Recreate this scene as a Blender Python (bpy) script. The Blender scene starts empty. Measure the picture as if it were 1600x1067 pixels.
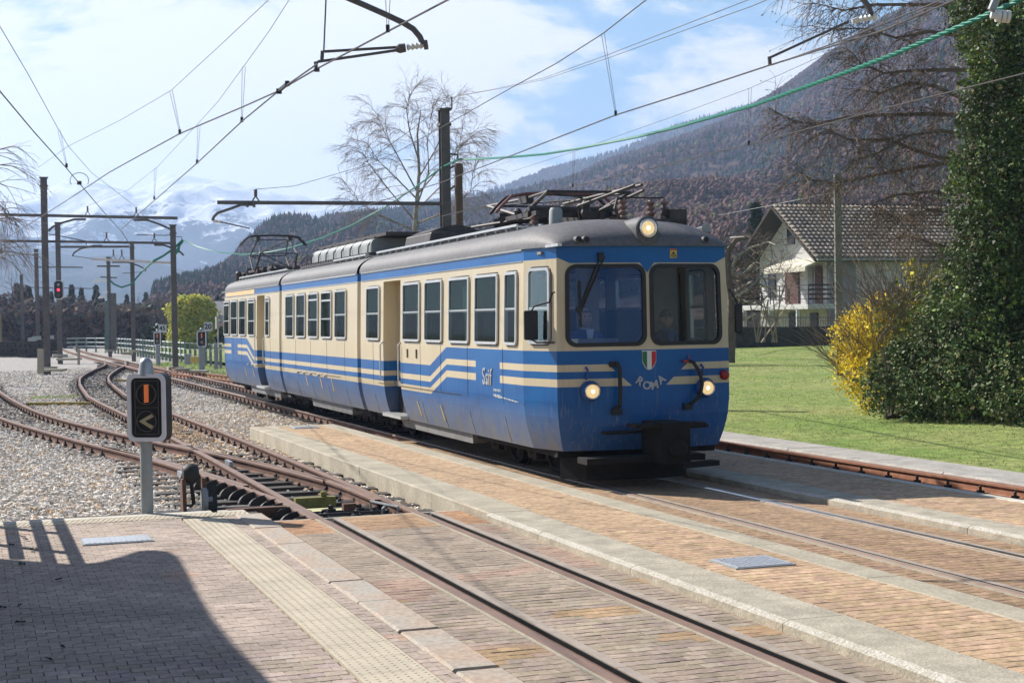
import bpy, bmesh, math, random
import numpy as np
from mathutils import Vector, Matrix

random.seed(7)
RNG = np.random.default_rng(7)
scene = bpy.context.scene
COL = scene.collection

# ------------------------------------------------------------------ camera
CAM_H = 1.94
FPX = 2400.0
ROLL = math.radians(.87)
PITCH = math.radians(.855)
cam_d = bpy.data.cameras.new('camera')
cam_d.sensor_width = 36.0
cam_d.lens = 36.0 * FPX / 1600.0
cam_d.clip_start = .1
cam_d.clip_end = 20000
cam = bpy.data.objects.new('camera', cam_d)
COL.objects.link(cam)
cam.matrix_world = (Matrix.Translation((0, 0, CAM_H)) @ Matrix.Rotation(math.pi / 2 - PITCH, 4, 'X')
                    @ Matrix.Rotation(-ROLL, 4, 'Z'))
scene.camera = cam

# ------------------------------------------------------------------ light
SUN_ELEV = math.radians(37.5)
SH = Vector((.82, -.57))                    # direction in which shadows fall
SH.normalize()
w = bpy.data.worlds.new('World')
scene.world = w
w.use_nodes = True
nt = w.node_tree
nt.nodes.clear()
wo = nt.nodes.new('ShaderNodeOutputWorld')
bg = nt.nodes.new('ShaderNodeBackground')
sky = nt.nodes.new('ShaderNodeTexSky')
sky.sky_type = 'NISHITA'
sky.sun_disc = False
sky.sun_elevation = SUN_ELEV
sky.sun_rotation = math.atan2(-SH.x, -SH.y)
sky.altitude = 500
sky.air_density = 1.0
sky.dust_density = 1.2
sky.ozone_density = 1.5
bg.inputs[1].default_value = .06
tc = nt.nodes.new('ShaderNodeTexCoord')
mp = nt.nodes.new('ShaderNodeMapping')
mp.inputs['Scale'].default_value = (1, 1, 2.6)
mp.inputs['Location'].default_value = (.35, .0, .12)
n1 = nt.nodes.new('ShaderNodeTexNoise')
n1.inputs['Scale'].default_value = 4.2
n1.inputs['Detail'].default_value = 9
n1.inputs['Roughness'].default_value = .64
n1.inputs['Distortion'].default_value = .35
nt.links.new(tc.outputs['Generated'], mp.inputs['Vector'])
nt.links.new(mp.outputs[0], n1.inputs['Vector'])
sx = nt.nodes.new('ShaderNodeSeparateXYZ')
nt.links.new(tc.outputs['Generated'], sx.inputs[0])
# more cloud low down towards the mountains, less overhead
mz = nt.nodes.new('ShaderNodeMapRange')
mz.inputs['From Min'].default_value = .04
mz.inputs['From Max'].default_value = .26
mz.inputs['To Min'].default_value = .15
mz.inputs['To Max'].default_value = -.05
nt.links.new(sx.outputs['Z'], mz.inputs['Value'])
mx_ = nt.nodes.new('ShaderNodeMapRange')
mx_.inputs['From Min'].default_value = -.3
mx_.inputs['From Max'].default_value = .35
mx_.inputs['To Min'].default_value = .05
mx_.inputs['To Max'].default_value = -.05
nt.links.new(sx.outputs['X'], mx_.inputs['Value'])
ad = nt.nodes.new('ShaderNodeMath')
ad.operation = 'ADD'
nt.links.new(n1.outputs[0], ad.inputs[0])
nt.links.new(mz.outputs[0], ad.inputs[1])
ad2 = nt.nodes.new('ShaderNodeMath')
ad2.operation = 'ADD'
nt.links.new(ad.outputs[0], ad2.inputs[0])
nt.links.new(mx_.outputs[0], ad2.inputs[1])
rm = nt.nodes.new('ShaderNodeMapRange')
rm.interpolation_type = 'SMOOTHSTEP'
rm.inputs['From Min'].default_value = .495
rm.inputs['From Max'].default_value = .61
rm.inputs['To Max'].default_value = .95
nt.links.new(ad2.outputs[0], rm.inputs['Value'])
# the cloud bank and the pale veil sit low over the valley; overhead the sky is clear and deeper blue
fd = nt.nodes.new('ShaderNodeMapRange')
fd.interpolation_type = 'SMOOTHSTEP'
fd.inputs['From Min'].default_value = .20
fd.inputs['From Max'].default_value = .33
fd.inputs['To Min'].default_value = 1
fd.inputs['To Max'].default_value = 0
nt.links.new(sx.outputs['Z'], fd.inputs['Value'])
cl = nt.nodes.new('ShaderNodeMath')
cl.operation = 'MULTIPLY'
nt.links.new(rm.outputs[0], cl.inputs[0])
nt.links.new(fd.outputs[0], cl.inputs[1])
vf = nt.nodes.new('ShaderNodeMath')
vf.operation = 'MULTIPLY'
vf.inputs[1].default_value = .75
nt.links.new(fd.outputs[0], vf.inputs[0])
sm = nt.nodes.new('ShaderNodeMix')
sm.data_type = 'RGBA'
sm.inputs['B'].default_value = (10.9, 10.9, 10.8, 1)
# thin high haze veil that whitens the blue
vl = nt.nodes.new('ShaderNodeMix')
vl.data_type = 'RGBA'
vl.inputs['Factor'].default_value = .55
vl.inputs['B'].default_value = (3.4, 6.3, 9.5, 1)
nt.links.new(sky.outputs[0], vl.inputs['A'])
nt.links.new(cl.outputs[0], sm.inputs['Factor'])
nt.links.new(vf.outputs[0], vl.inputs['Factor'])
nt.links.new(vl.outputs['Result'], sm.inputs['A'])
nt.links.new(sm.outputs['Result'], bg.inputs[0])
nt.links.new(bg.outputs[0], wo.inputs[0])

sun_d = bpy.data.lights.new('sun', 'SUN')
sun_d.energy = 5.0
sun_d.angle = math.radians(.53)
sun_d.color = (1, .95, .87)
sun = bpy.data.objects.new('sun', sun_d)
COL.objects.link(sun)
sdir = Vector((SH.x * math.cos(SUN_ELEV), SH.y * math.cos(SUN_ELEV), -math.sin(SUN_ELEV)))
sun.rotation_euler = sdir.to_track_quat('-Z', 'Y').to_euler()
sun.location = (-20, 12, 25)

scene.view_settings.view_transform = 'Standard'
scene.view_settings.look = 'None'
scene.view_settings.exposure = .75
scene.view_settings.gamma = 1
scene.view_settings.use_curve_mapping = False
scene.cycles.max_bounces = 7
scene.cycles.diffuse_bounces = 3
scene.cycles.glossy_bounces = 3
scene.cycles.transmission_bounces = 4
scene.cycles.transparent_max_bounces = 10
scene.cycles.volume_bounces = 1
scene.cycles.caustics_reflective = False
scene.cycles.caustics_refractive = False

# ------------------------------------------------------------------ survey helpers
def ray(px, py):
    x = px - 800.0
    y = 533.5 - py
    c, s = math.cos(ROLL), math.sin(ROLL)
    xr = x * c + y * s
    yr = -x * s + y * c
    return Vector((xr, FPX * math.cos(PITCH) + yr * math.sin(PITCH), -FPX * math.sin(PITCH) + yr * math.cos(PITCH)))
def G(px, py, z=0.):                        # point on the level z
    d = ray(px, py)
    return Vector((0, 0, CAM_H)) + d * ((z - CAM_H) / d.z)
def D(px, py, Y):                           # point at depth Y
    d = ray(px, py)
    return Vector((0, 0, CAM_H)) + d * (Y / d.y)
def along(px, py, A, B):                    # point above the plan line A-B
    d = ray(px, py)
    ax, ay = A[0], A[1]
    bx, by = B[0] - ax, B[1] - ay
    det = d.x * (-by) - d.y * (-bx)
    t = (ax * (-by) - ay * (-bx)) / det
    return Vector((0, 0, CAM_H)) + d * t
TA = math.radians(19.4)
EP = Vector((math.cos(TA), math.sin(TA), 0))
EQ = Vector((-math.sin(TA), math.cos(TA), 0))
def PQ(p, q, z=0.):
    return EP * p + EQ * q + Vector((0, 0, z))

# ------------------------------------------------------------------ materials
class NB:
    def __init__(s, nt):
        s.nt = nt
    def n(s, t, **kw):
        nd = s.nt.nodes.new(t)
        for k, v in kw.items():
            setattr(nd, k, v)
        return nd
    def put(s, sock, v):
        if isinstance(v, bpy.types.NodeSocket):
            s.nt.links.new(v, sock)
        elif isinstance(v, (tuple, list)):
            sock.default_value = (*v[:3], 1) if len(sock.default_value) == 4 else v
        else:
            sock.default_value = v
    def m(s, op, a, b=0., c=None, clamp=False):
        nd = s.n('ShaderNodeMath', operation=op, use_clamp=clamp)
        s.put(nd.inputs[0], a)
        s.put(nd.inputs[1], b)
        if c is not None:
            s.put(nd.inputs[2], c)
        return nd.outputs[0]
    def mix(s, f, a, b, mode='MIX'):
        nd = s.n('ShaderNodeMix', data_type='RGBA', blend_type=mode)
        s.put(nd.inputs['Factor'], f)
        s.put(nd.inputs['A'], a)
        s.put(nd.inputs['B'], b)
        return nd.outputs['Result']
    def noise(s, vec, scale, detail=3, rough=.55):
        nd = s.n('ShaderNodeTexNoise')
        nd.inputs['Scale'].default_value = scale
        nd.inputs['Detail'].default_value = detail
        nd.inputs['Roughness'].default_value = rough
        if vec is not None:
            s.nt.links.new(vec, nd.inputs['Vector'])
        return nd.outputs[0]
    def ramp(s, v, a, b, lo=0., hi=1.):
        nd = s.n('ShaderNodeMapRange')
        s.put(nd.inputs['Value'], v)
        nd.inputs['From Min'].default_value = a
        nd.inputs['From Max'].default_value = b
        nd.inputs['To Min'].default_value = lo
        nd.inputs['To Max'].default_value = hi
        return nd.outputs[0]
    def scaled(s, vec, sc):
        nd = s.n('ShaderNodeMapping')
        nd.inputs['Scale'].default_value = sc
        s.nt.links.new(vec, nd.inputs['Vector'])
        return nd.outputs[0]
    def gt(s, a, b):
        return s.m('GREATER_THAN', a, b)
    def lt(s, a, b):
        return s.m('LESS_THAN', a, b)
    def AND(s, a, b):
        return s.m('MULTIPLY', a, b)

MATS = {}
def new_mat(name):
    m = bpy.data.materials.new(name)
    m.use_nodes = True
    nt = m.node_tree
    b = nt.nodes['Principled BSDF']
    return m, NB(nt), b

def M(name, c, rough=.75, var=.2, scale=6., bump=.15, bscale=45., metal=0., c2=None, attr=False, spec=.4,
      emit=None, es=0., fine=.0, stretch=None, bdist=.01):
    if name in MATS:
        return MATS[name]
    m, N, b = new_mat(name)
    tc = N.n('ShaderNodeTexCoord').outputs['Object']
    geo = N.n('ShaderNodeNewGeometry').outputs['Position']
    vec = geo
    if stretch:
        vec = N.scaled(geo, stretch)
    if c2 is None:
        c2 = tuple(x * (1 - var) for x in c)
        c1 = tuple(min(1, x * (1 + var * .6)) for x in c)
    else:
        c1 = c
    f = N.ramp(N.noise(vec, scale, 4, .6), .3, .7)
    col = N.mix(f, c1, c2)
    if fine > 0:
        g = N.ramp(N.noise(vec, scale * 12, 2, .7), .3, .7, 1 - fine, 1 + fine)
        cc = N.n('ShaderNodeCombineColor')
        for i in range(3):
            N.nt.links.new(g, cc.inputs[i])
        col = N.mix(1., col, cc.outputs[0], 'MULTIPLY')
    if attr:
        at = N.n('ShaderNodeAttribute')
        at.attribute_name = 'Tint'
        col = N.mix(1., col, at.outputs['Color'], 'MULTIPLY')
    N.put(b.inputs['Base Color'], col)
    b.inputs['Roughness'].default_value = rough
    b.inputs['Metallic'].default_value = metal
    b.inputs['Specular IOR Level'].default_value = spec
    if bump > 0:
        bp = N.n('ShaderNodeBump')
        bp.inputs['Strength'].default_value = bump
        bp.inputs['Distance'].default_value = bdist
        N.nt.links.new(N.noise(geo, bscale, 4, .6), bp.inputs['Height'])
        N.nt.links.new(bp.outputs[0], b.inputs['Normal'])
    if emit:
        N.put(b.inputs['Emission Color'], emit)
        b.inputs['Emission Strength'].default_value = es
    MATS[name] = m
    return m

# ------------------------------------------------------------------ mesh builder
class MB:
    def __init__(s):
        s.v = []
        s.f = []
        s.mi = []
        s.uv = None
        s.cur = 0
    def face(s, pts, mi=None):
        i = len(s.v)
        s.v.extend([tuple(p) for p in pts])
        s.f.append(tuple(range(i, i + len(pts))))
        s.mi.append(s.cur if mi is None else mi)
    def hexa(s, a, mi=None):
        """a: 8 corners, 0-3 bottom ring, 4-7 top ring"""
        i = len(s.v)
        s.v.extend([tuple(p) for p in a])
        for q in ((0, 3, 2, 1), (4, 5, 6, 7), (0, 1, 5, 4), (1, 2, 6, 5), (2, 3, 7, 6), (3, 0, 4, 7)):
            s.f.append(tuple(i + k for k in q))
            s.mi.append(s.cur if mi is None else mi)
    def box(s, c, size, X=None, Y=None, Z=None, mi=None):
        c = Vector(c)
        X = Vector(X) if X is not None else Vector((1, 0, 0))
        Y = Vector(Y) if Y is not None else Vector((0, 1, 0))
        Z = Vector(Z) if Z is not None else Vector((0, 0, 1))
        x, y, z = X * (size[0] / 2), Y * (size[1] / 2), Z * (size[2] / 2)
        s.hexa([c - x - y - z, c + x - y - z, c + x + y - z, c - x + y - z,
                c - x - y + z, c + x - y + z, c + x + y + z, c - x + y + z], mi)
    def bar(s, a, b, w, h=None, up=(0, 0, 1), mi=None):
        a, b = Vector(a), Vector(b)
        h = h or w
        d = (b - a)
        L = d.length
        if L < 1e-6:
            return
        d.normalize()
        up = Vector(up)
        if abs(d.dot(up)) > .98:
            up = Vector((1, 0, 0))
        X = d.cross(up).normalized()
        Z = X.cross(d).normalized()
        s.box((a + b) / 2, (w, L, h), X, d, Z, mi)
    def tube(s, pts, r, n=6, mi=None, cap=True, close=False):
        pts = [Vector(p) for p in pts]
        m = len(pts)
        rs = r if isinstance(r, (list, tuple)) else [r] * m
        i0 = len(s.v)
        ref = Vector((0, 0, 1))
        prevX = None
        for k, p in enumerate(pts):
            if close:
                d = pts[(k + 1) % m] - pts[k - 1]
            else:
                d = pts[min(k + 1, m - 1)] - pts[max(k - 1, 0)]
            d.normalize()
            if prevX is None:
                u = ref if abs(d.z) < .95 else Vector((1, 0, 0))
                X = d.cross(u).normalized()
            else:
                X = (prevX - d * prevX.dot(d)).normalized()
            prevX = X
            Y = d.cross(X)
            for j in range(n):
                a = 2 * math.pi * j / n
                s.v.append(tuple(p + (X * math.cos(a) + Y * math.sin(a)) * rs[k]))
        mm = s.cur if mi is None else mi
        for k in range(m if close else m - 1):
            for j in range(n):
                a = i0 + k * n + j
                b = i0 + k * n + (j + 1) % n
                c = i0 + ((k + 1) % m) * n + (j + 1) % n
                d = i0 + ((k + 1) % m) * n + j
                s.f.append((a, d, c, b))
                s.mi.append(mm)
        if cap and not close:
            s.f.append(tuple(i0 + j for j in range(n)))
            s.mi.append(mm)
            s.f.append(tuple(i0 + (m - 1) * n + j for j in reversed(range(n))))
            s.mi.append(mm)
    def lathe(s, c, axis, prof, n=16, mi=None, X=None):
        """prof: list of (distance along axis, radius)"""
        c = Vector(c)
        axis = Vector(axis).normalized()
        u = Vector((0, 0, 1)) if abs(axis.z) < .9 else Vector((1, 0, 0))
        X = axis.cross(u).normalized()
        Y = axis.cross(X)
        i0 = len(s.v)
        mm = s.cur if mi is None else mi
        for (t, r) in prof:
            for j in range(n):
                a = 2 * math.pi * j / n
                s.v.append(tuple(c + axis * t + (X * math.cos(a) + Y * math.sin(a)) * max(r, 1e-5)))
        for k in range(len(prof) - 1):
            for j in range(n):
                a, b = i0 + k * n + j, i0 + k * n + (j + 1) % n
                s.f.append((a, b, b + n, a + n))
                s.mi.append(mm)
        if prof[0][1] > 1e-4:
            s.f.append(tuple(i0 + j for j in reversed(range(n))))
            s.mi.append(mm)
        if prof[-1][1] > 1e-4:
            s.f.append(tuple(i0 + (len(prof) - 1) * n + j for j in range(n)))
            s.mi.append(mm)
    def prism(s, poly, z0, z1, mi=None, fn=None):
        """poly: list of 2D points; fn maps (x, y, z) to 3D"""
        fn = fn or (lambda x, y, z: (x, y, z))
        n = len(poly)
        i0 = len(s.v)
        mm = s.cur if mi is None else mi
        for z in (z0, z1):
            for (x, y) in poly:
                s.v.append(tuple(fn(x, y, z)))
        s.f.append(tuple(i0 + j for j in reversed(range(n))))
        s.mi.append(mm)
        s.f.append(tuple(i0 + n + j for j in range(n)))
        s.mi.append(mm)
        for j in range(n):
            k = (j + 1) % n
            s.f.append((i0 + j, i0 + k, i0 + n + k, i0 + n + j))
            s.mi.append(mm)

WORLD = {}                                   # accumulated translation of parents
def wpos(o):
    return WORLD.get(o.name, Vector((0, 0, 0))) if o is not None else Vector((0, 0, 0))
def props(o, label=None, cat=None, group=None, kind=None):
    if label:
        o['label'] = label
    if cat:
        o['category'] = cat
    if group:
        o['group'] = group
    if kind:
        o['kind'] = kind
    return o
def empty(name, loc, label=None, cat=None, group=None, kind=None):
    o = bpy.data.objects.new(name, None)
    COL.objects.link(o)
    o.location = loc
    o.empty_display_size = .2
    WORLD[o.name] = Vector(loc)
    return props(o, label, cat, group, kind)
def mesh_np(name, V, F, mats, parent=None, mi=None, tint=None, uv=None, smooth=False, origin=True):
    """V (n,3), F (m,k) arrays or python lists"""
    me = bpy.data.meshes.new(name)
    if isinstance(F, np.ndarray):
        k = F.shape[1]
        nf = F.shape[0]
        ls = np.arange(0, nf * k, k, dtype=np.int32)
        loops = F.reshape(-1).astype(np.int32)
    else:
        nf = len(F)
        lens = np.array([len(f) for f in F], dtype=np.int32)
        ls = np.concatenate(([0], np.cumsum(lens)[:-1])).astype(np.int32) if nf else np.zeros(0, np.int32)
        loops = np.fromiter((i for f in F for i in f), dtype=np.int32)
    V = np.asarray(V, dtype=np.float64).reshape(-1, 3)
    if parent is not None:
        off = np.array(wpos(parent))
        loc = Vector((0, 0, 0))
    elif origin:
        lo, hi = V.min(0), V.max(0)
        off = np.array([(lo[0] + hi[0]) / 2, (lo[1] + hi[1]) / 2, lo[2]])
        loc = Vector(off)
    else:
        off = np.zeros(3)
        loc = Vector((0, 0, 0))
    me.vertices.add(len(V))
    me.vertices.foreach_set('co', (V - off).astype(np.float32).reshape(-1))
    me.loops.add(len(loops))
    me.loops.foreach_set('vertex_index', loops)
    me.polygons.add(nf)
    me.polygons.foreach_set('loop_start', ls)
    if mi is not None and len(mats) > 1:
        me.polygons.foreach_set('material_index', np.asarray(mi, dtype=np.int32))
    me.polygons.foreach_set('use_smooth', np.full(nf, bool(smooth)))
    for m in mats:
        me.materials.append(m)
    me.update(calc_edges=True)
    if tint is not None:
        a = me.color_attributes.new('Tint', 'FLOAT_COLOR', 'POINT')
        t = np.ones((len(V), 4), dtype=np.float32)
        t[:, :3] = tint
        a.data.foreach_set('color', t.reshape(-1))
    if uv is not None:
        l = me.uv_layers.new(name='UVMap')
        l.data.foreach_set('uv', np.asarray(uv, dtype=np.float32).reshape(-1))
    o = bpy.data.objects.new(name, me)
    COL.objects.link(o)
    o.location = loc
    if parent is not None:
        o.parent = parent
        WORLD[o.name] = wpos(parent) + loc
    else:
        WORLD[o.name] = loc
    return o
def obj(name, mb, mats, parent=None, label=None, cat=None, group=None, kind=None, smooth=False, bevel=0., tint=None):
    if not isinstance(mats, (list, tuple)):
        mats = [mats]
    o = mesh_np(name, mb.v, mb.f, mats, parent, mb.mi, tint=tint)
    if smooth:
        me = o.data
        me.polygons.foreach_set('use_smooth', np.ones(len(me.polygons), dtype=bool))
        try:
            me.set_sharp_from_angle(angle=math.radians(38))
        except Exception:
            pass
    if bevel > 0:
        bv = o.modifiers.new('bevel', 'BEVEL')
        bv.width = bevel
        bv.segments = 2
        bv.limit_method = 'ANGLE'
    return props(o, label, cat, group, kind)
def copy_tree(o, parent=None, loc=None):
    c = o.copy()
    COL.objects.link(c)
    if parent is not None:
        c.parent = parent
    if loc is not None:
        c.location = loc
    WORLD[c.name] = Vector(c.location)
    for ch in list(o.children):
        copy_tree(ch, c)
    return c

def segs_mesh(S, n=3):
    """S: array (m, 8) of p0(3) r0 p1(3) r1 -> verts, faces of open tapered prisms"""
    S = np.asarray(S, dtype=np.float64)
    p0, r0, p1, r1 = S[:, 0:3], S[:, 3:4], S[:, 4:7], S[:, 7:8]
    d = p1 - p0
    d /= np.maximum(np.linalg.norm(d, axis=1, keepdims=True), 1e-9)
    up = np.where(np.abs(d[:, 2:3]) > .9, np.array([[1., 0, 0]]), np.array([[0, 0, 1.]]))
    X = np.cross(d, up)
    X /= np.linalg.norm(X, axis=1, keepdims=True)
    Y = np.cross(d, X)
    V = []
    for p, r in ((p0, r0), (p1, r1)):
        for j in range(n):
            a = 2 * math.pi * j / n
            V.append(p + (X * math.cos(a) + Y * math.sin(a)) * r)
    V = np.stack(V, 1)                        # m, 2n, 3
    m = len(S)
    base = (np.arange(m) * 2 * n)[:, None]
    F = []
    for j in range(n):
        k = (j + 1) % n
        F.append(np.concatenate([base + j, base + k, base + n + k, base + n + j], 1))
    return V.reshape(-1, 3), np.stack(F, 1).reshape(-1, 4)

def leaves_mesh(C, size, flat=.0, tri=False, aspect=1.6, normal=None, spread=1.):
    """C centres (n,3) -> randomly turned little quads, folded once along the middle"""
    n = len(C)
    N = RNG.normal(size=(n, 3)) * spread
    if normal is not None:
        N = N + normal
    N[:, 2] += flat
    N /= np.linalg.norm(N, axis=1, keepdims=True)
    A = RNG.normal(size=(n, 3))
    A -= N * (A * N).sum(1, keepdims=True)
    A /= np.linalg.norm(A, axis=1, keepdims=True)
    B = np.cross(N, A)
    s = (size * RNG.uniform(.6, 1.3, (n, 1)))
    A = A * s * aspect * .5
    B = B * s * .5
    V = np.stack([C - A, C + B, C + A, C - B], 1)
    F = (np.arange(n) * 4)[:, None] + np.arange(4)[None]
    return V.reshape(-1, 3), F

# ================================================================== MATERIALS
m_paverA = M('paver_grey_mauve', (.41, .33, .28), .88, .16, 2.2, .25, 160, attr=True, fine=.22, bdist=.004)
m_paverB = M('paver_rose', (.345, .272, .208), .88, .14, 2.0, .25, 160, attr=True, fine=.22, bdist=.004)
m_paverC = M('paver_sand', (.48, .335, .215), .88, .12, 1.6, .25, 160, attr=True, fine=.28, bdist=.004)
m_bed = M('joint_sand', (.07, .055, .045), .95, .3, 9, .2)
m_tact = M('tactile_yellow', (.50, .435, .33), .8, .14, 2.5, .2, 120, fine=.1)
m_conc = M('kerb_concrete', (.40, .355, .27), .88, .22, 2.2, .5, 38, fine=.16, bdist=.012)
m_conc_l = M('pale_concrete', (.56, .52, .44), .88, .2, 3, .4, 60, fine=.15)
m_stone = M('kerb_granite', (.41, .365, .285), .85, .28, 5, .6, 40, fine=.22, bdist=.012)
m_slab = M('worn_slab', (.43, .32, .24), .85, .3, 2.2, .5, 120, c2=(.40, .37, .32), fine=.2)
m_worn = M('worn_kerb_edge', (.52, .485, .42), .85, .3, 5, .8, 40, fine=.3, bdist=.02, c2=(.40, .365, .295))
m_rust = M('rust_rail', (.15, .078, .053), .85, .35, 9, .3, 90, fine=.2)
m_head = M('rail_head', (.27, .175, .13), .5, .2, 3, .05, 200, metal=.15, spec=.4)
m_rusthead = M('rail_head_rusty', (.27, .13, .085), .65, .25, 6, .1, 200, metal=.05)
m_polish = M('rail_head_polished', (.75, .72, .70), .22, .1, 3, .0, 200, metal=1.)
m_guard = M('guard_rail', (.36, .30, .25), .7, .2, 6, .15, 90)
m_sleeper = M('sleeper_tarred', (.055, .048, .043), .8, .4, 6, .5, 40, fine=.3)
m_steel = M('galvanised_steel', (.42, .44, .45), .45, .15, 8, .05, 200, metal=.6)
m_steelpaint = M('grey_painted_steel', (.30, .32, .32), .6, .15, 6, .05, 90)
m_mast = M('mast_brown_steel', (.12, .105, .10), .65, .25, 5, .1, 60)
m_dark = M('dark_iron', (.035, .032, .03), .6, .3, 10, .2, 60)
m_black = M('black_paint', (.012, .012, .013), .45, .2, 5, .0)
m_gravel = M('gravel_bed', (.52, .49, .45), .95, .45, 30, 1., 28, c2=(.27, .245, .22), fine=.45, bdist=.05)
m_stones = M('ballast_stone', (.55, .52, .48), .9, .3, 5, .3, 60, attr=True, fine=.12)
m_grass = M('grass_sheet', (.15, .23, .04), .95, .3, .28, .8, 14, c2=(.29, .29, .10), fine=.35, bdist=.06)
m_blade = None
m_earth = M('far_meadow', (.19, .22, .08), .95, .4, .02, .3, 2, c2=(.20, .16, .10), fine=.3)

# ================================================================== GROUND
def gz(x, y):
    p = x * EP.x + y * EP.y
    z = -.24
    if p > 12:
        z = -.24 + min(p - 12, 200) * .0125
    if y > 160:
        z += (y - 160) * .004
    return z
xs = np.unique(np.concatenate([np.linspace(-60, 100, 65), np.sign(np.linspace(-1, 1, 41)) * np.abs(np.linspace(-1, 1, 41)) ** 2 * 2400]))
ys = np.unique(np.concatenate([np.linspace(-30, 200, 60), np.linspace(-300, 3350, 60)]))
V = np.array([(x, y, gz(x, y)) for y in ys for x in xs])
nx = len(xs)
F = [(j * nx + i, j * nx + i + 1, (j + 1) * nx + i + 1, (j + 1) * nx + i) for j in range(len(ys) - 1) for i in range(nx - 1)]
g = mesh_np('ground', V, F, [m_earth], smooth=True, origin=False)
props(g, kind='structure')

def sheet(name, p0, p1, q0, q1, zf, mat, np_=40, nq=80, kind='structure'):
    P = np.linspace(p0, p1, np_)
    Q = q0 + (q1 - q0) * np.linspace(0, 1, nq) ** 1.6
    V = []
    for q in Q:
        for p in P:
            w_ = PQ(p, q)
            V.append((w_.x, w_.y, zf(p, q)))
    F = [(j * np_ + i, j * np_ + i + 1, (j + 1) * np_ + i + 1, (j + 1) * np_ + i) for j in range(nq - 1) for i in range(np_ - 1)]
    o = mesh_np(name, np.array(V), F, [mat], smooth=True)
    return props(o, kind=kind)
sheet('lawn', 11.9, 80, -5, 125, lambda p, q: -.05 + (p - 12) * .0125 + .03 * math.sin(p * .7) * math.sin(q * .5), m_grass, 60, 90)
sheet('gravel_bed', -32, 11.2, 14.7, 150, lambda p, q: -.165 + .012 * math.sin(p * 2.1 + q) * math.sin(q * 1.3) - (.02 if p > 8.4 else 0), m_gravel, 120, 160)

# ------------------------------------------------------------------ ballast stones
def stone_mesh(C, size, tint):
    """C (n,3) -> irregular 8-cornered stones"""
    n = len(C)
    base = np.array([(x, y, z) for z in (-1, 1) for (x, y) in ((-1, -1), (1, -1), (1, 1), (-1, 1))], dtype=float)
    V = base[None] * RNG.uniform(.45, 1.0, (n, 8, 3)) * RNG.uniform(.6, 1.25, (n, 1, 3))
    V[:, :, 2] *= .75
    a = RNG.uniform(0, 2 * math.pi, n)
    b = RNG.uniform(-.6, .6, n)
    ca, sa, cb, sb = np.cos(a)[:, None], np.sin(a)[:, None], np.cos(b)[:, None], np.sin(b)[:, None]
    x = V[:, :, 0] * ca - V[:, :, 1] * sa
    y = V[:, :, 0] * sa + V[:, :, 1] * ca
    z = V[:, :, 2]
    V = np.stack([x * cb + z * sb, y, -x * sb + z * cb], 2) * (np.asarray(size).reshape(-1, 1, 1) * .5)
    V = V + C[:, None, :]
    q = np.array([(0, 3, 2, 1), (4, 5, 6, 7), (0, 1, 5, 4), (1, 2, 6, 5), (2, 3, 7, 6), (3, 0, 4, 7)])
    F = (np.arange(n) * 8)[:, None, None] + q[None]
    T = np.repeat(tint, 8, axis=0)
    return V.reshape(-1, 3), F.reshape(-1, 4), T
def frustum_ok(W, margin=1.0):
    r = W[:, 0] / np.maximum(W[:, 1], .1)
    return (r > -.36 - margin / W[:, 1]) & (r < .36 + margin / W[:, 1]) & (W[:, 1] > 5)
def scatter(n, p0, p1, q0, q1):
    P = RNG.uniform(p0, p1, n)
    Q = RNG.uniform(q0, q1, n)
    W = P[:, None] * np.array(EP)[None] + Q[:, None] * np.array(EQ)[None]
    return P, Q, W
def ballast(name, areas, sz):
    Cs, Ss, Ts = [], [], []
    for (dens, p0, p1, q0, q1, tan) in areas:
        dens *= 1.0
        n = int(dens * (p1 - p0) * (q1 - q0))
        P, Q, W = scatter(n, p0, p1, q0, q1)
        k = frustum_ok(W) & ~((P > 2.55) & (P < 4.35) & (Q < 21.5) & (RNG.uniform(0, 1, n) < .93)) & ~((np.abs(P - 3.72) < .42) & (Q < 27) & (RNG.uniform(0, 1, n) < .5))
        P, Q, W = P[k], Q[k], W[k]
        W[:, 2] = -.155 + RNG.uniform(-.02, .02, len(W))
        Cs.append(W)
        Ss.append(RNG.uniform(sz * .6, sz * 1.25, len(W)))
        t = RNG.uniform(1.1, 1.65, (len(W), 1)) * np.array([[1, 1, 1]])
        brown = RNG.uniform(0, 1, (len(W), 1)) < tan
        t = np.where(brown, t * np.array([[1.0, .78, .56]]), t * np.array([[1, .99, .97]]))
        Ts.append(t)
    V, F, T = stone_mesh(np.concatenate(Cs), np.concatenate(Ss), np.concatenate(Ts))
    o = mesh_np(name, V, F, [m_stones], tint=T)
    return props(o, 'pale crushed stone ballast spread around and between the tracks', 'gravel', kind='stuff')
ballast('ballast_stones', [
    (520, -7, 2.9, 16.1, 24, .12), (560, 2.9, 4.65, 15.1, 27, .35), (210, -10, 2.9, 24, 34, .15), (160, 3.0, 4.5, 20, 34, 1.), (120, 2.0, 3.2, 18, 25, .9),
    (330, 4.0, 6.5, 24, 36, .3), (80, -14, 6.5, 34, 50, .25), (36, -16, 9.5, 50, 75, .25),
    (420, 9.98, 10.84, 9, 26, .6), (420, 10.95, 11.2, 9, 26, .6), (60, 8, 12, 26, 60, .3)], .052)

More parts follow.
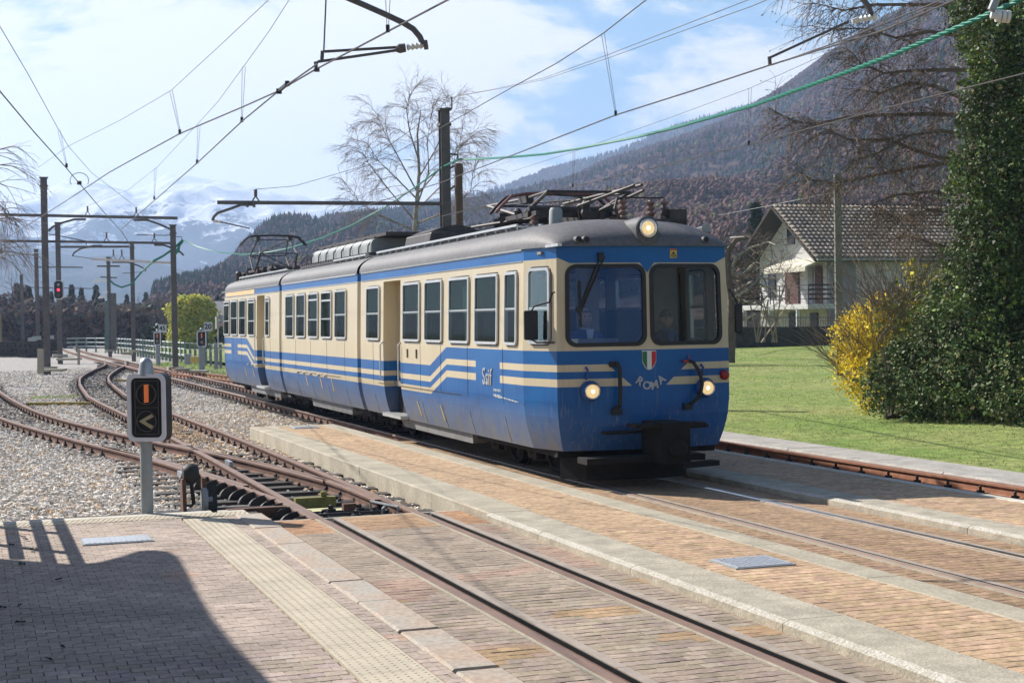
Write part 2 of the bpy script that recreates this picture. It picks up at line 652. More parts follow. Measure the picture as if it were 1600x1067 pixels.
# ================================================================== TRACKS
def catmull(P, step=.6):
    P = [Vector((*p, 0)) for p in P]
    P = [P[0] * 2 - P[1]] + P + [P[-1] * 2 - P[-2]]
    out = []
    for i in range(1, len(P) - 2):
        L = (P[i + 1] - P[i]).length
        n = max(1, int(L / step))
        for k in range(n):
            t = k / n
            a, b, c, d = P[i - 1], P[i], P[i + 1], P[i + 2]
            out.append(.5 * ((2 * b) + (c - a) * t + (2 * a - 5 * b + 4 * c - d) * t * t + (3 * b - 3 * c + d - a) * t ** 3))
    out.append(P[-2])
    return out
RAILP = [(-.033, 0), (-.036, -.012), (-.034, -.036), (-.009, -.046), (-.008, -.118), (-.058, -.132), (-.058, -.142),
         (.058, -.142), (.058, -.132), (.008, -.118), (.009, -.046), (.034, -.036), (.036, -.012), (.033, 0)]
def rail_obj(parent, path, mats, name='rail', prof=RAILP, z=0.):
    """path: list of world plan points"""
    mb = MB()
    n = len(prof)
    for k, p in enumerate(path):
        d = path[min(k + 1, len(path) - 1)] - path[max(k - 1, 0)]
        d.normalize()
        s = Vector((d.y, -d.x, 0))
        for (x, zz) in prof:
            mb.v.append(tuple(p + s * x + Vector((0, 0, zz + z))))
    for k in range(len(path) - 1):
        for j in range(n):
            a, b = k * n + j, k * n + (j + 1) % n
            mb.f.append((a, b, b + n, a + n))
            mb.mi.append(1 if (j in (n - 1, 0, n - 2)) else 0)
    mb.f.append(tuple(range(n)))
    mb.mi.append(0)
    mb.f.append(tuple(reversed(range((len(path) - 1) * n, len(path) * n))))
    mb.mi.append(0)
    return obj(name, mb, mats, parent)
def offset(path, d):
    out = []
    for k, p in enumerate(path):
        t = path[min(k + 1, len(path) - 1)] - path[max(k - 1, 0)]
        t.normalize()
        out.append(p + Vector((t.y, -t.x, 0)) * d)
    return out
sl_me = None
def make_track(label, centre_pq, q_sleep0, mats, q_end=999, gauge=1.0, spacing=.62, nsl=120, clips=True, sl_z=-.205, group=None):
    path = catmull([tuple(PQ(*c).xy) for c in centre_pq], 1.0)
    t = empty('railway_track', path[0], label, 'railway track', group)
    sides = []
    # direction of travel along increasing q: offset +d is towards +p
    for s in (-1, 1):
        rp = offset(path, s * gauge / 2)
        rail_obj(t, rp, mats)
        sides.append(rp)
    # sleepers
    acc = 0
    nxt = 0
    count = 0
    cm = MB()
    for k in range(len(path) - 1):
        a, b = path[k], path[k + 1]
        L = (b - a).length
        while nxt <= acc + L:
            c = a + (b - a) * ((nxt - acc) / L)
            nxt += spacing
            q = c.dot(EQ)
            if q < q_sleep0 or q > q_end:
                continue
            d = (b - a).normalized()
            s = Vector((d.y, -d.x, 0))
            jit = random.uniform(-.04, .04)
            if count < nsl:
                mb = MB()
                mb.box(Vector((0, 0, 0)), (1.75, .22, .12), s, d)
                o = obj('sleeper', mb, [m_sleeper], t)
                o.location = c + s * jit + Vector((0, 0, sl_z)) - wpos(t) + (o.location if False else Vector((0, 0, 0)))
                # mesh was shifted by the parent's position: undo it
                o.data.transform(Matrix.Translation(wpos(t)))
            else:
                cm2.box(c + Vector((0, 0, sl_z)), (1.75, .22, .12), s, d) if False else None
            count += 1
            if clips and c.y < 75:
                for g_ in (-gauge / 2, gauge / 2):
                    for e in (-.075, .075):
                        pc = c + s * (g_ + e) + Vector((0, 0, -.115))
                        cm.box(pc, (.06, .07, .035), s, d)
                        cm.lathe(pc, (0, 0, 1), [(0, .018), (.062, .018), (.07, .01)], 5)
        acc += L
    if cm.f:
        o = obj('rail_clip', cm, [m_dark], t, kind='stuff')
    return t, sides

m_head2 = M('rail_head_tan', (.34, .25, .19), .5, .2, 3, .05, 200, metal=.1)
m_rust3 = M('orange_rust_rail', (.34, .15, .085), .85, .3, 9, .3, 90, fine=.2)
mt = [m_rust, m_head]
T1, _ = make_track('double rail track running from the brick crossing straight past the blade end of the points',
                   [(3.72, -2), (3.72, 8), (3.72, 16), (3.72, 26), (3.62, 33.5), (3.5, 42), (3.6, 46), (3.95, 54), (4.45, 60.5), (5.5, 69), (6.5, 76), (7.1, 83)],
                   15.1, mt)
TAa, _ = make_track('branch track that bends away to the left behind the arrow signal',
                    [(3.56, 18.4), (3.3, 20.5), (2.95, 22.8), (2.45, 25.3), (1.9, 28.6), (1.25, 33), (.85, 37), (.55, 42), (.3, 48), (.1, 56), (0, 70)],
                    25, mt)
T2, _ = make_track('main line track under the blue and cream train, its right rail polished bright',
                   [(7.28, -2), (7.28, 10), (7.28, 40), (7.28, 90), (7.5, 125), (8.5, 150)], 27, [m_rust, m_head2], nsl=100)
T3, _ = make_track('rust brown track beside the lawn at the right, sunk below the brick platform',
                   [(10.4, -2), (10.4, 20), (10.3, 34), (9.6, 45), (8.65, 54), (7.7, 66), (7.3, 78)], -2, [m_rust3, m_rusthead], nsl=110)
# polished running surface on the main line
mb = MB()
for a_, b_ in ((-2, 15.6),):
    for zz in (.0,):
        A_, B_ = PQ(7.28 + .5, a_), PQ(7.28 + .5, b_)
        mb.box((A_ + B_) / 2 + Vector((0, 0, .002)), (.055, (B_ - A_).length, .004), EP, EQ)
obj('polished_strip', mb, [m_polish], T2)

# closure rails, blades, stock rail of the points
pts = empty('railway_points', PQ(3.7, 17), 'set of points with tarred sleepers and rusty blades in front of the brick crossing', 'railway points')
rail_obj(pts, catmull([tuple(PQ(*c).xy) for c in ((4.13, 16.2), (4.12, 17.6), (4.02, 19.2), (3.80, 20.9), (3.46, 23.0), (3.22, 24.6), (2.92, 25.6))], .8), mt, 'blade_rail')
rail_obj(pts, catmull([tuple(PQ(*c).xy) for c in ((3.16, 14.9), (3.12, 17.0), (2.86, 19.2), (2.50, 22.0), (2.2, 23.9), (1.95, 25.4))], .8), mt, 'stock_rail')
for k in range(15):                                                # long crossing sleepers
    q = 15.35 + k * .62
    mb = MB()
    wdt = 2.6 if k < 13 else 2.3
    c = PQ(3.50 - .02 * k, q, -.185)
    mb.box(c, (wdt + .1 * (k % 3), .23, .13), EP, EQ)
    obj('crossing_sleeper', mb, [m_sleeper], pts)
    for (pp, w_) in ((3.22, .26), (4.22, .26), (4.10 - .03 * k, .2)):
        mb = MB()
        mb.box(PQ(pp + .02, q, -.125), (w_, .13, .016), EP, EQ)
        for e in (-.09, .09):
            mb.lathe(PQ(pp + .02 + e, q, -.12), (0, 0, 1), [(0, .022), (.03, .022), (.045, .012)], 6)
        obj('slide_chair', mb, [m_dark], pts)
# rail braces: half discs along the stock rail
for k in range(14):
    q = 15.15 + k * .40
    pr = 3.15 - .0001 * k if q < 17 else 3.12 - (q - 17) * .115
    mb = MB()
    arc = [(-.22, -.13)] + [(-.22 + .2 * (1 - math.cos(a)), -.13 + .125 * math.sin(a)) for a in np.linspace(.15, math.pi / 2, 6)] + [(-.03, -.02), (-.03, -.13)]
    mb.prism(arc, -.045, .045, fn=lambda x, y, z: PQ(pr + x, q + z, y))
    mb.prism([(x * .9 - .015, y + .016) for (x, y) in arc[1:-1]] + [(-.04, -.06)], -.052, -.045, fn=lambda x, y, z: PQ(pr + x, q + z, y))
    obj('rail_brace', mb, [m_dark], pts)
# points machinery between the rails
m_ygreen = M('faded_yellow_green_paint', (.22, .20, .05), .7, .35, 14, .2)
m_yline = M('pale_yellow_plate', (.62, .60, .33), .7, .2, 12, .1)
mb = MB(); mb.box(PQ(3.62, 17.05, -.09), (.46, .12, .11), EP, EQ); mb.lathe(PQ(3.72, 17.05, -.03), (0, 0, 1), [(0, .035), (.05, .035), (.06, .01)], 8)
obj('drive_cover', mb, [m_ygreen], pts)
mb = MB(); mb.box(PQ(3.74, 16.5, -.125), (.55, .16, .012), EP, EQ); mb.box(PQ(3.55, 16.62, -.122), (.3, .1, .012), EP, EQ)
obj('marker_plate', mb, [m_yline], pts)
mb = MB()
for (p0, p1, q, z) in ((3.35, 4.1, 15.75, -.08), (3.3, 4.05, 16.1, -.1), (3.4, 4.2, 15.5, -.1)):
    mb.tube([PQ(p0, q, z), PQ(p1, q, z)], .022, 6)
for (p, q) in ((3.45, 15.8), (3.75, 15.6), (4.0, 15.8), (3.6, 16.15), (3.9, 16.1), (4.05, 15.5), (3.4, 15.5)):
    mb.box(PQ(p, q, -.1), (.09, .1, .07), EP, EQ)
    mb.lathe(PQ(p, q, -.07), (0, 0, 1), [(0, .03), (.04, .03), (.05, .01)], 6)
mb.box(PQ(3.9, 15.45, -.12), (.5, .2, .04), EP, EQ)
obj('lock_gear', mb, [m_dark], pts)
mb = MB(); mb.tube([PQ(3.98, 15.9, -.12), PQ(3.98, 15.9, .02), PQ(4.16, 15.45, .0), PQ(4.16, 15.45, -.12)], .014, 6); mb.box(PQ(4.07, 15.68, -.06), (.02, .42, .1), (EP + EQ * -1).normalized(), (EQ + EP * .4).normalized())
obj('blade_guard', mb, [m_steelpaint], pts)
mb = MB(); mb.box(PQ(3.75, 15.95, -.03), (.13, .09, .07), EP, EQ)
obj('blade_end_block', mb, [m_rust], pts)

# fish plates (pale blocks) at rail joints
mb = MB(); mb.box(PQ(2.58, 20.55, -.05), (.05, .42, .07), EP, EQ)
obj('fish_plate', mb, [m_steel], pts)
mb = MB(); mb.box(PQ(3.42, 21.9, -.05), (.05, .42, .07), EP, EQ)
obj('fish_plate', mb, [m_steel], pts)

# point lever (switch stand)
A = PQ(2.22, 16.65)
t = empty('point_lever', A, 'rusty black ball-weighted point lever standing right of the signal post', 'point lever')
mb = MB(); mb.box(A + Vector((0, 0, -.10)), (.75, .34, .06), EP, EQ); obj('base_plate', mb, [m_dark], t)
mb = MB()
for s in (-.11, .11):
    mb.prism([(-.13, -.08), (.13, -.08), (.07, .28), (-.07, .28)], s - .02, s + .02, fn=lambda x, y, z: A + EP * z + EQ * x + Vector((0, 0, y)))
obj('side_frame', mb, [m_rust], t)
mb = MB(); mb.lathe(A + EP * -.03 + Vector((0, 0, .33)), EP, [(-.09, .02), (-.08, .08), (-.03, .115), (.03, .115), (.08, .08), (.09, .02)], 14); obj('counterweight', mb, [m_dark], t, smooth=True)
mb = MB(); mb.tube([A + Vector((0, 0, .0)), A + EP * -.03 + Vector((0, 0, .3))], .022, 6); obj('lever', mb, [m_dark], t)
mb = MB(); mb.lathe(A + EP * .1 + EQ * -.12 + Vector((0, 0, .06)), EP, [(-.03, .03), (-.03, .13), (.02, .13), (.02, .03), (.08, .03)], 16); obj('crank_disc', mb, [m_steelpaint], t)
mb = MB(); mb.prism([(-.1, -.12), (.06, -.12), (.06, .12), (0, .2), (-.06, .1)], .16, .24, fn=lambda x, y, z: A + EP * z + EQ * x + Vector((0, 0, y))); obj('link_arm', mb, [m_dark], t)
mb = MB(); mb.bar(A + EP * .2 + Vector((0, 0, -.05)) - EQ * .2, PQ(3.05, 16.35, -.05), .05, .05); obj('drive_rod', mb, [m_dark], t)
mb = MB(); mb.box(PQ(2.78, 16.0, -.035), (.62, .10, .09), EP, EQ); o = obj('steel_beam', mb, [m_rust]); props(o, 'short rust brown steel beam lying in front of the point lever rod', 'steel beam')
mb = MB(); mb.box(PQ(1.25, 16.52, -.11), (1.5, .2, .1), EP, EQ); o = obj('timber_baulk', mb, [m_sleeper]); props(o, 'dark timber baulk in the gravel behind the signal post, nearer the rails', 'timber')
mb = MB(); mb.box(PQ(1.55, 16.25, -.11), (1.3, .12, .07), EP, EQ); o = obj('timber_baulk', mb, [m_sleeper]); props(o, 'thin dark timber baulk touching the platform edge at the signal post', 'timber')

m_ochre = M('ochre_board', (.30, .22, .04), .8, .3, 4, .2)
a_, b_ = G(42, 631, -.12), G(155, 630, -.12)
mb = MB(); mb.bar(a_, b_, .16, .07); o = obj('cable_trough', mb, [m_ochre]); props(o, 'long ochre yellow board lying in the gravel at the left', 'board')
a_, b_ = G(180, 594.5, -.12), G(212, 594.5, -.12)
mb = MB(); mb.bar(a_, b_, .2, .07); o = obj('cable_trough', mb, [m_ochre]); props(o, 'short mossy ochre board between the curving rails', 'board')

# ================================================================== PAVING
PW, PD = .132, .104
AMP, VG = .0048, .0007
def paver_outline(x0, x1, n=3, gap=.0022):
    A_ = AMP
    xs_ = np.linspace(x0 + VG, x1 - VG, n)
    lo = [(x, -PD / 2 + gap * .9 + A_ * math.sin(2 * math.pi * x / PW)) for x in xs_]
    hi = [(x, PD / 2 - gap * .9 - A_ * math.sin(2 * math.pi * x / PW)) for x in xs_[::-1]]
    return lo + hi
def paver_variant(i, mat, gap=.0036):
    rnd = random.Random(i * 7 + 1)
    ol = paver_outline(-PW / 2, PW / 2, 5, gap + rnd.uniform(0, .0010))
    n = len(ol)
    cx, cy = sum(p[0] for p in ol) / n, sum(p[1] for p in ol) / n
    me = bpy.data.meshes.new('paver')
    vs = [(x, y, -.03) for x, y in ol] + [(x, y, -.0045) for x, y in ol] + [(cx + (x - cx) * .975, cy + (y - cy) * .95, 0) for x, y in ol]
    fs = [tuple(range(2 * n, 3 * n))]
    for lv in (0, 1):
        for j in range(n):
            k = (j + 1) % n
            fs.append((lv * n + j, lv * n + k, lv * n + n + k, lv * n + n + j))
    me.from_pydata(vs, [], fs)
    a = me.color_attributes.new('Tint', 'FLOAT_COLOR', 'POINT')
    v = rnd.uniform(.86, 1.1)
    a.data.foreach_set('color', np.tile(np.array([v, v * rnd.uniform(.96, 1.03), v * rnd.uniform(.93, 1.05), 1], dtype=np.float32), len(vs)))
    me.materials.append(mat)
    return me
def object_tint(mat):
    """let each paver object carry its own colour on top"""
    N = NB(mat.node_tree)
    b = mat.node_tree.nodes['Principled BSDF']
    src = b.inputs['Base Color'].links[0].from_socket
    oi = N.n('ShaderNodeObjectInfo')
    geo = N.n('ShaderNodeNewGeometry').outputs['Position']
    st = N.ramp(N.noise(geo, .8, 5, .65), .35, .62, .80, 1.06)
    sp = N.ramp(N.noise(geo, 6.5, 2, .5), .70, .74, 1., .55)
    cc = N.n('ShaderNodeCombineColor')
    for i in range(3):
        N.nt.links.new(N.m('MULTIPLY', st, sp), cc.inputs[i])
    src = N.mix(1., src, cc.outputs[0], 'MULTIPLY')
    N.put(b.inputs['Base Color'], N.mix(1., src, oi.outputs['Color'], 'MULTIPLY'))
for m in (m_paverA, m_paverB, m_paverC):
    object_tint(m)
from mathutils import noise as mnoise
def lay(parent, strips, q0, q1, z, mat, tintfn, nparts=300, label=None, amp=.0045, vg=.0022, hg_=.0036):
    global AMP, VG
    AMP, VG = amp, vg
    """strips: list of (p0, p1). bricks in wavy running bond"""
    var = [paver_variant(i, mat, hg_) for i in range(10)]
    items = []
    for (p0, p1) in strips:
        k = 0
        q = q0 + PD / 2
        while q < q1:
            off = (PW / 2 if k % 2 else 0) + p0
            i = -1
            while True:
                c = off + i * PW + PW / 2
                a, b = max(c - PW / 2, p0), min(c + PW / 2, p1)
                i += 1
                if c - PW / 2 >= p1:
                    break
                if b - a < .02:
                    continue
                w_ = PQ(c, q)
                if w_.y > 5 and abs(w_.x / w_.y) > .36:
                    continue
                items.append((w_.y * w_.y + w_.x * w_.x, c, q, a - c, b - c, k))
            q += PD
            k += 1
    items.sort(key=lambda t_: (t_[3] > -PW / 2 + 1e-4 or t_[4] < PW / 2 - 1e-4, t_[0]))
    rot = Matrix.Rotation(TA, 4, 'Z')
    V, F, T = [], [], []
    base = wpos(parent)
    for idx, (d_, c, q, a, b, k) in enumerate(items):
        full = a <= -PW / 2 + 1e-4 and b >= PW / 2 - 1e-4
        w_ = PQ(c, q)
        hz = z + random.uniform(-.0011, .0011)
        tn = tintfn(c, q)
        v = random.uniform(.9, 1.08)
        if idx < nparts and full:
            o = bpy.data.objects.new('paver', var[random.randrange(10)])
            COL.objects.link(o)
            o.parent = parent
            o.location = Vector((w_.x, w_.y, hz)) - base
            o.rotation_euler = (random.uniform(-.008, .008), random.uniform(-.008, .008), TA + random.uniform(-.008, .008))
            o.color = (tn[0] * v, tn[1] * v, tn[2] * v, 1)
        else:
            ol = paver_outline(a, b, 5 if w_.y < 14 else 3, hg_ + .0004)
            n = len(ol)
            i0 = len(V)
            dz = random.uniform(-.002, .002)
            for zz in (-.03, 0):
                for (x, y) in ol:
                    r_ = PQ(c + x, q + y)
                    V.append((r_.x, r_.y, hz + zz + (dz * x / PW if zz == 0 else 0)))
                    T.append((tn[0] * v, tn[1] * v, tn[2] * v))
            F.append(tuple(range(i0 + n, i0 + 2 * n)))
            for j in range(n):
                kk = (j + 1) % n
                F.append((i0 + j, i0 + kk, i0 + n + kk, i0 + n + j))
    if V:
        o = mesh_np('paver_field', np.array(V), F, [mat], parent, tint=np.array(T))
        props(o, kind='stuff')
    return len(items)
def nz(p, q, s=1., seed=0):
    return mnoise.noise(Vector((p * s, q * s, seed)))
def tint_A(p, q):
    if nz(p, q, 1.7, 3) > .52:
        return (1.12, .95, .86)
    v = 1 + .16 * nz(p, q, 6, 8)
    return (v, v * .99, v * .97)
def tint_B(p, q):
    v = 1 + .18 * nz(p, q, 5, 2)
    if 13.9 < q < 15.0:
        return (1.15 * v, .82 * v, .58 * v) if p < 3.1 or p > 4.3 else (1.15 * v, .92 * v, .68 * v)
    if nz(p * .4, q, 1.6, 21) > .36 and q < 11:
        return (1.12 * v, .94 * v, .70 * v)
    if nz(p * .4, q, 1.3, 5) > .34:
        return (1.05 * v, .92 * v, .90 * v)
    return (v, v, v)
def tint_C(p, q):
    v = 1 + .12 * nz(p, q, 5, 9)
    return (v, v * .99, v * .96)
def tint_D(p, q):
    v = .74 + .1 * nz(p, q, 4, 4)
    return (v, v * .94, v * .88)
def bed(parent, p0, p1, q0, q1, zt, mat=m_bed, th=.2, name='bed'):
    mb = MB()
    mb.box(PQ((p0 + p1) / 2, (q0 + q1) / 2, zt - th / 2), (p1 - p0, q1 - q0, th), EP, EQ)
    return obj(name, mb, [mat], parent)
def slab(parent, p0, p1, q0, q1, z0, z1, mat, name, bev=.012, tilt=0., jag=0):
    """a kerb stone / slab with softened, slightly uneven long edge"""
    mb = MB()
    n = max(2, int((q1 - q0) / .12))
    ring = lambda e: [(p0, z0), (p0 + e * .2, z1 - bev * (1.1 if mat is not m_stone else 1.4) - abs(e) * .5), (p0 + bev * (1.2 if mat is not m_stone else 3.5) + abs(e) * 2, z1), (p1 - bev, z1 + tilt), (p1, z1 + tilt - bev), (p1, z0)]
    N_ = 6
    for i in range(n + 1):
        q = q0 + (q1 - q0) * i / n
        e = jag * mnoise.noise(Vector((q * 6, p0, 3))) if 0 < i < n else 0
        for (p, z) in ring(e):
            w_ = PQ(p, q, z)
            mb.v.append(tuple(w_))
    for i in range(n):
        for j in range(N_):
            a, b = i * N_ + j, i * N_ + (j + 1) % N_
            mb.f.append((a, a + N_, b + N_, b))
            mb.mi.append(1 if (j == 1 and mat is m_stone) else 0)
    mb.f.append(tuple(range(N_)))
    mb.mi.append(0)
    mb.f.append(tuple(reversed(range(n * N_, (n + 1) * N_))))
    mb.mi.append(0)
    return obj(name, mb, [mat, m_worn], parent)

# --- station platform at the left
P0 = empty('station_platform', PQ(0, 8), kind='structure')
bed(P0, -8, 2.76, -3, 16.02, -.02)
lay(P0, [(-1.5, 1.94), (2.36, 2.47)], 7.0, 15.5, 0., m_paverA, tint_A)
bed(P0, -8, -1.5, -3, 15.5, .0, m_paverA, .02, 'outer_paving')
bed(P0, -1.5, 2.47, -3, 7.0, .0, m_paverA, .02, 'near_paving')
tile = None
def tactile_tile(parent, p, q, w_, l_, ribs=False):
    mb = MB()
    mb.box(PQ(p, q, -.012), (w_ - .003, l_ - .003, .03), EP, EQ)
    if ribs:
        n = int(w_ / .045)
        for i in range(n):
            c = PQ(p - w_ / 2 + (i + .5) * w_ / n, q, .005)
            d = (EQ * 1.0 + EP * .25).normalized()
            mb.box(c, (.022, l_ * .9, .0035), Vector((d.y, -d.x, 0)), d)
    else:
        n = 7
        m_ = max(2, round(l_ / (w_ / n)))
        for i in range(n):
            for j in range(m_):
                c = PQ(p - w_ / 2 + (i + .5) * w_ / n, q - l_ / 2 + (j + .5) * l_ / m_, .003)
                mb.lathe(c, (0, 0, 1), [(0, .013), (.0022, .010), (.0025, 0)], 6)
    return obj('tactile_tile', mb, [m_tact], parent)
q = 6.6
while q < 15.4:
    tactile_tile(P0, 2.15, q + .2, .405, .40)
    q += .402
p = -1.4
while p < 2.3:
    tactile_tile(P0, p + .2, 15.68, .40, .30, True)
    p += .402
mb = MB(); mb.box(PQ(-.5, 15.92, -.09), (5.6, .17, .19), EP, EQ); obj('edge_strip', mb, [m_conc_l], P0)
mb = MB(); mb.box(PQ(2.5, 15.76, -.09), (.26, .48, .185), EP, EQ); obj('corner_slab', mb, [m_conc_l], P0)
for (a_, b_) in ((14.4, 15.5), (13.3, 14.4), (11.22, 13.3), (10.32, 11.18), (9.25, 10.3), (8.1, 9.2), (6.9, 8.05), (5.5, 6.85)):
    slab(P0, 2.475, 2.745, a_ + .006, b_ - .006, -.15, .008 + random.uniform(-.004, .006), m_slab, 'edge_slab', .01, jag=.012)

# --- paved crossing around the first track
P1 = empty('paved_crossing', PQ(3.7, 8), kind='structure')
for a_, b_ in ((2.76, 3.16), (3.395, 4.16), (4.395, 4.66)):
    bed(P1, a_, b_, -3, 14.95, -.02)
st = []
for r in (3.22, 4.22):
    mb = MB(); mb.box(PQ(r - .052, 5.95, -.024), (.026, 17.9, .045), EP, EQ); obj('concrete_strip', mb, [m_conc], P1)
    q = -3.
    while q < 14.7:
        l_ = 3.6 if q + 3.6 < 14.8 else 14.85 - q
        mb = MB(); mb.box(PQ(r + .145, q + l_ / 2, -.04), (.066, l_ - .006, .085), EP, EQ)
        obj('guard_rail', mb, [m_guard], P1)
        q += l_
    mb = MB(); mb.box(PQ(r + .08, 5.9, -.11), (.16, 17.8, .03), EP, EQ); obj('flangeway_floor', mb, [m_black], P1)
    mb = MB(); mb.box(PQ(r + .052, 5.9, -.03), (.036, 17.8, .035), EP, EQ); obj('rail_filler', mb, [m_rust], P1)
    mb = MB(); mb.box(PQ(r + .107, 5.9, -.048), (.007, 17.8, .088), EP, EQ); obj('grease_shade_lip', mb, [m_black], P1)  # black strip paints in the groove's shade along with its grease
lay(P1, [(2.76, 3.15), (3.402, 4.15), (4.402, 4.66)], 6.8, 14.93, -.004, m_paverB, tint_B, amp=.005, vg=.001)
mb = MB(); mb.box(PQ(3.68, 14.965, -.068), (1.9, .03, .12), EP, EQ); obj('edging', mb, [m_conc_l], P1)

rj = random.Random(9)
for k in range(26):
    q = rj.uniform(7.5, 14.3)
    a_, b_ = rj.choice(((2.8, 3.12), (3.42, 4.12), (4.42, 4.64), (3.42, 4.12)))
    q = round(q / PD) * PD
    L_ = rj.uniform(.15, min(.5, b_ - a_))
    c_ = rj.uniform(a_ + L_ / 2, b_ - L_ / 2)
    mb = MB(); mb.box(PQ(c_, q + 6.8 % PD, -.0045), (L_, rj.uniform(.006, .012), .004), (EP + EQ * rj.uniform(-.02, .02)).normalized(), EQ)
    obj('open_joint', mb, [m_black], P1)

# --- island between first and main track
P2 = empty('island_platform', PQ(5.3, 14), kind='structure')
bed(P2, 4.8, 6.1, -3, 27.4, .054, m_bed, .4)
q = -3.
qs = [-3, -1, 1.2, 3.6, 6.0, 8.3, 10.6, 12.6, 14.05]
for a_, b_ in zip(qs[:-1], qs[1:]):
    slab(P2, 4.65, 5.10, a_ + .004, b_ - .004, -.2, .07, m_stone, 'kerb_stone', .014, jag=.012)
qs = [14.05, 16.0, 18.3, 20.8, 23.6, 27.5]
for a_, b_ in zip(qs[:-1], qs[1:]):
    slab(P2, 4.68, 5.12, a_ + .003, b_ - .003, -.3, .072, m_conc, 'kerb_stone', .012)
qs = [-3, -.5, 2, 4.4, 6.9, 9.4, 11.1, 13.2, 15.6, 17.9, 20.4, 23.0, 27.5]
for a_, b_ in zip(qs[:-1], qs[1:]):
    slab(P2, 5.94, 6.22, a_ + .005, b_ - .005, -.25, .069, m_conc, 'kerb_stone', .014)
slab(P2, 5.12, 5.94, 27.2, 27.5, -.3, .07, m_conc, 'kerb_stone', .01)
lay(P2, [(5.105, 5.935)], 5.8, 27.2, .068, m_paverC, tint_C, amp=.0028, vg=.0005, hg_=.0028)

# --- paving in the main line track
P3 = empty('track_paving', PQ(7.2, 12), kind='structure')
for a_, b_ in ((6.22, 6.735), (6.885, 7.735), (7.885, 8.2)):
    bed(P3, a_, b_, -3, 24, -.022)
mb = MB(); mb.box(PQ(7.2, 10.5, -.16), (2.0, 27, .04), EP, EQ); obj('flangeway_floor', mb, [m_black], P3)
for r in (6.78, 7.78):
    mb = MB(); mb.box(PQ(r + .105, 10.5, -.03), (.055, 27, .05), EP, EQ); obj('guard_rail', mb, [m_guard], P3)
    mb = MB(); mb.box(PQ(r - .06, 10.5, -.03), (.034, 27, .04), EP, EQ); obj('concrete_strip', mb, [m_conc], P3)
    mb = MB(); mb.box(PQ(r + .074, 10.5, -.035), (.006, 27, .058), EP, EQ); obj('grease_shade_lip', mb, [m_black], P3)  # groove shade and grease again put in as one black strip
lay(P3, [(6.22, 6.70), (6.915, 7.70), (7.915, 8.19)], 7.0, 24, -.008, m_paverC, tint_D, amp=.0026, vg=.0005, hg_=.003)

# --- narrow platform between main line and the right hand track
P4 = empty('narrow_platform', PQ(8.9, 12), kind='structure')
bed(P4, 8.3, 9.8, -3, 30, .05, m_bed, .4)
qs = [-3, -1, 1.5, 4, 6.5, 9, 11.35, 13.7, 16.1, 18.6, 21, 24, 27, 30]
for a_, b_ in zip(qs[:-1], qs[1:]):
    slab(P4, 8.20, 8.60, a_ + .004, b_ - .004, -.2, .068, m_stone, 'kerb_stone', .014, jag=.012)
    slab(P4, 9.68, 9.82, a_ + .003, b_ - .003, -.2, .066, m_conc_l, 'edge_stone', .01)
lay(P4, [(8.605, 9.675)], 9.5, 30, .064, m_paverC, tint_C, amp=.0022, vg=.0005, hg_=.0025)

# --- concrete edging of the lawn
m_edge = M('edging_concrete', (.38, .355, .32), .9, .25, 3, .5, 50, fine=.2)
P5 = empty('lawn_edging', PQ(11.5, 14), kind='structure')
q = -3.
while q < 60:
    l_ = 1.9
    slab(P5, 11.2 + random.uniform(-.01, .01), 12.0, q, q + l_ - .006, -.3, -.02 + random.uniform(-.003, .003), m_edge, 'edging_stone', .02, jag=.012)
    q += l_

# manhole covers
def cover(pc, qc, w_, l_, z, label, diamond):
    t = empty('drain_cover', PQ(pc, qc, z), label, 'drain cover')
    mb = MB(); mb.box(PQ(pc, qc, z), (w_, l_, .012), EP, EQ); obj('frame', mb, [m_steelpaint], t)
    mb = MB(); mb.box(PQ(pc, qc, z + .007), (w_ - .04, l_ - .04, .008), EP, EQ)
    if diamond:
        for i in range(10):
            for j in range(9):
                d = (EP + EQ).normalized() if (i + j) % 2 else (EP - EQ).normalized()
                mb.box(PQ(pc - w_ / 2 + .04 + (i + .5) * (w_ - .08) / 10, qc - l_ / 2 + .04 + (j + .5) * (l_ - .08) / 9, z + .012), (.03, .008, .004), d, Vector((-d.y, d.x, 0)))
    else:
        for i in range(12):
            mb.box(PQ(pc - w_ / 2 + .04 + (i + .5) * (w_ - .08) / 12, qc, z + .012), (.018, l_ - .06, .003), EP, EQ)
    obj('lid', mb, [m_cover], t)
m_cover = M('zinc_cover', (.55, .57, .60), .42, .12, 12, .1, 90, metal=.45)
cover(1.2, 14.18, .62, .42, .004, 'ribbed zinc drain cover in the shadowed left platform', False)
cover(5.53, 10.33, .50, .46, .072, 'chequer plate drain cover in the island platform at the lower right', True)
cover(5.53, 26.8, .46, .46, .072, 'small flat drain cover at the far tip of the island platform', True)

LEAFL = ['dry leaf at the upper left of the platform, top one of a close pair', 'dry leaf just below right of its twin at the upper left of the platform',
         'largest dry leaf, lying left of the ribbed drain cover', 'dry leaf by the picture edge among the railing shadows', 'dry leaf just inside the canopy shade near the railing shadow foot',
         'dry leaf in the shade below the ribbed drain cover', 'dry leaf on the shaded pavers hard by the left picture edge, upper one', 'tiny dry leaf on the shaded pavers, middle of the left edge',
         'wide dry leaf on the shaded pavers just below the tiny one', 'lowest dry leaf on the shaded pavers', 'tiny dry leaf just above the lowest leaf on the shaded pavers']
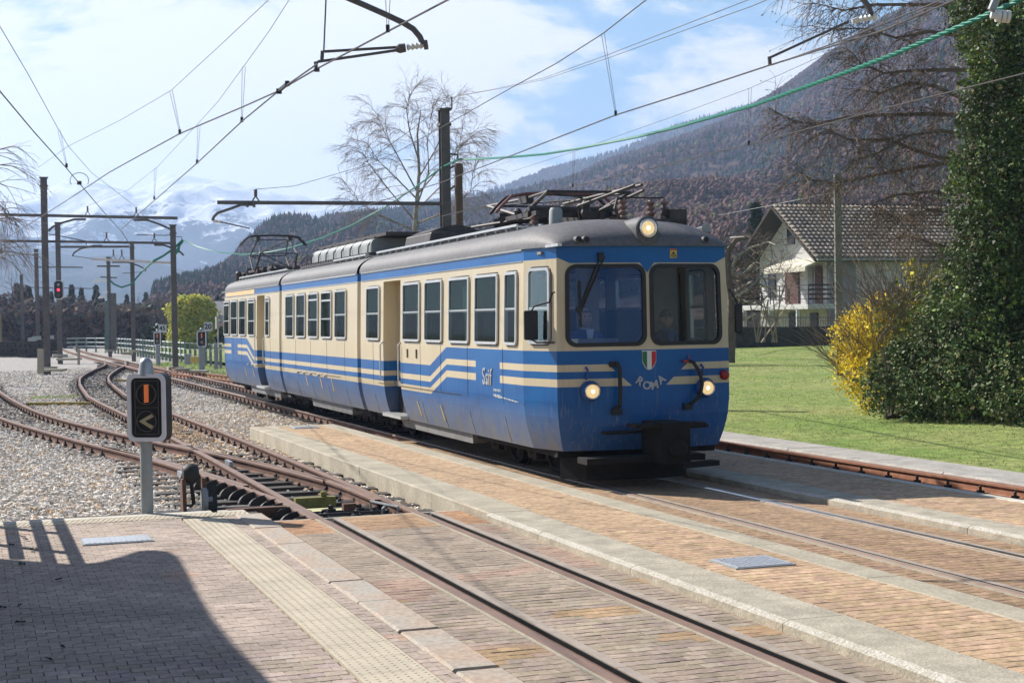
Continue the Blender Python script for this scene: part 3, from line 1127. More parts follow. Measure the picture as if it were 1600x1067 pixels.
# litter: dark dry leaves on the platform
for (px, py, s_) in ((36, 838, 1), (41, 843, .8), (51, 859, 1.3), (18, 851, .9), (34, 881, 1.2), (92, 905, .9), (5, 948, .9), (30, 946, .6), (32, 972, 1.2), (75, 1029, 1), (99, 1010, .6)):
    c = G(px, py, .012)
    mb = MB()
    rr = .035 * s_
    prof = [(math.cos(a) * rr * random.uniform(.5, 1.1), math.sin(a) * rr * random.uniform(.5, 1.1), random.uniform(-.006, .02)) for a in np.linspace(0, 5.6, 8)]
    for j in range(8):
        a, b = prof[j], prof[(j + 1) % 8]
        mb.face([c + Vector(a), c + Vector(b), c + Vector((0, 0, .004))])
        mb.face([c + Vector(b) + Vector((0, 0, -.002)), c + Vector(a) + Vector((0, 0, -.002)), c + Vector((0, 0, .001))])
    o = obj('dry_leaf', mb, [m_dark])
    props(o, LEAFL.pop(0), 'leaf', 'dry leaves on the shaded platform')

# ================================================================== TRAIN
def paint_mat(name, front):
    m, N, b = new_mat(name)
    uvn = N.n('ShaderNodeUVMap')
    uvn.uv_map = 'UVMap'
    sp = N.n('ShaderNodeSeparateXYZ')
    N.nt.links.new(uvn.outputs[0], sp.inputs[0])
    u, z = sp.outputs[0], sp.outputs[1]
    geo = N.n('ShaderNodeNewGeometry').outputs['Position']
    if not front:
        drop = N.m('MULTIPLY', N.m('MULTIPLY', N.m('SUBTRACT', u, 4.0), 1 / .86, clamp=True), .27)
        zz = N.m('ADD', z, drop)
        blue = N.m('MAXIMUM', N.lt(zz, 1.56), N.gt(z, 2.615))
        c1 = N.AND(N.gt(zz, 1.322), N.lt(zz, 1.402))
        c2 = N.AND(N.gt(zz, 1.15), N.lt(zz, 1.24))
        gap = N.AND(N.gt(u, 1.62), N.lt(u, 2.63))
        st = N.AND(N.m('MAXIMUM', c1, c2), N.m('SUBTRACT', 1, gap))
    else:
        ax = N.m('ABSOLUTE', u)
        notch = N.m('MAXIMUM', N.m('MULTIPLY', N.m('SUBTRACT', .09, ax), 1.3), 0)
        rise = N.m('MAXIMUM', N.m('MULTIPLY', N.m('SUBTRACT', ax, .93), .45), 0)
        lim = N.m('ADD', N.m('SUBTRACT', 2.56, notch), rise)
        blue = N.m('MAXIMUM', N.lt(z, 1.56), N.gt(z, lim))
        c1 = N.AND(N.gt(z, 1.322), N.lt(z, 1.402))
        c2 = N.AND(N.gt(z, 1.15), N.lt(z, 1.24))
        dg = N.gt(ax, N.m('SUBTRACT', .5, N.m('MULTIPLY', N.m('SUBTRACT', 1.40, z), 1.15)))
        st = N.AND(N.m('MAXIMUM', c1, c2), dg)
    isb = N.AND(blue, N.m('SUBTRACT', 1, st))
    big = N.ramp(N.noise(geo, 1.1, 4, .6), .3, .7)
    bl = N.mix(big, (.001, .075, .26), (.002, .115, .345))
    sc = N.ramp(N.noise(N.scaled(geo, (3, 3, 9)), 3.5, 6, .75), .58, .72, 0, .35)
    bl = N.mix(sc, bl, (.05, .20, .42))
    cr = N.mix(big, (.54, .455, .30), (.59, .50, .34))
    strk = N.ramp(N.noise(N.scaled(geo, (9, 9, .35)), 2.2, 4, .6), .52, .72, 0, .35)
    cr = N.mix(strk, cr, (.38, .30, .17))
    col = N.mix(isb, cr, bl)
    # road dust thickening towards the sill
    dn = N.noise(N.scaled(geo, (3, 3, 1.2)), 2.6, 5, .65)
    d = N.m('MULTIPLY', N.ramp(z, .98, .42, 0, 1.05), N.ramp(dn, .25, .65, .35, 1.1), clamp=True)
    if front:
        d = N.m('MULTIPLY', d, .35)
    col = N.mix(d, col, (.17, .165, .165))
    streak = N.m('MULTIPLY', N.ramp(N.noise(N.scaled(geo, (14, 14, .5)), 2.5, 3, .6), .58, .75, 0, .5), N.ramp(z, 1.5, .8), clamp=True)
    col = N.mix(streak, col, (.30, .29, .28))
    N.put(b.inputs['Base Color'], col)
    b.inputs['Specular IOR Level'].default_value = .28
    N.put(b.inputs['Roughness'], N.m('ADD', .30, N.m('MULTIPLY', d, .4)))
    bp = N.n('ShaderNodeBump')
    bp.inputs['Strength'].default_value = .12
    bp.inputs['Distance'].default_value = .02
    N.nt.links.new(N.noise(geo, 2.2, 3, .5), bp.inputs['Height'])
    N.nt.links.new(bp.outputs[0], b.inputs['Normal'])
    return m
m_side = paint_mat('train_side_paint', False)
m_front = paint_mat('train_front_paint', True)
m_roof = M('train_roof_grey', (.130, .126, .130), .62, .12, 1.5, .3, 60, fine=.18)
def add_chips(m):
    N = NB(m.node_tree)
    b = m.node_tree.nodes['Principled BSDF']
    src = b.inputs['Base Color'].links[0].from_socket
    geo = N.n('ShaderNodeNewGeometry').outputs['Position']
    f = N.ramp(N.noise(N.scaled(geo, (1, 1, .6)), 11, 5, .8), .66, .69)
    f2 = N.ramp(N.noise(geo, .9, 2, .5), .45, .6)
    N.put(b.inputs['Base Color'], N.mix(N.m('MULTIPLY', f, f2), src, (.15, .09, .08)))
add_chips(m_roof)
m_roofd = M('train_roof_dark', (.10, .10, .105), .6, .2, 2, .3, 60, fine=.2)
m_alu = M('aluminium_frame', (.60, .60, .58), .38, .1, 8, .05, 80, metal=.55)
m_rub = M('rubber_seal', (.02, .02, .02), .6, .1, 8, .0)
m_under = M('underframe_grime', (.014, .012, .011), .95, .4, 6, .4, 40)
m_skirt = M('dusty_grey_skirt', (.17, .165, .16), .7, .25, 4, .3, 50, fine=.15)
m_gear = M('roof_gear_iron', (.075, .065, .062), .55, .35, 9, .2, 60, metal=.3)
m_redrod = M('red_oxide_rod', (.28, .13, .11), .55, .3, 8, .1)
m_ins = M('brown_insulator', (.24, .15, .12), .3, .2, 20, .0)
m_white = M('white_porcelain', (.72, .70, .64), .3, .1, 20, .0)
m_cloth = M('curtain_green', (.22, .42, .33), .9, .2, 9, .2)
m_seat = M('seat_green', (.05, .09, .08), .8, .2, 5, .1)
m_inner = M('saloon_panel', (.26, .24, .20), .7, .2, 3, .1)
m_yel = M('ochre_paint', (.60, .44, .10), .6, .3, 20, .1)
m_orange = M('orange_mark_and_reflection', (.78, .50, .26), .6, .15, 10, .1)

def glass(name, tint, refl, fac, dust=.0, dcol=(.3, .35, .33), kf=.3):
    m = bpy.data.materials.new(name)
    m.use_nodes = True
    nt = m.node_tree
    nt.nodes.clear()
    N = NB(nt)
    o = N.n('ShaderNodeOutputMaterial')
    t = N.n('ShaderNodeBsdfTransparent')
    N.put(t.inputs[0], tint)
    g = N.n('ShaderNodeBsdfGlossy')
    N.put(g.inputs[0], refl)
    g.inputs['Roughness'].default_value = .03
    fr = N.n('ShaderNodeLayerWeight')
    fr.inputs[0].default_value = .35
    f = N.m('ADD', N.m('MULTIPLY', fr.outputs['Fresnel'], kf), fac, clamp=True)
    mx = N.n('ShaderNodeMixShader')
    nt.links.new(f, mx.inputs[0])
    nt.links.new(t.outputs[0], mx.inputs[1])
    nt.links.new(g.outputs[0], mx.inputs[2])
    last = mx
    if dust > 0:
        d = N.n('ShaderNodeBsdfDiffuse')
        N.put(d.inputs[0], dcol)
        geo = N.n('ShaderNodeNewGeometry').outputs['Position']
        m2 = N.n('ShaderNodeMixShader')
        nt.links.new(N.ramp(N.noise(geo, 3, 4, .6), .3, .7, dust * .5, dust * 1.4), m2.inputs[0])
        nt.links.new(mx.outputs[0], m2.inputs[1])
        nt.links.new(d.outputs[0], m2.inputs[2])
        last = m2
    nt.links.new(last.outputs[0], o.inputs[0])
    return m
m_glassU = glass('saloon_glass_upper', (.35, .43, .41), (.5, .6, .58), .03, .20, (.06, .085, .078), .10)
m_glassL = glass('saloon_glass_lower', (.50, .54, .52), (.5, .55, .55), .02, .06, (.05, .065, .06), .08)
m_glassC = glass('cab_side_glass', (.82, .86, .85), (.5, .6, .58), .03, .04, (.07, .10, .09), .3)
m_glassF = glass('windscreen_glass_sky_tint', (.74, .80, .92), (.22, .40, .85), .055, .03, (.04, .09, .28), .25)  # left pane: sky reflection put into the glass as a blue tint
m_glassR = glass('windscreen_glass_dark', (.72, .75, .75), (.6, .7, .8), .015, .02, (.10, .12, .12), .3)
m_lens = M('headlamp_lens_lit', (.75, .62, .36), .25, .5, 40, .6, 90, emit=(1, .72, .36), es=.42, c2=(.35, .24, .10))
m_bulb = M('headlamp_bulb', (1, .95, .8), .3, 0, 5, .0, emit=(1, .86, .6), es=1.6)
m_chrome = M('headlamp_rim', (.75, .72, .68), .25, .05, 9, .0, metal=.9)
m_blue = M('lamp_housing_blue', (.02, .075, .25), .5, .15, 9, .05)
m_red = M('red_lamp', (.30, .012, .012), .25, .1, 9, .0)

class Car:
    def __init__(s, O, h):
        s.O = Vector((O[0], O[1], 0))
        h = math.radians(h)
        s.n = Vector((math.cos(h), math.sin(h), 0))
        s.b = Vector((-math.sin(h), math.cos(h), 0))
    def W(s, x, y, z):
        return s.O + s.n * x + s.b * y + Vector((0, 0, z))
    def u(s, px, py=490, x=-1.24):
        d = ray(px, py)
        r = d.x / d.y
        S = s.W(x, 0, 0)
        return (S.x - r * S.y) / (r * s.b.y - s.b.x)
HW = 1.24
CF = 1.08
CY = .72
def ins(z):
    a = .115 * max(0, (.98 - z) / .57) ** 1.8
    return a + max(0, z - 1.56) * .022
c1_ = Car((0, 0), 18.4)
F0 = Vector((.507, 17.45, 0)) + c1_.n * CF
car1 = Car(F0, 18.4)
L1 = car1.u(560)
J1 = car1.W(0, L1 + .02, 0)
car2 = Car(J1, 19.1)
L2 = car2.u(437.5)
J2 = car2.W(0, L2 + .02, 0)
car3 = Car(J2, 19.5)
L3 = car3.u(345)
train = empty('articulated_train', car1.W(0, 0, 0), 'blue and cream three-section electric train with ROMA on its nose', 'train')
ZW = (1.62, 2.50)

def bulge(x):
    return -.13 * (1 - (x / CF) ** 2)

class Shell:
    """plan path of the body wall with uv and a surface map"""
    def __init__(s, car, path):
        s.car = car
        s.path = path                          # list of (x, y, u, matindex)
    def plan(s, i, z):
        x, y = s.path[i][0], s.path[i][1]
        k = ins(z)
        xx = x * (1 - k / HW)
        yy = y
        if s.path[i][4]:
            yy = y + k * s.path[i][4] * (1 if abs(x) < CF + .01 else .6)
        return s.car.W(xx, yy, z)
    def seg_pt(s, i, t, z, off=0.):
        a, b = s.plan(i, z), s.plan(i + 1, z)
        a2 = s.plan(i, z + .02)
        d = (b - a).normalized()
        up = (a2 - a).normalized()
        nrm = up.cross(d)
        nrm = nrm.normalized()
        return a.lerp(b, t) + nrm * (off * s.sgn)

def build_shell(car, path, holes, ztop, mats, name='body', sgn=1.):
    sh = Shell(car, path)
    sh.sgn = sgn
    zb = [.41, .47, .54, .62, .7, .8, .98, 1.3, 1.56, 2.62, ztop]
    V, F, MI, UV = [], [], [], []
    def add(pts, uvs, mi):
        i = len(V)
        V.extend([tuple(p) for p in pts])
        F.append(tuple(range(i, i + len(pts))))
        MI.append(mi)
        UV.extend(uvs)
    for i in range(len(path) - 1):
        u0, u1 = path[i][2], path[i + 1][2]
        hs = [h for h in holes if h[0] == i]
        zz = sorted(set([z for z in zb] + [z for h in hs for z in (h[3], h[4])]))
        uu = sorted(set([u0, u1] + [u for h in hs for u in (h[1], h[2])]), reverse=u1 < u0)
        for a, b in zip(uu[:-1], uu[1:]):
            for z0, z1 in zip(zz[:-1], zz[1:]):
                um, zm = (a + b) / 2, (z0 + z1) / 2
                if any(min(h[1], h[2]) < um < max(h[1], h[2]) and h[3] < zm < h[4] for h in hs):
                    continue
                ta, tb = (a - u0) / (u1 - u0), (b - u0) / (u1 - u0)
                add([sh.seg_pt(i, ta, z0), sh.seg_pt(i, tb, z0), sh.seg_pt(i, tb, z1), sh.seg_pt(i, ta, z1)],
                    [(a, z0), (b, z0), (b, z1), (a, z1)], path[i][3])
        for h in hs:
            if len(h) > 5 and h[5]:
                r = h[5]
                for (cu, cz, su, sz) in ((h[1], h[3], 1, 1), (h[2], h[3], -1, 1), (h[2], h[4], -1, -1), (h[1], h[4], 1, -1)):
                    su *= 1 if h[2] > h[1] else -1
                    pts_, uvs_ = [], []
                    arc = [(cu + su * (r - r * math.cos(t)), cz + sz * (r - r * math.sin(t))) for t in np.linspace(0, math.pi / 2, 6)]
                    for (uu_, zz_) in [(cu, cz)] + arc:
                        pts_.append(sh.seg_pt(i, (uu_ - u0) / (u1 - u0), zz_))
                        uvs_.append((uu_, zz_))
                    add(pts_, uvs_, path[i][3])
    o = mesh_np(name, np.array(V), F, mats, train, MI, uv=UV)
    return sh, o

def rrect(u0, u1, z0, z1, r, n=5):
    pts = []
    for (cu, cz, a0) in ((u1 - r, z1 - r, 0), (u0 + r, z1 - r, 90), (u0 + r, z0 + r, 180), (u1 - r, z0 + r, 270)):
        for k in range(n + 1):
            a = math.radians(a0 + 90 * k / n)
            pts.append((cu + r * math.cos(a), cz + r * math.sin(a)))
    return pts
def ring_mb(mb, fn, outer, inner, o0, o1):
    n = len(outer)
    i0 = len(mb.v)
    for (pts_, off) in ((outer, o0), (outer, o1), (inner, o1), (inner, o0)):
        for (a, b) in pts_:
            mb.v.append(tuple(fn(a, b, off)))
    for lv in range(4):
        for j in range(n):
            k = (j + 1) % n
            l2 = (lv + 1) % 4
            mb.f.append((i0 + lv * n + j, i0 + lv * n + k, i0 + l2 * n + k, i0 + l2 * n + j))
            mb.mi.append(mb.cur)
def window(sh, i, u0, u1, z0, z1, r, bars, glassU, glassL, frame=True, name='window', fw=.034, simple=False):
    U0, U1 = sh.path[i][2], sh.path[i + 1][2]
    fn = lambda u, z, off: sh.seg_pt(i, (u - U0) / (U1 - U0), z, off)
    a, b = min(u0, u1), max(u0, u1)
    mb = MB()
    mb.cur = 1
    ring_mb(mb, fn, rrect(a - .018, b + .018, z0 - .018, z1 + .018, r + .018), rrect(a, b, z0, z1, r), .0, .010)
    mb.cur = 0
    ring_mb(mb, fn, rrect(a, b, z0, z1, r), rrect(a + fw, b - fw, z0 + fw, z1 - fw, max(.01, r - fw)), -.03, .016 if frame else .012)
    w_ = obj(name, mb, [m_alu if frame else m_rub, m_rub], train)
    zs = [z0 + fw * .6] + list(bars) + [z1 - fw * .6]
    for k in range(len(zs) - 1):
        off = -.026 if k == 0 and bars else -.012
        g = MB()
        q = [fn(a + fw * .6, zs[k], off), fn(b - fw * .6, zs[k], off), fn(b - fw * .6, zs[k + 1], off), fn(a + fw * .6, zs[k + 1], off)]
        if frame:
            g.face(q)
        else:
            g.face([fn(x, z, off) for (x, z) in rrect(a + fw * .5, b - fw * .5, z0 + fw * .5, z1 - fw * .5, r - fw * .5)])
        obj('pane', g, [glassL if (k == 0 and bars) else glassU], w_)
    for zb_ in bars:
        g = MB()
        p0, p1 = fn(a + fw * .8, zb_, -.008), fn(b - fw * .8, zb_, -.008)
        g.bar(p0, p1, .03, .034)
        obj('transom', g, [m_alu], w_)
    return w_

def saloon(car, L, wins, doors, cab, u_of=lambda y: y, rear=False):
    """wins: (y0, y1, bars); doors: (y0, y1). cab: True when the y=0 end is a driver's end; rear: far end is one"""
    nF = 12
    path = []
    # left wall: far end -> front, then front, then right wall back
    endx = 1.13
    if rear:
        xs_ = [(-CF, L), (-HW, L - CY)]
    else:
        xs_ = [(-endx, L - .04), (-HW, L - .13)]
    path.append((xs_[0][0], xs_[0][1], u_of(xs_[0][1]), 0, 0))
    path.append((xs_[1][0], xs_[1][1], u_of(xs_[1][1]), 0, 0))
    if cab:
        path.append((-HW, CY, CY, 0, 0))
        path.append((-CF, 0, 0, 1, 1))
        k_ = len(path) - 1
        path[k_] = (-CF, 0, 0., 1, 1)
        front_start = k_
    else:
        path.append((-HW, .13, u_of(.13), 0, 0))
        path.append((-endx, .04, u_of(.04), 0, 0))
    holes = []
    for (y0, y1, *_r) in wins:
        holes.append((1, u_of(y1), u_of(y0), ZW[0], ZW[1], .06))
    for (y0, y1) in doors:
        holes.append((1, u_of(y1), u_of(y0), .47, 2.56, 0))
    if cab:
        holes.append((2, .60, .12, ZW[0] + .02, ZW[1] + .02, .08))
    # fix: front segment uses its own u = x
    shL, o = build_shell(car, path, holes, 2.75, [m_side, m_front], 'body_side')
    for (y0, y1, bars) in wins:
        window(shL, 1, u_of(y1), u_of(y0), ZW[0], ZW[1], .06, bars, m_glassU, m_glassL)
    if cab:
        window(shL, 2, .60, .12, ZW[0] + .02, ZW[1] + .02, .08, [2.05], m_glassC, m_glassC)
    # right wall
    pr = [(-x, y, u, m_, e) for (x, y, u, m_, e) in path[:4]]
    shR, o = build_shell(car, pr, holes, 2.75, [m_side, m_front], 'body_side', sgn=-1.)
    for (y0, y1, bars) in wins:
        window(shR, 1, u_of(y1), u_of(y0), ZW[0], ZW[1], .06, bars, m_glassU, m_glassL)
    # door recess with leaf
    for (y0, y1) in doors:
        for s in (-1, 1):
            V, F, UV = [], [], []
            rc = .26
            zs = [.47, .54, .62, .7, .8, .98, 1.3, 1.56, 2.56]
            for (ya, yb, xa, xb) in ((y0, y0, 0, rc), (y0, y1, rc, rc), (y1, y1, rc, 0)):
                for z0, z1 in zip(zs[:-1], zs[1:]):
                    i = len(V)
                    for (y_, x_, z_) in ((ya, xa, z0), (yb, xb, z0), (yb, xb, z1), (ya, xa, z1)):
                        V.append(tuple(car.W(s * (HW * (1 - ins(z_) / HW) - x_), y_, z_)))
                        UV.append((u_of(y_), z_))
                    F.append((i, i + 1, i + 2, i + 3))
            i = len(V)
            for (y_, x_) in ((y0, 0), (y1, 0), (y1, rc), (y0, rc)):
                V.append(tuple(car.W(s * (HW - x_ - .02), y_, 2.56)))
                UV.append((u_of(y_), 2.2))
            F.append((i, i + 1, i + 2, i + 3))
            d = mesh_np('door', np.array(V), F, [m_side], train, uv=UV)
            mb = MB()
            for yy in (y0 - .03, y1 + .03):
                mb.tube([car.W(s * (HW + .0), yy, .98), car.W(s * (HW + .045), yy, 1.02), car.W(s * (HW + .045), yy, 1.55), car.W(s * (HW + .0), yy, 1.6)], .013, 6)
            obj('handrail', mb, [m_alu], d)
            mb = MB()
            mb.box(car.W(s * (HW - .16), (y0 + y1) / 2, .44), (.36, y1 - y0 + .06, .05), car.n, car.b)
            obj('doorstep', mb, [m_alu], d)
    # floor, ceiling, partition
    mb = MB()
    mb.box(car.W(0, L / 2 + .1, .93), (2.14, L - .7, .08), car.n, car.b)
    obj('floor', mb, [m_inner], train)
    mb = MB()
    mb.box(car.W(0, L / 2, 2.69), (2.3, L - .6, .03), car.n, car.b)
    obj('ceiling', mb, [m_inner], train)
    n = int((L - 2.2) / .85)
    for k in range(n):
        y = 1.6 + k * .85
        if any(a - .3 < y < b + .3 for a, b in doors):
            continue
        for x in (-.68, .68):
            mb = MB()
            mb.box(car.W(x, y, 1.38), (.85, .44, .12), car.n, car.b)
            mb.box(car.W(x, y + .2, 1.72), (.85, .09, .62), car.n, car.b)
            obj('seat', mb, [m_seat], train)
    return shL, shR

def roof(car, L, front, back, name='roof'):
    ny, nxx = 64, 28
    ys_ = []
    if front:
        ys_ = list(CY * (1 - np.cos(np.linspace(0, math.pi / 2, 9))))[:-1]
    else:
        ys_ = [.10, .14]
    ys_ += list(np.linspace(CY, L - CY, 10))
    if back:
        ys_ += list(L - CY * (1 - np.cos(np.linspace(math.pi / 2, 0, 9))))[1:]
    else:
        ys_ += [L - .14, L - .1]
    V, F = [], []
    for y in ys_:
        gf = 1.
        if front and y < .95:
            gf = min(gf, math.sqrt(max(0, 1 - (1 - y / .95) ** 2)))
        if back and L - y < .95:
            gf = min(gf, math.sqrt(max(0, 1 - (1 - (L - y) / .95) ** 2)))
        hw = HW + .02
        if front and y < CY:
            hw = (CF + (HW - CF) * y / CY) + .02
        if back and L - y < CY:
            hw = (CF + (HW - CF) * (L - y) / CY) + .02
        for j in range(nxx + 1):
            a = math.pi * j / nxx
            cx = -math.cos(a)
            x = hw * math.copysign(abs(cx) ** .72, cx)
            z = 2.75 + (.37 * gf) * math.sin(a) ** .85
            yy = y
            if front and y < CY:
                yy = y + bulge(min(abs(x), CF)) * (1 - y / CY) - .012
            V.append(tuple(car.W(x * (1 - ins(2.75) / HW), yy, z)))
    for i in range(len(ys_) - 1):
        for j in range(nxx):
            a = i * (nxx + 1) + j
            F.append((a, a + 1, a + nxx + 2, a + nxx + 1))
    return mesh_np(name, np.array(V), F, [m_roof], train, smooth=True)

B1 = [2.05]
yof = lambda px: car1.u(px)
wins1 = [(yof(b_), yof(a_), B1) for (a_, b_) in ((573, 593), (630, 656), (664, 691), (702, 733), (742.5, 778), (789, 808))]
doors1 = [(yof(624.5), yof(598))]
sh1, sh1R = saloon(car1, L1, wins1, doors1, True)
yof2 = lambda px: car2.u(px)
wins2 = [(yof2(b_), yof2(a_), br) for (a_, b_, br) in ((446.5, 459, B1), (463.5, 477, B1), (482, 497, [1.97, 2.36]), (502, 518, [1.98, 2.33]), (523.5, 541, B1))]
sh2, sh2R = saloon(car2, L2, wins2, [], False, u_of=lambda y: 6 + y)
yof3 = lambda px: car3.u(px)
wins3 = [(yof3(b_), yof3(a_), br) for (a_, b_, br) in ((350, 358.5, [1.98, 2.4]), (361, 371, B1), (374, 384, B1), (388, 398, [1.97, 2.42]), (415, 421, [1.97, 2.42]))]
sh3, sh3R = saloon(car3, L3, wins3, [(yof3(412.5), yof3(400.5))], False, u_of=lambda y: L3 - y, rear=True)
roof(car1, L1, True, False)
roof(car2, L2, False, False)
roof(car3, L3, False, True)
# rear cab end wall (plain), ends closed with dark bulkheads
for (car, y) in ((car1, L1 - .06), (car2, .06), (car2, L2 - .06), (car3, .06), (car3, L3 - .02)):
    mb = MB()
    mb.prism([(-1.1, .5), (1.1, .5), (1.12, 2.7), (.8, 3.0), (0, 3.08), (-.8, 3.0), (-1.12, 2.7)], -.01, .01, fn=lambda x, z, t: car.W(x, y + t, z))
    obj('bulkhead', mb, [m_under], train)
for (car, L) in ((car1, L1), (car2, L2)):
    mb = MB()
    for k in range(3):
        yy = L - .07 + .07 * k
        s_ = .0 if k % 2 else .05
        mb.prism([(-1.08 - s_, .55), (1.08 + s_, .55), (1.08 + s_, 2.7), (.75, 2.98), (-.75, 2.98), (-1.08 - s_, 2.7)], -.035, .035, fn=lambda x, z, t: car.W(x, yy + t, z))
    obj('bellows', mb, [m_rub], train)

# ---- front wall: own shell so that u = x
xsF = np.linspace(-CF, CF, 15)
xsF = sorted(set([round(float(x), 4) for x in xsF] + [-.975, -.035, .035, .975]))
def front_pt(x, z, off=0.):
    k = ins(z)
    sc = 1 - k / HW
    y = bulge(x) + k * 1.0
    e = .01
    tx = Vector((1, (bulge(x + e) - bulge(x - e)) / (2 * e), 0)).normalized()
    nrm = Vector((tx.y, -tx.x, 0))
    return car1.W(x * sc + nrm.x * off, y + nrm.y * off, z)
zF = [.41, .47, .54, .62, .7, .8, .98, 1.3, 1.56, 1.615, 2.535, 2.60, 2.68, 2.755]
V, F, UV = [], [], []
holesF = [(-.972, -.035), (.035, .972)]
def addf(pts_):
    i = len(V)
    for (x, z) in pts_:
        V.append(tuple(front_pt(x, z)))
        UV.append((x, z))
    F.append(tuple(range(i, i + len(pts_))))
zone = sorted(set([round(float(x), 4) for x in np.linspace(-CF, CF, 15)] + [-.972, -.035, .035, .972]))
for a, b in zip(zone[:-1], zone[1:]):
    for z0, z1 in zip(zF[:-1], zF[1:]):
        xm, zm = (a + b) / 2, (z0 + z1) / 2
        if 1.615 < zm < 2.535 and any(h[0] < xm < h[1] for h in holesF):
            continue
        addf([(a, z0), (b, z0), (b, z1), (a, z1)])
for h in holesF:
    r = .12
    for (cu, cz, su, sz) in ((h[0], 1.615, 1, 1), (h[1], 1.615, -1, 1), (h[1], 2.535, -1, -1), (h[0], 2.535, 1, -1)):
        addf([(cu, cz)] + [(cu + su * (r - r * math.cos(t)), cz + sz * (r - r * math.sin(t))) for t in np.linspace(0, math.pi / 2, 7)])
mesh_np('body_front', np.array(V), F, [m_front], train, uv=UV)
for h, gl in ((holesF[0], m_glassF), (holesF[1], m_glassR)):
    mb = MB()
    ring_mb(mb, lambda a, b, o_: front_pt(a, b, o_), rrect(h[0] - .012, h[1] + .012, 1.603, 2.547, .13, 8), rrect(h[0] + .035, h[1] - .035, 1.65, 2.50, .09, 8), -.02, .016)
    w_ = obj('windscreen', mb, [m_rub], train)
    mb = MB()
    xs_ = np.linspace(h[0] + .012, h[1] - .012, 9)
    for a, b in zip(xs_[:-1], xs_[1:]):
        mb.face([front_pt(a, 1.63, -.004), front_pt(b, 1.63, -.004), front_pt(b, 2.52, -.004), front_pt(a, 2.52, -.004)])
    obj('pane', mb, [gl], w_, smooth=True)

# ---- lamps on the nose
def lamp(x, z, r, depth, housing, ring):
    c = front_pt(x, z, 0)
    ax = -car1.b
    mb = MB()
    mb.lathe(c, ax, [(-.05, r * 1.45), (depth * .55, r * 1.4), (depth * .8, r * 1.1)], 24)
    o = obj('headlamp', mb, [housing], train, smooth=True)
    mb = MB()
    mb.lathe(c, ax, [(depth * .75, r * 1.12), (depth, r * 1.14), (depth + .012, r * 1.05), (depth + .004, r * .93), (depth - .02, r * .9)], 24)
    obj('rim', mb, [m_chrome], o, smooth=True)
    mb = MB()
    mb.lathe(c, ax, [(depth - .015, r * .95), (depth + .002, r * .8), (depth + .010, r * .4), (depth + .012, 0)], 20)
    obj('lens', mb, [m_lens], o, smooth=True)
    mb = MB()
    mb.lathe(c, ax, [(depth + .008, r * .28), (depth + .02, r * .2), (depth + .024, 0)], 10)
    obj('bulb', mb, [m_bulb], o)
    return o
for s, x in ((-1, -.715), (1, .72)):
    o = lamp(x, 1.10, .083, .10, m_blue, True)
    mb = MB()
    c = front_pt(x - .04, 1.24, 0)
    mb.tube([c, c - car1.b * .05 + Vector((0, 0, .02)), c - car1.b * .06 + Vector((0, 0, .1)), c + Vector((0, 0, .13))], .014, 6)
    obj('lamp_bracket', mb, [m_blue], o)
# top headlamp in its nacelle
mb = MB()
cT = car1.W(0, -.13, 2.955)
ax = car1.b
for (t, r, sy) in ((0, .135, 1), (.3, .135, 1), (.75, .11, .9), (1.15, .03, .5)):
    pass
prof = []
n_ = 20
i0 = 0
for (t, r) in ((-.015, .128), (0, .14), (.28, .14), (.7, .12), (1.2, .05)):
    for j in range(n_):
        a = 2 * math.pi * j / n_
        x, z = r * math.cos(a), r * math.sin(a)
        if z < 0:
            x *= 1 + .25 * (-z / r) ** 2 * 0
            z *= 1.5
            x = math.copysign(abs(x) ** .6 * (r ** .4), x) if abs(x) > 1e-6 else 0
        mb.v.append(tuple(cT + car1.n * x + ax * t + Vector((0, 0, z))))
for k in range(4):
    for j in range(n_):
        a, b = k * n_ + j, k * n_ + (j + 1) % n_
        mb.f.append((a, b, b + n_, a + n_))
        mb.mi.append(0)
mb.f.append(tuple(reversed(range(n_))))
mb.mi.append(0)
o = obj('roof_headlamp', mb, [m_roofd], train, smooth=True)
for (pr, mt_, nm) in (([(.0, .108), (.03, .108), (.035, .092), (.015, .088)], m_chrome, 'rim'), ([(.0, .092), (.02, .075), (.028, .03), (.03, 0)], m_lens, 'lens'), ([(.025, .025), (.04, .016), (.042, 0)], m_bulb, 'bulb')):
    mb = MB(); mb.lathe(cT - ax * .012, -ax, pr, 22); obj(nm, mb, [mt_], o, smooth=True)
# small marker lamps under the roof edge
for x in (-.86, -.77, .80):
    mb = MB(); c = front_pt(x, 2.825, -.10); mb.lathe(c, -car1.b, [(-.02, .040), (.155, .040), (.16, .030), (.12, .028)], 14)
    ml = obj('marker_lamp', mb, [m_roofd], train, smooth=True)
    mb = MB(); mb.lathe(c, -car1.b, [(.12, .03), (.148, .024), (.15, 0)], 12); obj('lens', mb, [m_black], ml)
mb = MB(); mb.lathe(front_pt(1.0, 1.24, 0), -car1.b, [(-.04, .058), (.04, .058), (.06, .042), (.07, 0)], 16); obj('tail_lamp', mb, [m_red], train, smooth=True)

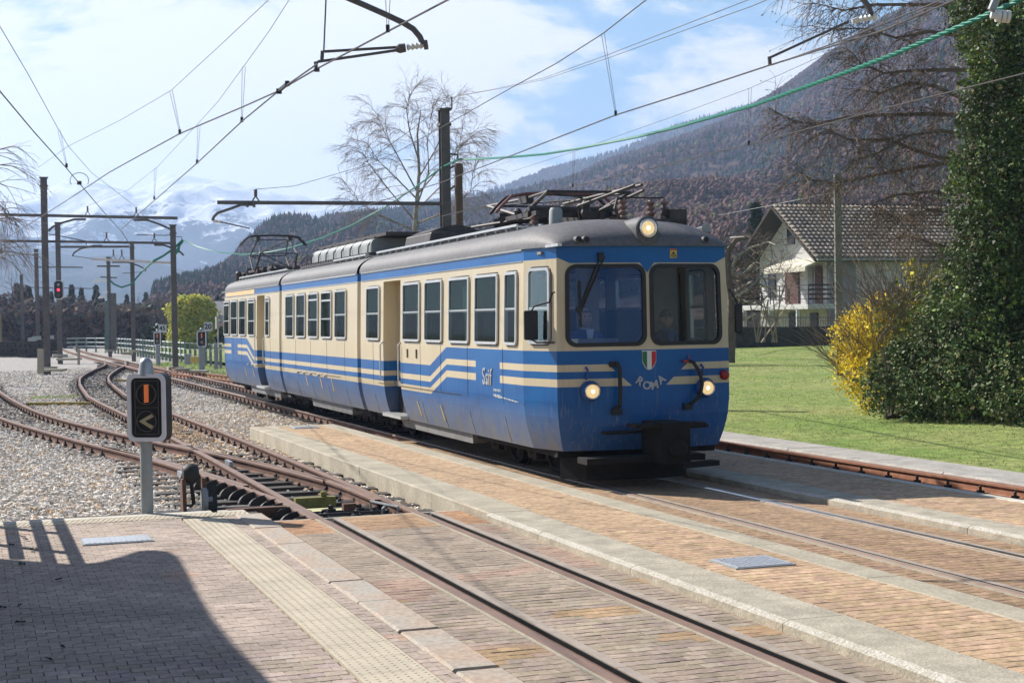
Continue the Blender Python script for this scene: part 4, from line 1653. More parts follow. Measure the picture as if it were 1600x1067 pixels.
# crest (shield), three vertical bands, and the name
def shield(x0, x1, off, mat, name, parent, sc=1.):
    W_, H_ = .088 * sc, .215 * sc
    cx, zt = 0.0, 1.545 - (1 - sc) * .1
    mb = MB()
    lo = lambda x: zt - H_ + .10 * sc * (abs(x) / W_) ** 2.2
    pts_ = [(x0, zt), (x1, zt)] + [(x, lo(x)) for x in np.linspace(x1, x0, 7)]
    mb.prism([(cx + a, b) for a, b in pts_], off, off + .004, fn=lambda a, b, o_: front_pt(a, b, o_))
    return obj(name, mb, [mat], parent)
m_flagg = M('flag_green', (.02, .16, .06), .5, .05, 9, .0)
m_flagw = M('flag_white', (.70, .70, .66), .5, .05, 9, .0)
m_flagr = M('flag_red', (.50, .02, .03), .5, .05, 9, .0)
crest = shield(-.088, .088, .003, m_alu, 'crest', train, 1.04)
for (a, b, mt_) in ((-.083, -.028, m_flagg), (-.028, .028, m_flagw), (.028, .083, m_flagr)):
    shield(a, b, .008, mt_, 'band', crest, .94)
m_letter = M('silver_letter', (.40, .41, .43), .45, .05, 9, .0, metal=.2)
def text_part(txt, P, X, Z, size, mat, parent, name, extrude=.004, shear=0, bold=0):
    cu = bpy.data.curves.new(name, 'FONT')
    cu.body = txt
    cu.size = size
    cu.extrude = extrude
    cu.offset = bold
    cu.align_x = 'CENTER'
    cu.align_y = 'CENTER'
    cu.shear = shear
    cu.resolution_u = 3
    o = bpy.data.objects.new(name, cu)
    COL.objects.link(o)
    bpy.context.view_layer.update()
    dg = bpy.context.evaluated_depsgraph_get()
    me = bpy.data.meshes.new_from_object(o.evaluated_get(dg))
    bpy.data.objects.remove(o)
    X, Z = Vector(X).normalized(), Vector(Z).normalized()
    Y = Z.cross(X) * -1
    nrm = X.cross(Z)
    R = Matrix((X, Z, nrm)).transposed().to_4x4()
    me.transform(Matrix.Translation(Vector(P) - wpos(parent)) @ R)
    me.materials.clear()
    me.materials.append(mat)
    ob = bpy.data.objects.new(name, me)
    COL.objects.link(ob)
    ob.parent = parent
    return ob
up = Vector((0, 0, 1))
for ch, x, z, a in (('R', -.125, 1.20, -37), ('O', -.035, 1.145, -13), ('M', .06, 1.148, 14), ('A', .15, 1.21, 36)):
    t_ = math.radians(a)
    text_part(ch, front_pt(x, z, .008), car1.n * math.cos(t_) + up * math.sin(t_), up * math.cos(t_) - car1.n * math.sin(t_), .13, m_letter, train, 'name_letter', bold=.004)
# warning label
w0 = front_pt(.345, 2.665, .006)
mb = MB(); mb.box(w0, (.085, .006, .105), car1.n, -car1.b); lab = obj('warning_label', mb, [m_yel], train)
mb = MB(); mb.box(w0 + up * .042, (.08, .008, .014), car1.n, -car1.b); obj('red_band', mb, [m_flagr], lab)
mb = MB()
for (a, b) in (((-.03, -.035), (.03, -.035)), ((.03, -.035), (0, .022)), ((0, .022), (-.03, -.035)), ((0, .005), (0, -.018)), ((0, -.024), (0, -.029))):
    mb.bar(w0 - car1.b * .005 + car1.n * a[0] + up * a[1], w0 - car1.b * .005 + car1.n * b[0] + up * b[1], .007, .004, up=car1.b)
obj('warning_triangle', mb, [m_black], lab)
# gutter end, wiper, handles, hoses
mb = MB(); mb.box(car1.W(-1.1, .05, 2.76), (.05, .5, .03), car1.n, car1.b); obj('gutter', mb, [m_alu], train)
mb = MB()
a = front_pt(-.575, 2.63, .03)
k = front_pt(-.83, 2.03, .045)
mb.box(a, (.06, .06, .09), car1.n, car1.b)
mb.bar(a, k, .018, .018); mb.bar(a + car1.n * .05, k + car1.n * .03, .014, .014)
mb.bar(front_pt(-.82, 2.36, .03), front_pt(-.81, 1.83, .03), .016, .02)
mb.box(k, (.05, .04, .07), car1.n, car1.b)
obj('wiper', mb, [m_black], train)
mb = MB()
mb.tube([front_pt(x, z, o_) for (x, z, o_) in ((-.44, 1.40, .02), (-.41, 1.41, .08), (-.39, 1.36, .1), (-.385, 1.1, .1), (-.39, .94, .1), (-.42, .91, .05), (-.43, .87, .01))], .024, 7)
mb.box(front_pt(-.44, 1.40, .03), (.09, .05, .06), car1.n, car1.b); mb.box(front_pt(-.41, .86, .03), (.12, .05, .07), car1.n, car1.b)
obj('brake_hose', mb, [m_rub], train)
mb = MB()
mb.tube([front_pt(x, z, o_) for (x, z, o_) in ((.49, 1.42, .02), (.53, 1.40, .08), (.60, 1.28, .1), (.63, 1.15, .1), (.60, 1.02, .1), (.52, .93, .06), (.47, .9, .01))], .022, 7)
mb.box(front_pt(.48, .89, .03), (.1, .05, .07), car1.n, car1.b)
obj('brake_hose', mb, [m_rub], train)
mb = MB(); mb.box(front_pt(.46, 1.415, .03), (.08, .03, .028), car1.n, car1.b); mb.bar(front_pt(.50, 1.43, .02), front_pt(.505, 1.49, .02), .010, .010); obj('red_cock', mb, [m_red], train)
# coupler, bars, plough
mb = MB()
mb.box(car1.W(.07, -.42, .52), (.36, .55, .46), car1.n, car1.b)
mb.box(car1.W(.02, -.55, .72), (.86, .28, .04), car1.n, car1.b)
mb.lathe(car1.W(.07, -.7, .46), -car1.b, [(0, .09), (.10, .10), (.12, .07)], 14)
obj('coupler', mb, [m_under], train, bevel=.01)
mb = MB()
mb.tube([front_pt(-.60, .62, .05), front_pt(-.55, .62, .10), front_pt(-.15, .63, .13), front_pt(-.05, .58, .13), front_pt(-.0, .5, .12)], .022, 7)
obj('step_bar', mb, [m_black], train)
mb = MB()
mb.tube([front_pt(.2, .66, .16), front_pt(.72, .66, .12), front_pt(.76, .66, .04)], .022, 7)
obj('step_bar', mb, [m_black], train)
mb = MB()
mb.box(car1.W(-.18, -.30, .33), (1.45, .30, .07), car1.n, car1.b)
mb.prism([(-.95, .1), (-.75, -.22), (0, -.38), (.5, -.22), (.65, .1)], .08, .33, fn=lambda x, y, z: car1.W(x, y + .2, z))
obj('rail_guard', mb, [m_under], train)
mb = MB(); mb.bar(car1.W(.1, -.72, .27), car1.W(.62, -.55, .27), .14, .06); obj('coupler_plate', mb, [m_under], train)

# mirrors
def mirror(s, pc, w_, h_, pts_):
    mb = MB()
    mb.box(pc, (w_, .05, h_), car1.n, car1.b)
    o = obj('mirror', mb, [m_black], train, bevel=.02)
    mb = MB(); mb.tube(pts_, .011, 6); obj('mirror_arm', mb, [m_black], o)
pc = car1.W(-1.29, .28, 1.86)
mirror(-1, pc, .17, .34, [car1.W(-1.09, .02, 2.23), car1.W(-1.13, -.02, 2.22), car1.W(-1.15, .03, 2.12), car1.W(-1.27, .2, 2.08), pc + up * .15, pc - up * .16, car1.W(-1.25, .2, 1.66), car1.W(-1.1, .02, 1.66)])
pc = car1.W(1.24, .05, 1.90)
mirror(1, pc, .10, .34, [car1.W(1.1, .02, 2.25), car1.W(1.13, .0, 2.2), car1.W(1.22, .05, 2.1), pc + up * .15, pc - up * .2])
# rear end mirror and rail
mb = MB(); mb.box(car3.W(-1.36, L3 - .1, 1.95), (.06, .2, .33), car3.n, car3.b); o = obj('mirror', mb, [m_steelpaint], train)
mb = MB(); mb.tube([car3.W(-1.2, L3 - .05, 2.15), car3.W(-1.34, L3 - .1, 2.2), car3.W(-1.34, L3 - .1, 1.3), car3.W(-1.2, L3 - .1, 1.2)], .015, 5); obj('mirror_arm', mb, [m_alu], o)

# operator's mark, small lettering, marks on the side
def side_pt(car, y, z, off=.006):
    return car.W(-(HW - ins(z)) - off, y, z)
X_, Z_ = -car1.b, up
mk = empty('dummy', (0, 0, 0)); bpy.data.objects.remove(mk)
lg = text_part('Ssif', side_pt(car1, 2.13, 1.20), X_, Z_, .30, m_letter, train, 'operator_mark', extrude=.006, bold=.001)
mb = MB()
for (a, b, c_, d_) in ((2.42, 1.37, 1.84, 1.37), (2.42, 1.37, 2.42, 1.29), (1.84, 1.37, 1.84, 1.22), (2.42, 1.29, 2.25, 1.29)):
    mb.bar(side_pt(car1, a, b, .008), side_pt(car1, c_, d_, .008), .012, .022)
obj('mark_bar', mb, [m_letter], lg)
mb = MB()
rr = random.Random(3)
for k in range(16):
    y = 1.85 - k * .06
    h = .02 if k > 5 else .05
    mb.box(side_pt(car1, y, .99 - k * .003, .004), (.003, .03, h * rr.uniform(.4, 1)), car1.n, car1.b)
    if k < 5:
        mb.box(side_pt(car1, y, 1.055, .004), (.003, .025, .03), car1.n, car1.b)
obj('data_panel', mb, [m_flagw], train)
for (car, px, z0, z1, mt_) in ((car1, 648, .74, .52, m_yel), (car1, 684, .74, .52, m_yel), (car2, 476, .88, .66, m_orange), (car2, 498.5, .88, .66, m_orange), (car2, 516, .88, .64, m_yel), (car3, 381, .86, .64, m_yel), (car3, 393, .86, .64, m_orange)):
    y = car.u(px)
    mb = MB(); mb.bar(side_pt(car, y, z0), side_pt(car, y - .05, z1), .035, .006, up=car.n); obj('yellow_mark', mb, [mt_], train)
for (car, px, z) in ((car2, 465, .91), (car2, 474.5, .91), (car2, 484.5, .91), (car2, 497, .91), (car2, 507.5, .91), (car3, 387.5, .93), (car3, 394, .93), (car3, 400, .93)):
    mb = MB(); mb.lathe(side_pt(car, car.u(px), z), -car.n, [(0, .03), (.035, .03), (.045, .01)], 8); obj('lock_knob', mb, [m_alu], train)
for px in (636, 650):
    mb = MB(); mb.box(side_pt(car1, yof(px), 1.44, .008), (.016, .045, .13), car1.n, car1.b); obj('door_button', mb, [m_mast], train)
mb = MB()
y0_, y1_ = yof3(397), yof3(352)
mb.face([car3.W(-HW - .004 + .02, y0_, 2.62), car3.W(-HW - .004 + .02, y1_, 2.62), car3.W(-HW - .002 + .02, y1_, 2.72), car3.W(-HW - .002 + .02, y0_, 2.72)])
obj('eave_reflection', mb, [m_orange], train)  # reflection on the eave band, laid on as a flat orange-cream strip
# panel seams
for (car, a, b, z) in ((car1, 590, 718, .93), (car1, 816, 862, .93), (car2, 462, 530, .93)):
    y0_, y1_ = car.u(b), car.u(a)
    mb = MB(); mb.bar(side_pt(car, max(y0_, .75), z, .002), side_pt(car, y1_, z, .002), .01, .004, up=up); obj('hatch_seam', mb, [m_rub], train)
# vertical plate joints and rows of rivet heads along the sill
for (car, L, us) in ((car1, L1, (1.5, 3.0, 4.3, 5.4, 8.4)), (car2, L2, (1.1, 2.6, 4.1, 5.6, 7.0)), (car3, L3, (1.2, 5.0, 6.3, 7.6))):
    for u_ in us:
        mb = MB()
        zs_ = [.43, .54, .7, .98, 1.3, 1.58]
        for z0, z1 in zip(zs_[:-1], zs_[1:]):
            mb.bar(side_pt(car, u_, z0, .0015), side_pt(car, u_, z1, .0015), .007, .003, up=car.n)
        obj('plate_joint', mb, [m_rub], train)
    mb = MB()
    mb.bar(side_pt(car, .75 if car is car1 else .2, 2.61, .004), side_pt(car, L - .2, 2.61, .004), .014, .010, up=up)
    mb.bar(side_pt(car, .75 if car is car1 else .2, 2.745, .010), side_pt(car, L - .2, 2.745, .010), .02, .02, up=up)
    obj('rain_strip', mb, [m_alu if car is car2 else m_steelpaint], train)
# skirts / battery boxes
for (car, a, b, z0, z1, d) in ((car1, 606, 717, .27, .44, .03), (car2, 470, 533, .25, .44, .02), (car3, 378, 424, .25, .44, .02)):
    y0_, y1_ = car.u(b), car.u(a)
    mb = MB()
    mb.prism([(y0_, z0), (y1_ - .25, z0), (y1_, z1), (y0_, z1)], HW - .35, HW - .12 + d - .08, fn=lambda y, z, t: car.W(-t, y, z))
    obj('equipment_box', mb, [m_skirt], train)
# underframe + bogies
for (car, L) in ((car1, L1), (car2, L2), (car3, L3)):
    mb = MB(); mb.box(car.W(0, L / 2, .58), (2.0, L - .5, .5), car.n, car.b); obj('underframe', mb, [m_under], train)
def bogie(car, y):
    mb = MB()
    for s in (-1, 1):
        mb.box(car.W(s * .72, y, .42), (.14, 2.3, .2), car.n, car.b)
        for k in (-.75, .75):
            mb.box(car.W(s * .80, y + k, .36), (.12, .32, .3), car.n, car.b)
            mb.lathe(car.W(s * .84, y + k, .36), car.n * s, [(0, .11), (.06, .1), (.07, .04)], 12)
        for k in (-.25, .25):
            mb.lathe(car.W(s * .80, y + k, .22), up, [(0, .09), (.3, .09)], 10)
    mb.box(car.W(0, y, .4), (1.3, .5, .2), car.n, car.b)
    b = obj('bogie', mb, [m_under], train)
    for k in (-.75, .75):
        for s in (-1, 1):
            mb = MB(); mb.lathe(car.W(s * .5, y + k, .375), car.n * s, [(-.07, .40), (-.04, .40), (-.035, .37), (.05, .365), (.05, .31), (.02, .3), (.02, .12), (.06, .1), (.06, 0)], 26)
            obj('wheel', mb, [m_under], b, smooth=True)
bogie(car1, 2.3)
bogie(car1, L1 - .1)
bogie(car2, L2 - .1)
bogie(car3, L3 - 2.3)

# ---- roof equipment
def walkway(car, x, y0, y1, z, n, parent=train):
    mb = MB()
    mb.bar(car.W(x - .02, y0, z), car.W(x - .02, y1, z), .025, .03)
    mb.bar(car.W(x + .30, y0, z), car.W(x + .30, y1, z), .025, .03)
    w_ = obj('roof_walkway', mb, [m_alu], parent)
    for k in range(n + 1):
        y = y0 + (y1 - y0) * k / n
        mb = MB()
        mb.bar(car.W(x - .02, y, z - .14), car.W(x - .02, y, z), .02, .02)
        mb.bar(car.W(x + .30, y, z - .06), car.W(x + .30, y, z), .02, .02)
        mb.bar(car.W(x - .02, y, z - .02), car.W(x + .30, y, z - .02), .03, .02)
        obj('rung', mb, [m_alu], w_)
    mb = MB()
    for k in range(3):
        mb.bar(car.W(x + .06 + k * .09, y0, z + .0), car.W(x + .06 + k * .09, y1, z + .0), .05, .012)
    obj('tread', mb, [m_gear], w_)
walkway(car1, -.92, 1.75, L1 - .2, 3.10, 17)
walkway(car1, .62, 1.75, L1 - .2, 3.10, 17)
walkway(car3, -.92, .6, L3 - 1.3, 3.10, 14)
walkway(car2, -.92, .6, 3.2, 3.10, 5)
def insul(mb, c, h=.2, r=.06, n=4):
    prof = []
    for k in range(n):
        t = h * k / n
        prof += [(t, r * .55), (t + h / n * .45, r), (t + h / n * .7, r * .95), (t + h / n * .9, r * .55)]
    prof.append((h, r * .5))
    mb.lathe(c, (0, 0, 1), prof, 12)
def pantograph(car, yc, zh, raised):
    """diamond pantograph, head across the car"""
    zb = 3.28
    mb = MB()
    for s in (-1, 1):
        mb.bar(car.W(s * .55, yc - .85, zb), car.W(s * .55, yc + .85, zb), .06, .06)
        mb.bar(car.W(-.62, yc + s * .62, zb), car.W(.62, yc + s * .62, zb), .06, .08)
        mb.lathe(car.W(0, yc + s * .62, zb + .06), car.n, [(-.6, .045), (.6, .045)], 10)
    o = obj('pantograph', mb, [m_gear], train)
    for sx_ in (-1, 1):
        for sy in (-1, 1):
            m2 = MB(); insul(m2, car.W(sx_ * .55, yc + sy * .7, 3.07), .19, .06, 3); obj('insulator', m2, [m_ins], o, smooth=True)
    hh = zh - zb
    m2 = MB()
    if raised:
        for s in (-1, 1):
            for t in (-1, 1):
                knee = (s * .48, yc + t * .78, zb + hh * .47)
                m2.tube([car.W(s * .50, yc + t * .25, zb + .05), car.W(*knee)], .022, 6)
                m2.tube([car.W(*knee), car.W(s * .40, yc + t * .05, zh - .1)], .017, 6)
            m2.tube([car.W(-.48, yc + s * .78, zb + hh * .47), car.W(.48, yc + s * .78, zb + hh * .47)], .015, 6)
            m2.tube([car.W(-.48, yc + s * .78, zb + hh * .47), car.W(.40, yc + s * .05, zh - .1)], .010, 6)
            m2.tube([car.W(.50, yc + s * .25, zb + .05), car.W(-.48, yc + s * .78, zb + hh * .47)], .012, 6)
        m2.tube([car.W(-.40, yc, zh - .1), car.W(.40, yc, zh - .1)], .014, 6)
    else:
        for s in (-1, 1):
            for t in (-1, 1):
                knee = (s * .55, yc + t * 1.25, zh - .06)
                m2.tube([car.W(s * .50, yc + t * .2, zb + .05), car.W(*knee)], .024, 6)
                m2.tube([car.W(*knee), car.W(s * .42, yc + t * .06, zh - .05)], .019, 6)
            m2.tube([car.W(-.55, yc + s * 1.25, zh - .06), car.W(.55, yc + s * 1.25, zh - .06)], .018, 6)
            m2.tube([car.W(-.55, yc + s * 1.25, zh - .06), car.W(.42, yc + s * .06, zh - .05)], .012, 6)
    obj('arm', m2, [m_gear], o)
    for t in ((-.12, .12) if not raised else (-.1, .1)):
        m2 = MB()
        pts_ = [(-.88, -.25), (-.80, -.16), (-.66, -.03), (-.45, .005), (0, .02), (.45, .005), (.66, -.03), (.80, -.16), (.88, -.25)]
        m2.tube([car.W(x, yc + t, zh + z) for x, z in pts_], .022, 6)
        obj('contact_bow', m2, [m_redrod if not raised and t < 0 else m_gear], o)
    m2 = MB()
    for s in (-1, 1):
        m2.box(car.W(s * .42, yc, zh - .07), (.1, .34, .1), car.n, car.b)
    obj('bow_carrier', m2, [m_gear], o)
    return o
yp1 = car1.u(868, 320, x=0)
pg = pantograph(car1, yp1, 3.58, False)
yp3 = car3.u(427, 390, x=0)
pantograph(car3, yp3, 4.20, True)
# machinery around the lowered pantograph
mb = MB()
rr = random.Random(5)
for k in range(9):
    y = yp1 - .9 + k * .25
    x = rr.uniform(-.35, .35)
    mb.lathe(car1.W(x, y, 3.2), (0, 0, 1), [(0, .05), (.08, .07), (.14, .05), (.2, .06), (.24, .03)], 8)
mb.box(car1.W(.25, yp1, 3.2), (.35, 1.4, .22), car1.n, car1.b)
for k in range(6):
    mb.lathe(car1.W(-.55, yp1 + .4 + k * .06, 3.24), car1.b, [(0, .05), (.02, .10), (.04, .05)], 10)
mb.tube([car1.W(-.9, yp1 + .9, 3.2), car1.W(-.6, yp1 + .4, 3.24), car1.W(0, yp1 - .4, 3.3)], .02, 6)
mb.tube([car1.W(.1, yp1 - .7, 3.15), car1.W(-.1, yp1 - 1.1, 3.35), car1.W(.2, .7, 3.52)], .018, 6)
mb.tube([car1.W(.3, yp1 - .7, 3.15), car1.W(.2, yp1 - 1.1, 3.3), car1.W(.32, .7, 3.46)], .018, 6)
mb.tube([car1.W(.3, yp1 + .5, 3.5), car1.W(.32, .75, 3.53)], .02, 6)
obj('roof_machinery', mb, [m_gear], train)
mb = MB(); mb.lathe(car1.W(-.72, .95, 2.98), (0, 0, 1), [(0, .09), (.02, .1), (.03, .085), (.25, .078), (.28, .06), (.285, 0)], 16); obj('antenna_pot', mb, [m_steelpaint], train, smooth=True)
for x, y in ((.08, .78), (.52, .95), (.68, .9)):
    mb = MB(); insul(mb, car1.W(x, y, 3.10), .26, .058, 4); obj('insulator', mb, [m_ins], train, smooth=True)
mb = MB()
mb.tube([car1.W(.08, .78, 3.37), car1.W(-.02, .72, 3.36), car1.W(-.06, .7, 3.24), car1.W(.02, .72, 3.1)], .02, 6)
mb.tube([car1.W(.08, .78, 3.38), car1.W(.52, .95, 3.39), car1.W(.68, .9, 3.39)], .012, 6)
mb.tube([car1.W(.68, .9, 3.36), car1.W(.62, .8, 3.2), car1.W(.55, .75, 3.1)], .02, 6)
obj('busbar', mb, [m_gear], train)
mb = MB(); mb.box(car1.W(.80, .95, 3.1), (.22, .4, .28), car1.n, car1.b); mb.box(car1.W(.4, 1.0, 3.07), (1.0, .5, .1), car1.n, car1.b); obj('relay_box', mb, [m_gear], train)
mb = MB(); mb.lathe(car1.W(.92, .35, 2.98), -car1.b, [(-.15, .02), (.05, .03), (.12, .06), (.13, .05)], 12); obj('horn', mb, [m_steelpaint], train)
# covered resistance box on the middle car
mb = MB()
yA, yB = car2.u(681, 370, x=0), car2.u(482, 400, x=-.3)
yA = -.6
arc = [(-.70, 3.14)] + [(-.70 + .12 * (1 - math.cos(a)), 3.30 + .13 * math.sin(a)) for a in np.linspace(0, math.pi / 2, 6)] + [(.58, 3.43)] + [(.70, 3.3), (.70, 3.14)]
mb.prism(arc, max(1.2, 0), L2 - .9, fn=lambda x, z, t: car2.W(x, t, z))
cv = obj('resistor_cover', mb, [m_steelpaint], train)
for k in range(8):
    y = 1.3 + (L2 - 2.3) * k / 7
    mb = MB(); mb.tube([car2.W(-.74, y, 3.12), car2.W(-.73, y, 3.3), car2.W(-.6, y, 3.46), car2.W(-.55, y, 3.52)], .014, 5); mb.box(car2.W(-.76, y, 3.14), (.05, .07, .03), car2.n, car2.b); obj('strap', mb, [m_gear], cv)
mb = MB(); mb.box(car2.W(0, L2 / 2 - .3, 3.47), (1.2, L2 - 1.6, .06), car2.n, car2.b); obj('cover_top', mb, [m_gear], cv)
mb = MB(); mb.box(car2.W(.0, L2 / 2, 3.09), (1.75, L2 - 1.2, .05), car2.n, car2.b)
for k in range(26):
    mb.box(car2.W(-.80, .8 + k * .24, 3.10), (.12, .1, .1), car2.n, car2.b)
obj('cable_tray', mb, [m_gear], train)
mb = MB(); mb.prism([(-.5, 3.12), (-.45, 3.36), (.45, 3.36), (.5, 3.12)], L1 - 1.9, L1 - .3, fn=lambda x, z, t: car1.W(x, t, z)); obj('roof_case', mb, [m_gear], train, bevel=.03)
mb = MB(); mb.prism([(-.45 + .9 * k / 8, 3.36 + .12 * math.sin(math.pi * k / 8)) for k in range(9)], L1 - 1.8, L1 - .6, fn=lambda x, z, t: car1.W(x, t, z)); obj('case_hood', mb, [m_gear], train)
# clutter round the rear pantograph
mb = MB()
for k in range(22):
    y = yp3 - 2.6 + k * .27
    mb.lathe(car3.W(rr.uniform(-.6, .4), y, 3.1), (0, 0, 1), [(0, .05), (.06, .08), (.12, .05), (.18, .07), (.2 + rr.uniform(0, .08), .03)], 8)
mb.tube([car3.W(-.4, yp3 - 2.5, 3.28), car3.W(-.3, yp3 + 2.4, 3.3)], .02, 6)
mb.lathe(car3.W(-.3, yp3 - 1.6, 3.28), car3.n, [(-.15, .03), (-.14, .13), (.14, .13), (.15, .03)], 14)
mb.lathe(car3.W(-.9, L3 - .9, 2.98), (0, 0, 1), [(0, .08), (.26, .08), (.3, .04)], 10)
obj('roof_machinery', mb, [m_gear], train)
# curtains and blinds
for (px0, px1, z0, z1) in ((713, 731, 2.02, 2.38),):
    y0_, y1_ = yof(px1), yof(px0)
    mb = MB()
    n_ = 14
    for k in range(n_):
        ya, yb = y0_ + (y1_ - y0_) * k / n_, y0_ + (y1_ - y0_) * (k + 1) / n_
        xa, xb = -1.13 + .02 * math.sin(k * 1.3), -1.13 + .02 * math.sin((k + 1) * 1.3)
        mb.face([car1.W(xa, ya, z0), car1.W(xb, yb, z0), car1.W(xb, yb, z1), car1.W(xa, ya, z1)])
    obj('curtain', mb, [m_cloth], train)
# driver's desk and cab partition
mb = MB(); mb.box(car1.W(0, .35, 1.52), (1.9, .45, .08), car1.n, car1.b); mb.box(car1.W(-.45, .42, 1.62), (.5, .22, .14), car1.n, car1.b); obj('driver_desk', mb, [m_inner], train)
mb = MB()
for (x0, x1) in ((-1.15, -.75), (-.25, .05), (.65, 1.15)):
    mb.box(car1.W((x0 + x1) / 2, 1.55, 1.85), (x1 - x0, .04, 1.75), car1.n, car1.b)
mb.box(car1.W(0, 1.55, 1.2), (2.3, .04, .5), car1.n, car1.b)
obj('cab_partition', mb, [m_inner], train)

# ================================================================== PEOPLE in the cab
m_skin = M('skin', (.52, .32, .23), .6, .08, 12, .05)
m_hair = M('grey_hair', (.12, .11, .10), .8, .2, 30, .1)
m_shirtb = M('blue_uniform', (.05, .10, .24), .85, .15, 8, .15)
m_shirtw = M('white_shirt', (.60, .62, .66), .85, .1, 8, .1)
m_jacket = M('dark_navy_jacket', (.03, .045, .10), .85, .15, 8, .15)
def skin_chain(name, pts_, edges, radii, mats, parent, root=0, lv=1):
    me = bpy.data.meshes.new(name)
    off = wpos(parent)
    me.from_pydata([tuple(Vector(p) - off) for p in pts_], edges, [])
    o = bpy.data.objects.new(name, me)
    COL.objects.link(o)
    o.parent = parent
    o.modifiers.new('skin', 'SKIN')
    me.skin_vertices or me.attributes
    sv = me.skin_vertices[0].data
    for i, r in enumerate(radii):
        sv[i].radius = (r, r) if not isinstance(r, tuple) else r
        sv[i].use_root = i == root
    sb = o.modifiers.new('smooth', 'SUBSURF')
    sb.levels = lv
    sb.render_levels = lv
    for m in mats:
        me.materials.append(m)
    bpy.context.view_layer.update()
    dg = bpy.context.evaluated_depsgraph_get()
    me2 = bpy.data.meshes.new_from_object(o.evaluated_get(dg))
    o.modifiers.clear()
    o.data = me2
    me2.materials.clear()
    for m in mats:
        me2.materials.append(m)
    me2.polygons.foreach_set('use_smooth', np.ones(len(me2.polygons), dtype=bool))
    return o
def person(x, y, zseat, label, body_mat, collar_mat, bald):
    C_ = car1
    P = lambda a, b, c: C_.W(x + a, y + b, zseat + c)          # -b is forwards
    t = empty('person', P(0, 0, 0), label, 'person')
    pts_ = [P(0, 0, .08), P(0, -.01, .25), P(0, -.02, .42), P(0, -.01, .53), P(0, -.015, .61),
            P(-.19, -.01, .50), P(-.25, -.08, .26), P(-.20, -.33, .20), P(.19, -.01, .50), P(.25, -.08, .26), P(.20, -.33, .20),
            P(-.1, -.15, .07), P(-.13, -.48, .07), P(-.13, -.50, -.36), P(.1, -.15, .07), P(.13, -.48, .07), P(.13, -.50, -.36)]
    ed = [(0, 1), (1, 2), (2, 3), (3, 4), (3, 5), (5, 6), (6, 7), (3, 8), (8, 9), (9, 10), (0, 11), (11, 12), (12, 13), (0, 14), (14, 15), (15, 16)]
    rd = [.16, .15, .165, .10, .055, .075, .052, .034, .075, .052, .034, .09, .07, .045, .09, .07, .045]
    skin_chain('body', pts_, ed, rd, [body_mat], t)
    # head: shaped ellipsoid with nose, brow, chin, ears
    bm = bmesh.new()
    bmesh.ops.create_uvsphere(bm, u_segments=20, v_segments=16, radius=1)
    hc = P(0, -.03, .74)
    for v in bm.verts:
        a, b, c = v.co
        r_ = Vector((a * .078, b * .098, c * .122))
        if c < -.2:
            r_.x *= 1 - .25 * (-c - .2)
            r_.y = r_.y - .012
        if b < -.75 and abs(a) < .3 and -.35 < c < .15:
            r_.y -= .022 * (1 - abs(a) / .3)
        if b < -.6 and .1 < c < .3 and .15 < abs(a) < .6:
            r_.y += .010
        v.co = r_
    me = bpy.data.meshes.new('head')
    R = Matrix((C_.n, C_.b, up)).transposed().to_4x4()
    bm.transform(Matrix.Translation(hc - wpos(t)) @ R)
    bm.to_mesh(me)
    bm.free()
    me.materials.append(m_skin)
    me.polygons.foreach_set('use_smooth', np.ones(len(me.polygons), dtype=bool))
    h = bpy.data.objects.new('head', me); COL.objects.link(h); h.parent = t
    WORLD[h.name] = wpos(t)
    mb = MB()
    for s in (-1, 1):
        mb.lathe(hc + C_.n * (s * .078) + up * -.005, C_.n * s, [(-.01, .012), (.0, .026), (.01, .02), (.012, 0)], 10)
    obj('ear', mb, [m_skin], h, kind=None)
    mb = MB()
    for s in (-1, 1):
        mb.lathe(hc + C_.n * (s * .032) - C_.b * .083 + up * .012, -C_.b, [(-.006, .011), (.004, .009), (.006, 0)], 10)
    obj('eye', mb, [m_black], h)
    mb = MB(); mb.box(hc - C_.b * .088 + up * -.055, (.045, .008, .008), C_.n, C_.b); obj('mouth', mb, [m_redrod], h)
    bm = bmesh.new()
    bmesh.ops.create_uvsphere(bm, u_segments=18, v_segments=14, radius=1)
    dl = [v for v in bm.verts if (v.co.z < (.35 if bald else .1) and v.co.y < .1) or v.co.z < -.5 or (bald and v.co.z > .75 and v.co.y < .3)]
    bmesh.ops.delete(bm, geom=dl, context='VERTS')
    for v in bm.verts:
        v.co = Vector((v.co.x * .083, v.co.y * .104, v.co.z * .128))
    bm.transform(Matrix.Translation(hc - wpos(t)) @ R)
    me = bpy.data.meshes.new('hair'); bm.to_mesh(me); bm.free(); me.materials.append(m_hair)
    ho = bpy.data.objects.new('hair', me); COL.objects.link(ho); ho.parent = h
    mb = MB(); mb.lathe(P(0, -.02, .585), up + C_.b * -.25, [(-.04, .095), (.0, .075), (.03, .066)], 14); obj('collar', mb, [collar_mat], t, smooth=True)
    mb = MB(); mb.prism([(-.05, .60), (.05, .60), (.012, .40), (-.012, .40)], -.195, -.175, fn=lambda a, b, c: P(a, c, b)); obj('shirt_front', mb, [collar_mat], t)
